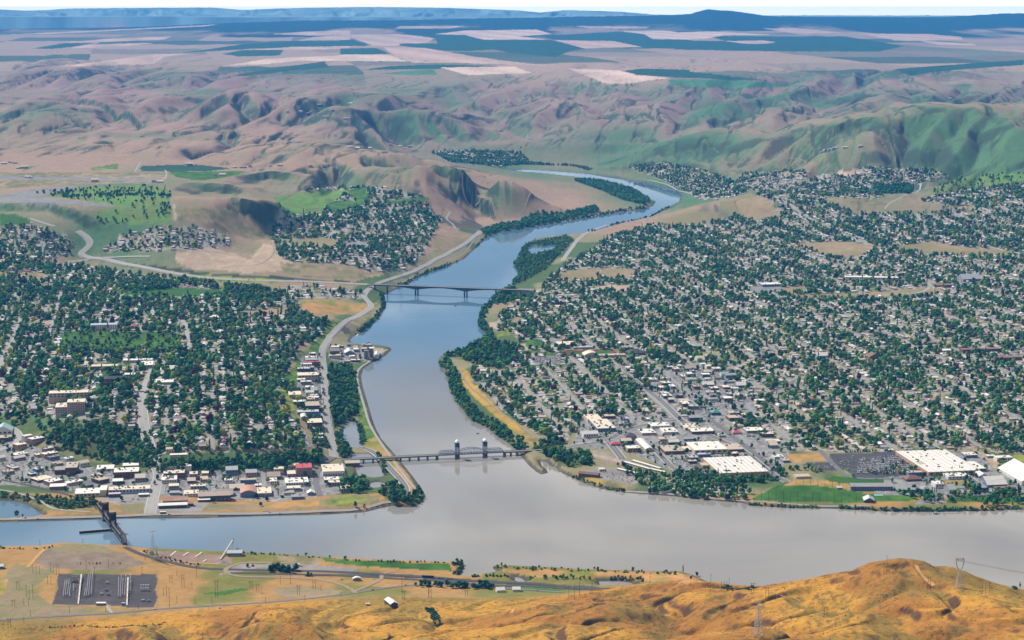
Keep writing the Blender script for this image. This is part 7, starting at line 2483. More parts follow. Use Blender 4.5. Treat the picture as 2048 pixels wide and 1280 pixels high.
TXY = [np.concatenate([t[i] for t in TR]) for i in range(6)]
tX, tY, tR, tK, tT, tZn = TXY
tZ = np.maximum(ground_z(tX, tY), 0.2) - 0.1
tpx, tpy = project(tX, tY, tZ)
NT = len(tX)
var = np.zeros(NT, int)
for k, kd in enumerate(KINDS):
    s = np.where(tK == k)[0]
    pick = rng.integers(0, KIND_N[kd], len(s))
    ids = np.array([PKEYS.index((kd, j)) for j in range(KIND_N[kd])])
    var[s] = ids[pick]
hsc = tR * rng.uniform(0.85, 1.15, NT)
thin = np.where(np.isin(tK, [1]), 0.42, np.where(tK == 2, 0.55, 1.0))
gx_, gz_ = tR * thin, np.where(tK == 1, hsc * 0.75, np.where(tK == 2, hsc * 0.62, hsc))
tint = TINTS[tT] * rng.uniform(0.65, 1.5, (NT, 1)) * rng.uniform(0.92, 1.08, (NT, 3))
heights = np.array([CROWN[k][2] for k in PKEYS])[var] * gz_
app = np.maximum(gx_ * 2, heights) / tY * np.where((tpx > 0) & (tpx < 2048) & (tpy < 1290), 1, 0)
big = np.zeros(NT, bool)
bushy = (tK == 3) | (tR < 1.3)
for grp in (bushy, ~bushy):
    ids = np.where(grp)[0]
    big[ids[np.argsort(-app[ids])[:295]]] = True
ZWHERE = {'left town': 'in the left hill town', 'old downtown': 'in the old downtown', 'wooded bluff': 'on the wooded bluff', 'pond woods': 'in the woods round the levee ponds', 'right bank thicket': 'in the thicket along the right bank',
          'camp ground': 'among the caravans of the riverside camp', 'shore park': 'in the shore park', 'pond shore': 'beside the left pond', 'bank woods': 'near the right end of the lift bridge', 'river park trees': 'in the riverside park on the right',
          'levee brush': 'on the right-hand levee', 'orchard row': 'in the double row above the driving range', 'car park trees': 'in the car parks of the stores', 'right shops': 'among the right-hand shops', 'right stores': 'near the largest store',
          'lone': 'standing alone on open ground', 'right town': 'in the right-hand town', 'hillside sage': 'on the golden foreground slopes', 'strip below the bluff': 'on the strip below the bluff'}
for i in np.where(big)[0]:
    kd, j = PKEYS[var[i]]
    zone = ZN[tZn[i]]
    wh = ZWHERE.get(zone, ('in the ' if not zone.startswith('scattered') else 'among the ') + zone)
    nm_ = 'shrub' if bushy[i] else 'tree'
    shape = {'round': 'round', 'tall': 'narrow', 'cone': 'conical', 'bush': 'low'}[kd]
    lab = f"{shape} {TINTN[tT[i]]} {nm_} {locate(tpx[i], tpy[i])}"
    r = empty(nm_, (tX[i], tY[i], tZ[i]), rng.uniform(0, 6.28), lab, nm_, f"{nm_}s {wh}")
    r.scale = (gx_[i], gx_[i], gz_[i])
    cme, tme_, _h = CROWN[(kd, j)]
    for pn, me_ in (("trunk", tme_), ("crown", cme)):
        if pn == "trunk" and kd == 'bush':
            pn = "stem"
        o = bpy.data.objects.new(pn, me_)
        COL.objects.link(o)
        o.parent = r
        if pn == "crown":
            o['tint'] = [float(c) for c in tint[i]]
restm = ~big & (app >= 0)
mass = [("mass of trees through the left-hand town and its bluff", (tpx < 960) & (tpy < 1050) & (tpy > 440)), ("mass of trees through the right-hand town and its river bank", (tpx >= 960) & (tpy < 1050) & (tpy > 440)),
        ("far trees on golf courses, islands and hill suburbs", tpy <= 440), ("scattered sage and shrubs over the near bank and golden slopes", tpy >= 1050)]
for lb, mk in mass:
    q = restm & mk
    scatter("trees" if 'sage' not in lb else "sage_brush", lb, np.c_[tX, tY, tZ][q], var[q], np.c_[gx_, gx_, gz_][q], tint[q], "trees" if 'sage' not in lb else "shrubs")
print("trees", NT)
# ------------------------------------------------------------------ cars and caravans
CARC = [("white", (0.72, 0.72, 0.70), .30), ("silver", (0.45, 0.46, 0.48), .26), ("dark grey", (0.07, 0.075, 0.085), .2), ("red", (0.35, 0.03, 0.03), .09), ("blue", (0.04, 0.08, 0.24), .1), ("tan", (0.36, 0.30, 0.22), .05)]
CARM = [paint("car_paint_" + n.replace(' ', '_'), c, 0.3, 0.03, 0.3, 0.0, 0.6) for n, c, w in CARC]


def car_mb():
    m = MB()
    m.prism([(-2.3, .35), (2.3, .35), (2.35, .85), (1.2, 1.0), (-2.2, 1.02), (-2.35, .8)], -.9, .9, 0)
    m.prism([(-1.9, 1.02), (1.0, 1.0), (.35, 1.5), (-1.4, 1.52)], -.78, .78, 1)
    m.prism([(-1.35, 1.525), (.3, 1.505), (.3, 1.56), (-1.35, 1.58)], -.72, .72, 0)
    for x in (-1.4, 1.45):
        for y in (-.92, .72):
            m.box(x - .33, y, 0, x + .33, y + .2, .66, 2)
    return m


def van_mb():
    m = MB()
    m.box(-3.6, -1.2, .5, 3.6, 1.2, 3.0, 0)
    m.box(2.0, -1.22, 1.6, 3.62, 1.22, 2.3, 1)
    m.box(-2.6, -1.22, 1.7, .8, 1.22, 2.3, 1)
    m.box(-1.4, -.6, 3.0, -.4, .6, 3.3, 2)
    for x in (-1.8, 2.2):
        for y in (-1.22, 1.0):
            m.box(x - .4, y, 0, x + .4, y + .22, .8, 2)
    return m


TYRE = paint("tyre_rubber", (0.02, 0.02, 0.02), 0.9)
_c = car_mb().build("parked_car", [CARM[0], GLASS, TYRE])
CAR_ME = _c.data
bpy.data.objects.remove(_c)
_c = van_mb().build("caravan", [R_WHITE, GLASS, TYRE])
VAN_ME = _c.data
bpy.data.objects.remove(_c)
cr = np.random.default_rng(21)
CARS = []


def lot(poly, fillp, rowgap, where, turn=math.pi / 2, step=2.9, pairs=True):
    xs = np.array([p[0] for p in poly], float)
    ys = np.array([p[1] for p in poly], float)
    g = G(xs, ys)
    a, b = grid_coords(g[:, 0], g[:, 1])
    A = np.arange(a.min(), a.max(), step)
    rows = []
    bb = b.min()
    while bb < b.max():
        rows += [bb, bb + 5.6] if pairs else [bb]
        bb += rowgap
    aa, bb2 = np.meshgrid(A, np.array(rows))
    X, Y = grid_inv(aa.ravel(), bb2.ravel())
    z = ground_z(X, Y)
    px, py = project(X, Y, z)
    m = inpoly(px, py, poly) & (cr.random(len(X)) < fillp)
    for i in np.where(m)[0]:
        CARS.append((X[i], Y[i], z[i] + .05, GRID_A + turn + cr.choice([0, math.pi]) + cr.normal(0, .03), where))


lot([(1722, 916), (1822, 909), (1862, 944), (1712, 949)], 0.80, 17, "in the car park of the largest store")
lot([(1668, 910), (1722, 908), (1712, 945), (1690, 945)], 0.10, 17, "in the car park of the largest store")
lot([(1352, 918), (1395, 915), (1440, 945), (1400, 962), (1340, 930)], 0.6, 18, "in the car park of the skylit store")
lot([(1395, 913), (1490, 910), (1500, 920), (1410, 926)], 0.5, 18, "in the car park of the skylit store")
lot([(1310, 885), (1440, 878), (1450, 888), (1330, 900)], 0.45, 18, "in the shared shop car park")
lot([(1245, 893), (1285, 890), (1295, 905), (1255, 910)], 0.55, 14, "in the dealer's yard")
lot([(1215, 835), (1232, 833), (1252, 858), (1238, 860)], 0.3, 18, "in the car park at the bridge road fork")
lot([(1058, 715), (1110, 713), (1130, 726), (1082, 729)], 0.7, 16, "in the car park by the playing fields")
lot([(1850, 962), (1890, 960), (1890, 972), (1850, 974)], 0.4, 17, "in the car park beside the lodge")
lot([(1640, 930), (1665, 926), (1685, 937), (1645, 940)], 0.25, 20, "on the half-empty car park")
lot([(1205, 940), (1285, 948), (1290, 960), (1262, 967), (1210, 955)], 0.22, 13, "in the gravel yard")
lot([(240, 1000), (290, 997), (290, 1002), (240, 1006)], 0.2, 14, "in the yard left of the avenue")
lot([(0, 890), (120, 905), (200, 940), (310, 950), (300, 985), (160, 985), (0, 965)], 0.10, 16, "in the old downtown")
lot([(330, 942), (640, 938), (640, 985), (330, 985)], 0.10, 16, "in the old downtown")
lot([(605, 735), (640, 735), (648, 880), (630, 880)], 0.18, 14, "on the strip below the bluff")
lot([(665, 697), (720, 697), (720, 716), (665, 716)], 0.25, 14, "near the grain towers")
lot([(1310, 770), (1410, 730), (1510, 800), (1440, 845), (1340, 815)], 0.12, 16, "along the right-hand main street")
# cars on the roads
for (L, w), (nm, m, ww, pts, edge) in zip(ROAD_XY, ROADS):
    if nm in ("highway", "riverside_highway", "levee_road", "avenue", "parkway", "bridge_road"):
        n = max(1, int(len(L) * 22 / (95 if edge else 160)))
        for i in cr.integers(1, len(L) - 2, n):
            d = L[i + 1] - L[i]
            d /= max(np.hypot(*d), 1e-6)
            s = cr.choice([-1, 1]) * w * .22
            X, Y = L[i, 0] - d[1] * s, L[i, 1] + d[0] * s
            CARS.append((X, Y, ground_z(X, Y)[0] + .6, math.atan2(d[1], d[0]), "driving on the " + nm.replace('_', ' ')))
# trucks and cars in the near yard
for p in ((489, 1106), (495, 1107), (502, 1108), (512, 1110), (586, 1132), (603, 1133), (446, 1146), (684, 1160), (748, 1159), (1066, 1182), (1075, 1182), (418, 1216), (440, 1217)):
    g = Gp(*p)
    CARS.append((g.x, g.y, g.z + .05, cr.uniform(0, 3), "in the near bank yards"))
CA = np.array([c[:4] for c in CARS])
ok = np.zeros(len(CA), bool)
cpx, cpy = project(CA[:, 0], CA[:, 1], CA[:, 2])
ok = (cpx > 2) & (cpx < 2046) & (cpy < 1278)
ccol = cr.choice(len(CARC), len(CA), p=np.array([c[2] for c in CARC]))
order = np.argsort(np.where(ok, CA[:, 1], 1e9))
moving = {True: "car", False: "parked_car"}
for i in order[:298]:
    n_ = CARC[ccol[i]][0]
    w = CARS[i][4]
    o = bpy.data.objects.new("car" if w.startswith("driving") else "parked_car", CAR_ME)
    COL.objects.link(o)
    o.location = CA[i, :3]
    o.rotation_euler = (0, 0, CA[i, 3])
    o.material_slots[0].link = 'OBJECT'
    o.material_slots[0].material = CARM[ccol[i]]
    tag(o, f"{n_} car {'' if w.startswith('driving') else 'parked '}{w} {locate(cpx[i], cpy[i])}" if len((w + ' ' + locate(cpx[i], cpy[i])).split()) < 13 else f"{n_} car {w}", "car", "cars " + w)
# the remaining cars joined
base = car_mb()
bv = np.array(base.v)
bf = []
bm_ = []
for f, mi in zip(base.f, base.m):
    for k in range(1, len(f) - 1):
        bf.append((f[0], f[k], f[k + 1]))
        bm_.append(mi)
bf = np.array(bf)
bm_ = np.array(bm_)
rest_c = [i for i in order[298:] if ok[i]]
if rest_c:
    V, F, Mi = [], [], []
    for q, i in enumerate(rest_c):
        c, s = math.cos(CA[i, 3]), math.sin(CA[i, 3])
        V.append(np.c_[CA[i, 0] + bv[:, 0] * c - bv[:, 1] * s, CA[i, 1] + bv[:, 0] * s + bv[:, 1] * c, CA[i, 2] + bv[:, 2]])
        F.append(bf + q * len(bv))
        Mi.append(np.where(bm_ == 0, ccol[i], np.where(bm_ == 1, len(CARC), len(CARC) + 1)))
    o = np_mesh("parked_cars", np.vstack(V), np.vstack(F), CARM + [GLASS, TYRE])
    o.data.polygons.foreach_set('material_index', np.concatenate(Mi).astype(np.int32))
    o['kind'] = 'stuff'
    tag(o, "many more parked cars in the town car parks", "cars")
# caravans in the riverside camp
vr = np.random.default_rng(8)
n_v = 0
for _ in range(900):
    if n_v >= 130:
        break
    x, y = vr.uniform(1295, 1500), vr.uniform(958, 998)
    if not inpoly(np.array([x]), np.array([y]), [(1300, 968), (1345, 955), (1440, 965), (1500, 980), (1490, 998), (1400, 992), (1300, 985)])[0]:
        continue
    g = Gp(x, y)
    o = bpy.data.objects.new("caravan", VAN_ME)
    COL.objects.link(o)
    o.location = (g.x, g.y, g.z + .05)
    o.rotation_euler = (0, 0, vr.choice([0.2, 1.0, 1.8]))
    o.scale = (1.2, 1.2, 1.1)
    third = "left end" if x < 1365 else ("middle" if x < 1435 else "right end")
    rowp_ = "river side" if y > 983 else ("middle rows" if y > 972 else "store side")
    tag(o, f"white caravan at the {third} of the riverside camp, {rowp_}", "caravan", "caravans in the riverside camp")
    n_v += 1

# ------------------------------------------------------------------ poles, pylons
WOODP = paint("weathered_pole_wood", (0.095, 0.065, 0.050), 0.95, 0.25, 0.5)
PYL = paint("galvanised_lattice", (0.46, 0.45, 0.42), 0.5, 0.15, 0.3, 0.3)


def px_height(x, yt, yb):
    g = Gp(x, yb)
    r = math.hypot(g.y * _cp + (CAM_H - g.z) * _sp, 0)
    return g, (yb - yt) * r / FPX / math.cos(PITCH + math.atan((yb - 640) / FPX) * 0 + 0.12)


SINGLE = [(1421.4, 1148, 1180.5), (1442.7, 1163, 1182), (1448.4, 1162, 1182), (1453.3, 1163, 1182), (1458, 1156, 1179.5), (1773, 1111, 1148), (1768, 1126, 1146), (804, 1150, 1184), (1137.5, 1171, 1195), (1149, 1169, 1199), (1159, 1150, 1191), (1184, 1166, 1189),
          (524, 1173, 1189), (561, 1152, 1170), (581.6, 1150, 1168), (642, 1170, 1181), (531, 1195, 1206), (610, 1190, 1201), (682, 1184, 1193), (405, 1265, 1279), (424, 1193, 1207), (66, 1129, 1146), (72.5, 1131, 1147), (79, 1131, 1147), (101, 1125, 1144), (107, 1131, 1148), (113, 1128, 1150),
          (53, 1170, 1195), (59, 1180, 1197), (66, 1168, 1197), (48, 1197, 1212), (57, 1196, 1211), (61, 1219, 1233), (95.5, 1152, 1168), (102, 1153, 1168), (172.7, 1119.5, 1139), (217, 1118, 1134), (190, 1134, 1162), (284, 1134, 1148), (48, 1235, 1248), (339, 1176, 1214), (333, 1172, 1191), (327, 1176, 1191),
          (384, 1164, 1178), (393, 1134, 1156), (354, 1192, 1207), (390, 1192, 1208), (139, 1214, 1226), (211, 1206, 1224), (277, 1209, 1219), (166, 1077, 1089), (80, 1079, 1092), (290, 1110, 1119), (118, 1131, 1150), (354, 1139, 1152), (1300, 1152, 1166), (700, 1172, 1181), (1964, 1166, 1188), (1971, 1165, 1187), (1979, 1166, 1186), (857, 1177, 1192)]
HFRAME = [(1505, 1165, 1184), (1534, 1173, 1194), (1858, 1152, 1181), (1769, 1188, 1205), (1651, 1214, 1231), (807, 1181, 1198), (860, 1178, 1196), (933, 1179, 1193), (433.5, 1160, 1195), (502, 1161, 1178), (516, 1168, 1185), (597, 1170, 1191), (628.5, 1158, 1176), (36, 1162, 1178), (27, 1199, 1213), (19, 1236, 1256), (366, 1148, 1174), (342, 1150, 1166), (1348, 1176, 1188)]
for x, yt, yb in SINGLE:
    g, h = px_height(x, yt, yb)
    h = min(max(h, 9), 34)
    r = empty("utility_pole", g, 0.3, f"single wooden pole {locate(x, yb)}", "pole", "wooden poles on the near bank and slopes")
    MB().cone((0, 0), .34, .22, -1.5, h, 6).build("pole", WOODP, r)
    MB().box(-1.5, -.12, h - 1.3, 1.5, .12, h - 1.0).build("cross_arm", WOODP, r)
for x, yt, yb in HFRAME:
    g, h = px_height(x, yt, yb)
    h = min(max(h, 11), 34)
    r = empty("utility_pole", g, 0.15, f"two-legged wooden pole frame {locate(x, yb)}", "pole frame", "two-legged pole frames on the near bank and slopes")
    for x_ in (-2.1, 2.1):
        MB().cone((x_, 0), .34, .24, -1.5, h, 6).build("pole", WOODP, r)
    MB().box(-4.6, -.15, h - 2.0, 4.6, .15, h - 1.6).build("cross_arm", WOODP, r)
    MB().bar((-2.1, 0, h * .55), (2.1, 0, h * .8), .2).bar((2.1, 0, h * .55), (-2.1, 0, h * .8), .2).build("brace", WOODP, r)


def pylon(x, yt, yb, style, label, rz=0.2):
    g, h = px_height(x, yt, yb)
    r = empty("pylon", g, rz, label, "pylon")
    wb = h * (0.115 if style != 'pair' else 0.075)
    wt = h * 0.028
    hw = h * (0.60 if style == 'ring' else 0.82)
    for sx in (-1, 1):
        for sy in (-1, 1):
            MB().bar((sx * wb, sy * wb, -2), (sx * wt, sy * wt, hw), .34).build("leg", PYL, r)
    n = 8
    for fx, fy in ((1, 0), (-1, 0), (0, 1), (0, -1)):
        m = MB()
        for k in range(n):
            z0, z1 = hw * (k / n) ** .9, hw * ((k + 1) / n) ** .9
            a, b = wb + (wt - wb) * z0 / hw, wb + (wt - wb) * z1 / hw
            for s in (-1, 1):
                p = (fx * a + fy * s * a, fy * a + fx * s * a, z0)
                q = (fx * b - fy * s * b, fy * b - fx * s * b, z1)
                m.bar(p, q, .22)
            m.bar((fx * b + fy * b, fy * b + fx * b, z1), (fx * b - fy * b, fy * b - fx * b, z1), .22)
        m.build("lattice_face", PYL, r)
    if style == 'ring':
        for s in (-1, 1):
            pts = [(s * wt, 0, hw), (s * h * .12, 0, h * .74), (s * h * .135, 0, h * .88), (s * h * .10, 0, h)]
            m = MB()
            for y_ in (-.7, .7):
                for p, q in zip(pts, pts[1:]):
                    m.bar((p[0], y_, p[2]), (q[0], y_, q[2]), .38)
                    m.bar((p[0] * .80, y_, p[2] + 1), (q[0] * .80, y_, q[2]), .3)
                    m.bar((p[0], y_, p[2]), (q[0] * .80, y_, q[2]), .2)
                    m.bar((q[0], y_, q[2]), (p[0] * .80, y_, p[2] + 1), .2)
            m.build("head_arm", PYL, r)
        m = MB()
        for y_ in (-.7, .7):
            m.bar((-h * .15, y_, h * .94), (h * .15, y_, h * .94), .34)
            m.bar((-h * .15, y_, h * .985), (h * .15, y_, h * .985), .34)
            for k in range(10):
                m.bar((h * .15 * (k / 5 - 1), y_, h * .94), (h * .15 * ((k + 1) / 5 - 1), y_, h * .985), .18)
        m.build("cross_arm", PYL, r)
        for s in (-.06, 0, .06):
            MB().cone((h * s, 0), .3, .3, h * .86, h * .94, 6).build("insulator", paint("insulator_glass", (0.12, 0.11, 0.16), 0.2), r)
    else:
        for zz, ln in ((.98, .11), (.84, .14)) if style == 'arms' else ((.97, .12),):
            m = MB()
            for y_ in (-.6, .6):
                m.bar((-h * ln, y_, h * zz), (h * ln, y_, h * zz), .34)
                m.bar((-h * ln, y_, h * zz), (0, y_, h * (zz + .035)), .25)
                m.bar((h * ln, y_, h * zz), (0, y_, h * (zz + .035)), .25)
            m.build("cross_arm", PYL, r)
        MB().bar((0, 0, hw), (0, 0, h), .5).build("mast", PYL, r)
    return r


pylon(1918, 1116, 1176, 'ring', "tall ring-headed lattice pylon on the right shoulder of the golden hill", 0.1)
pylon(1516, 1202, 1274, 'arms', "pale lattice pylon with slanting cross arms on the front golden slope", 0.6)
pylon(307, 1062, 1119, 'pair', "slim lattice pylon standing by the water right of the railway lift bridge", 0.2)
pylon(314, 1094, 1120, 'pair', "short lattice mast beside the slim waterside pylon", 0.2)
pylon(802, 530, 576, 'pair', "very slim tall mast on the left bank behind the concrete girder bridge", 0.0)
pylon(1046, 538, 564, 'pair', "slim mast among trees on the right bank behind the girder bridge", 0.0)

# wires from the ring-headed pylon towards the river and off to the right
wire_m = paint("power_wire", (0.05, 0.05, 0.055), 0.6)
a_ = at_y(1918, 1119, Gp(1918, 1176).y)
wr = empty("power_line", (a_[0], a_[1], a_[2]), 0, "sagging power wires running right from the ring-headed pylon", "wires")
for k_, (dz, dy) in enumerate(((0, 0), (-2, 0), (-1, 0))):
    m = MB()
    end = Vector((900.0, 160.0 + 12 * k_, -10.0 * k_ - 22))
    st = Vector(((k_ - 1) * 6.0, 0, dz))
    pts = [st + (end - st) * (t / 24) + Vector((0, 0, -55 * (1 - (2 * t / 24 - 1) ** 2))) for t in range(25)]
    for p, q in zip(pts, pts[1:]):
        m.bar(p, q, .14)
    m.build("wire", wire_m, wr)

# netting poles of the driving range
for k in range(15):
    x = 1508 + k * 14.6
    g = Gp(x, 1001.5 + k * 0.32)
    r = empty("net_pole", g, 0, f"tall dark netting pole along the river side of the driving range, {'left third' if k < 5 else ('middle' if k < 10 else 'right third')}", "pole", "netting poles round the driving range")
    MB().cone((0, 0), .38, .25, -1, 23, 6).build("pole", paint("dark_pole_steel", (0.05, 0.05, 0.05), 0.6), r)
for k in range(9):
    x = 1592 + k * 14.5
    g = Gp(x, 967 + k * 1.6)
    r = empty("net_pole", g, 0, "tall dark netting pole behind the orange tee line", "pole", "netting poles behind the tee line")
    MB().cone((0, 0), .38, .25, -1, 14, 6).build("pole", paint("dark_pole_steel", (0.05, 0.05, 0.05), 0.6), r)

# ------------------------------------------------------------------ substation
def S2(x, y):
    return Gp(90 + .1728 * x, 1130 + .1728 * y)


def between(a, b):
    d = b - a
    return math.atan2(d.y, d.x), math.hypot(d.x, d.y)


ROWS = [((210, 385), (235, 215)), ((235, 375), (258, 205)), ((260, 370), (283, 200)), ((283, 385), (295, 250)), ((325, 325), (335, 250)), ((455, 385), (470, 300)), ((480, 380), (505, 150)), ((505, 375), (530, 130)), ((535, 365), (553, 115)),
        ((848, 385), (855, 185)), ((870, 395), (885, 165)), ((895, 370), (905, 200)), ((920, 380), (935, 160)), ((985, 330), (993, 150))]
for k, (p, q) in enumerate(ROWS):
    a, b = S2(*p), S2(*q)
    rz, L = between(a, b)
    nth = ("first", "second", "third", "fourth", "fifth", "sixth", "seventh", "eighth", "ninth")
    lab = f"{nth[k] if k < 9 else nth[k - 9]} row of pale bus bars from the left in the {'left' if k < 9 else 'right'} half of the substation"
    r = empty("bus_bar_row", a, rz, lab, "bus bars", "rows of bus bars in the substation")
    MB().bar((0, 0, 4.6), (L, 0, 4.6), .55).build("bus_bar", STEELW, r)
    n = max(3, int(L / 9))
    for j in range(n):
        x = L * (j + .3) / n
        MB().box(x - .22, -.22, -.5, x + .22, .22, 4.3).box(x - .5, -.5, 4.1, x + .5, .5, 4.4).build("post", STEELW, r)
for k, (p, q) in enumerate((((385, 455), (422, 145)), ((948, 470), (962, 190)))):
    a, b = S2(*p), S2(*q)
    rz, L = between(a, b)
    r = empty("bus_gantry", a, rz, f"long white cable trench wall through the {'left' if k == 0 else 'right'} half of the substation", "gantry")
    MB().box(0, -1.2, -.5, L, 1.2, 1.3).build("trench_wall", paint("pale_trench_concrete", (0.62, 0.58, 0.50), 0.8), r)
    for j in range(5):
        x = L * (j + .5) / 5
        MB().bar((x, -4, 0), (x, -4, 9), .5).bar((x, 4, 0), (x, 4, 9), .5).bar((x, -4.4, 8.6), (x, 4.4, 8.6), .5).build("portal", STEELW, r)
TRD = paint("transformer_green", (0.10, 0.16, 0.15), 0.5)
for k, (p, lb) in enumerate((((325, 200), "left one of two big transformers at the top left of the substation"), ((360, 200), "right one of two big transformers at the top left of the substation"), ((710, 300), "dark transformer in the middle of the substation"), ((735, 350), "teal-topped transformer in the middle of the substation"),
                             ((655, 345), "small pale transformer in the middle of the substation"), ((1135, 420), "pale transformer at the lower right of the substation"), ((1200, 425), "dark transformer at the lower right corner of the substation"), ((722, 215), "white lorry-sized cabinet near the top of the substation"))):
    g = S2(*p)
    r = empty("transformer", g, 0.1, lb, "transformer")
    MB().box(-2.6, -1.8, -.3, 2.6, 1.8, 3.4).build("tank", UNIT if k in (0, 1, 2, 6) else (TRD if k == 3 else STEELW), r)
    for s in (-1, 1):
        m = MB()
        for j in range(5):
            m.box(-2.2 + j * .95, s * 1.85 - .4, .4, -1.7 + j * .95, s * 1.85 + .4, 3.0)
        m.build("radiator", STEELW, r)['kind'] = 'stuff'
    for x_ in (-1.5, 0, 1.5):
        MB().cone((x_, 0), .3, .18, 3.4, 5.4, 6).build("bushing", STEELW, r)
    if k < 2:
        MB().box(-2.4, 4, 0, -1.8, 4.6, 13).box(1.8, 4, 0, 2.4, 4.6, 13).box(-2.6, 3.9, 11.5, 2.6, 4.7, 13.0).box(-2.6, 3.9, 7.0, 2.6, 4.7, 9.5).build("firewall_frame", STEELW, r)
for i in range(4):
    for j in range(2):
        g = S2(1112 + i * 28, 262 + j * 36)
        r = empty("capacitor_rack", g, 0.0, f"white capacitor rack at the right of the substation, {'back' if j == 0 else 'front'} row", "rack", "capacitor racks in the substation")
        m = MB()
        for x_ in (-1.3, 1.3):
            for y_ in (-1.3, 1.3):
                m.bar((x_, y_, 0), (x_, y_, 5.4), .35)
        m.build("frame", STEELW, r)
        for z_ in (1.6, 3.4, 5.2):
            MB().box(-1.5, -1.5, z_, 1.5, 1.5, z_ + .7).build("tray", STEELW, r)
# fence round the yard
CORN = [Gp(104, 1210.5), Gp(118, 1147), Gp(314.5, 1147), Gp(313.5, 1217.5)]
fr_ = empty("yard_fence", CORN[0], 0, "long pale fence round the dark gravel substation yard", "fence")
pm_ = small_mesh("post", lambda: MB().box(-.15, -.15, -1, .15, .15, 2.6), STEELW)
for a, b in zip(CORN, CORN[1:] + CORN[:1]):
    d = b - a
    n = int(d.length / 9)
    rm = MB()
    pts = []
    for k in range(n + 1):
        q = a + d * (k / n)
        q.z = ground_z(q.x, q.y)[0]
        pts.append(q - CORN[0])
        if k < n:
            put("post", pm_, fr_, q - CORN[0])
    for p, q in zip(pts, pts[1:]):
        rm.bar(p + Vector((0, 0, 2.2)), q + Vector((0, 0, 2.2)), .14)
    rm.build("rail", STEELW, fr_)

# ------------------------------------------------------------------ conveyor on the near bank
g0 = Gp(440.5, 1120)
top = at_y(466, 1079, Gp(454, 1101.0).y + 26)
cv = empty("conveyor", g0, 0, "tall slanting conveyor reaching over the water from the near bank yard", "conveyor")
T = Vector(top) - g0
d = T.normalized()
MB().bar((0, 0, .8), T, 2.4, 1.6).build("belt_gallery", paint("pale_gallery_sheet", (0.50, 0.48, 0.43), 0.6, 0.12, 0.2), cv)
m = MB()
for f in (.35, .6, .85):
    p = T * f
    for s in (-1.6, 1.6):
        m.bar((p.x + s, p.y, p.z), (p.x + s * 2.0, p.y, min(0.0, ground_z(g0.x + p.x, g0.y + p.y)[0] - g0.z)), .35)
    m.bar((p.x - 2, p.y, p.z * .5), (p.x + 2, p.y, p.z * .5), .3)
m.build("trestle", UNIT, cv)
MB().bar(T, T + Vector((0, 0, -9)), 1.1).box(T.x - 1.6, T.y - 1.6, T.z - .5, T.x + 1.6, T.y + 1.6, T.z + 1.8).build("spout", UNIT, cv)
g = Gp(446, 1127)
hp = empty("gravel_heap", g, 0, "grey gravel heap beneath the slanting conveyor", "heap")
bmh = bmesh.new()
bmesh.ops.create_cone(bmh, segments=18, radius1=12, radius2=0.6, depth=6.5, cap_ends=True)
for v in bmh.verts:
    v.co.x *= 1.5
    v.co += Vector((random.uniform(-.8, .8), random.uniform(-.8, .8), 2.2))
mh = bpy.data.meshes.new("heap")
bmh.to_mesh(mh)
bmh.free()
mh.materials.append(paint("grey_gravel", (0.30, 0.28, 0.26), 0.95, 0.2, 0.3))
ho_ = bpy.data.objects.new("heap", mh)
COL.objects.link(ho_)
ho_.parent = hp

# pale slabs laid out on the gravel pad by the water
for k, (p, q) in enumerate((((341, 1112), (352, 1103)), ((366, 1112), (377, 1105)), ((391, 1114), (404, 1105)), ((405, 1124), (413, 1120)))):
    a, b = Gp(*p), Gp(*q)
    rz, L = between(a, b)
    r = empty("concrete_slab", a, rz, ("leftmost", "second", "third", "lower right")[k] + " pale slab laid on the tan pad left of the conveyor", "slab")
    MB().box(0, -1.6, -.3, L, 1.6, .8).build("slab", paint("pale_slab", (0.60, 0.55, 0.46), 0.9), r)
# rail wagons
for k, (x, y) in enumerate(((850, 1155), (862, 1155.5), (882, 1157.5), (900, 1158.5))):
    g = Gp(x, y)
    r = empty("rail_wagon", g, -0.25, ("left dark rail wagon of a pair beside the grove", "right dark rail wagon of a pair beside the grove", "flat rail wagon right of the dark pair", "flat rail wagon nearest the inlet")[k], "wagon")
    hh = 4.0 if k < 2 else 1.3
    MB().box(-5.5, -1.5, 1.0, 5.5, 1.5, hh).build("wagon_body", B_BLACK, r)
    for s in (-3.8, 3.8):
        MB().box(s - 1, -1.2, 0, s + 1, 1.2, 1.0).build("bogie", UNIT, r)

# ------------------------------------------------------------------ boats and floats
def boat(x, y, L, rz, label, mat):
    p = at_z(x, y, 0.0)
    r = empty("boat", p, rz, label, "boat")
    m = MB()
    vs = [(-L / 2, -L * .17, -.3), (L * .2, -L * .17, -.3), (L / 2, 0, -.1), (L * .2, L * .17, -.3), (-L / 2, L * .17, -.3),
          (-L / 2, -L * .2, 1.0), (L * .22, -L * .2, 1.0), (L * .56, 0, 1.3), (L * .22, L * .2, 1.0), (-L / 2, L * .2, 1.0)]
    m.add(vs, [(4, 3, 2, 1, 0), (5, 6, 7, 8, 9), (0, 1, 6, 5), (1, 2, 7, 6), (2, 3, 8, 7), (3, 4, 9, 8), (4, 0, 5, 9)])
    m.build("hull", mat, r)
    MB().prism([(-L * .2, 1.0), (L * .15, 1.0), (L * .06, 2.2), (-L * .18, 2.2)], -L * .13, L * .13).build("cabin", GLASS, r)
    return r


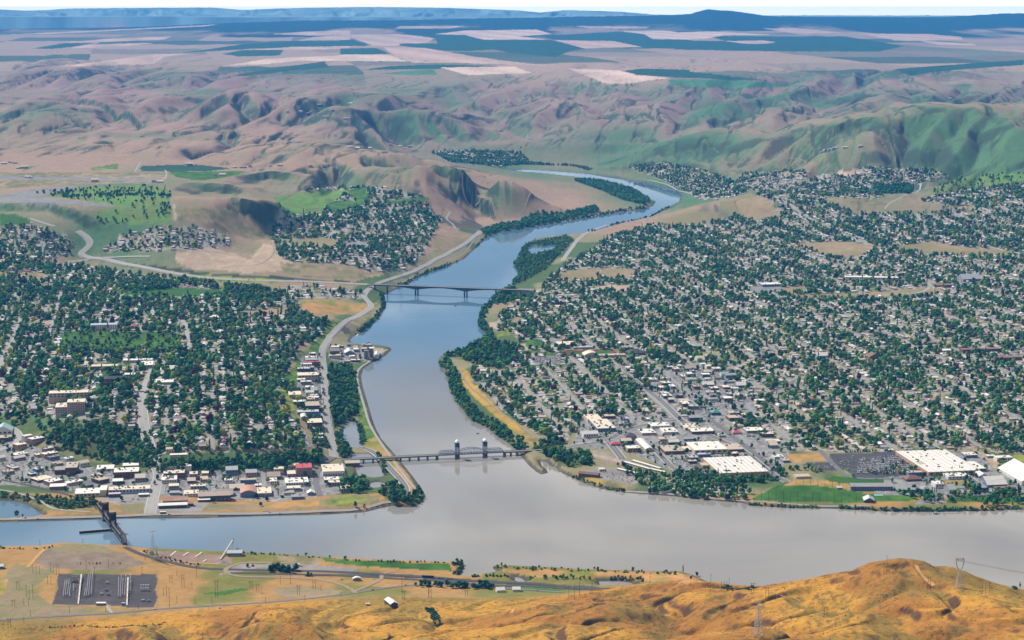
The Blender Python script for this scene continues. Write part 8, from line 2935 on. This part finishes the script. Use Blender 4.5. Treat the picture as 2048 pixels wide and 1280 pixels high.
boat(955.5, 867.5, 7, 3.0, "small dark motorboat near the right bank above the lift bridge", B_BLACK)
boat(911, 612, 9, 3.1, "tiny dark boat below the concrete girder bridge", B_BLACK)
boat(737.5, 685.5, 8, 0.1, "tiny boat off the point beside the grain towers", UNIT)
boat(1004, 509, 9, 0.3, "white boat on the upper reach left of the islet", R_WHITE)
boat(1873, 1028, 12, 0.0, "moored dark boat at the floating dock on the right shore", B_BLACK)
a, b = Vector(at_z(1868, 1027.0, 0)), Vector(at_z(1915, 1026.0, 0))
rz, L = between(a, b)
dk = empty("floating_dock", a, rz, "long pale floating dock at the right shore", "dock")
MB().box(0, -1.2, -.4, L, 1.2, .7).build("dock_deck", paint("pale_dock_planks", (0.55, 0.53, 0.49), 0.8), dk)
MB().box(4, 1.2, -.2, 6, 16, .9).build("gangway", STEELW, dk)
for k in range(6):
    MB().cone((L * k / 5, 1.4), .3, .3, -3, 3.2, 6).build("pile", WOODP, dk)
# boat ramp docks on the left shore
for k, (p, q) in enumerate((((697, 679), (706, 668)), ((713, 673), (719, 664)))):
    a, b = Vector(at_z(*p, 0)), Vector(at_z(*q, 0))
    rz, L = between(a, b)
    r = empty("boat_dock", a, rz, ("left" if k == 0 else "right") + " white dock at the boat ramp above the grain towers", "dock")
    MB().box(0, -1.6, -.4, L, 1.6, .9).build("dock_deck", W_WHITE, r)
# swimming pool at the lodge
g = Gp(1757, 990)
pl = empty("swimming_pool", g, 0.0, "small turquoise swimming pool in front of the riverside lodge", "pool")
MB().box(-9, -5, -.5, 9, 5, .35).build("pool_edge", W_WHITE, pl)
MB().box(-7.8, -3.9, 0, 7.8, 3.9, .38).build("pool_water", paint("pool_water_blue", (0.05, 0.45, 0.62), 0.1), pl)

# ------------------------------------------------------------------ where look-alikes near each other share a label, say which one
ORD = {2: ("left one", "right one"), 3: ("left one", "middle one", "right one")}
NTH = ("leftmost", "second from left", "third from left", "fourth from left", "fifth from left", "sixth from left", "seventh from left", "eighth from left", "ninth from left")
by = {}
for o in COL.objects:
    if o.parent is None and 'label' in o and o.get('kind') is None:
        by.setdefault(o['label'], []).append(o)
for lb, os_ in by.items():
    n = len(os_)
    if 2 <= n <= 9:
        os_.sort(key=lambda o: o.location.x / o.location.y)
        for k, o in enumerate(os_):
            full = lb + ", " + (ORD[n][k] if n in ORD else NTH[k])
            if len(full.split()) <= 16:
                o['label'] = full
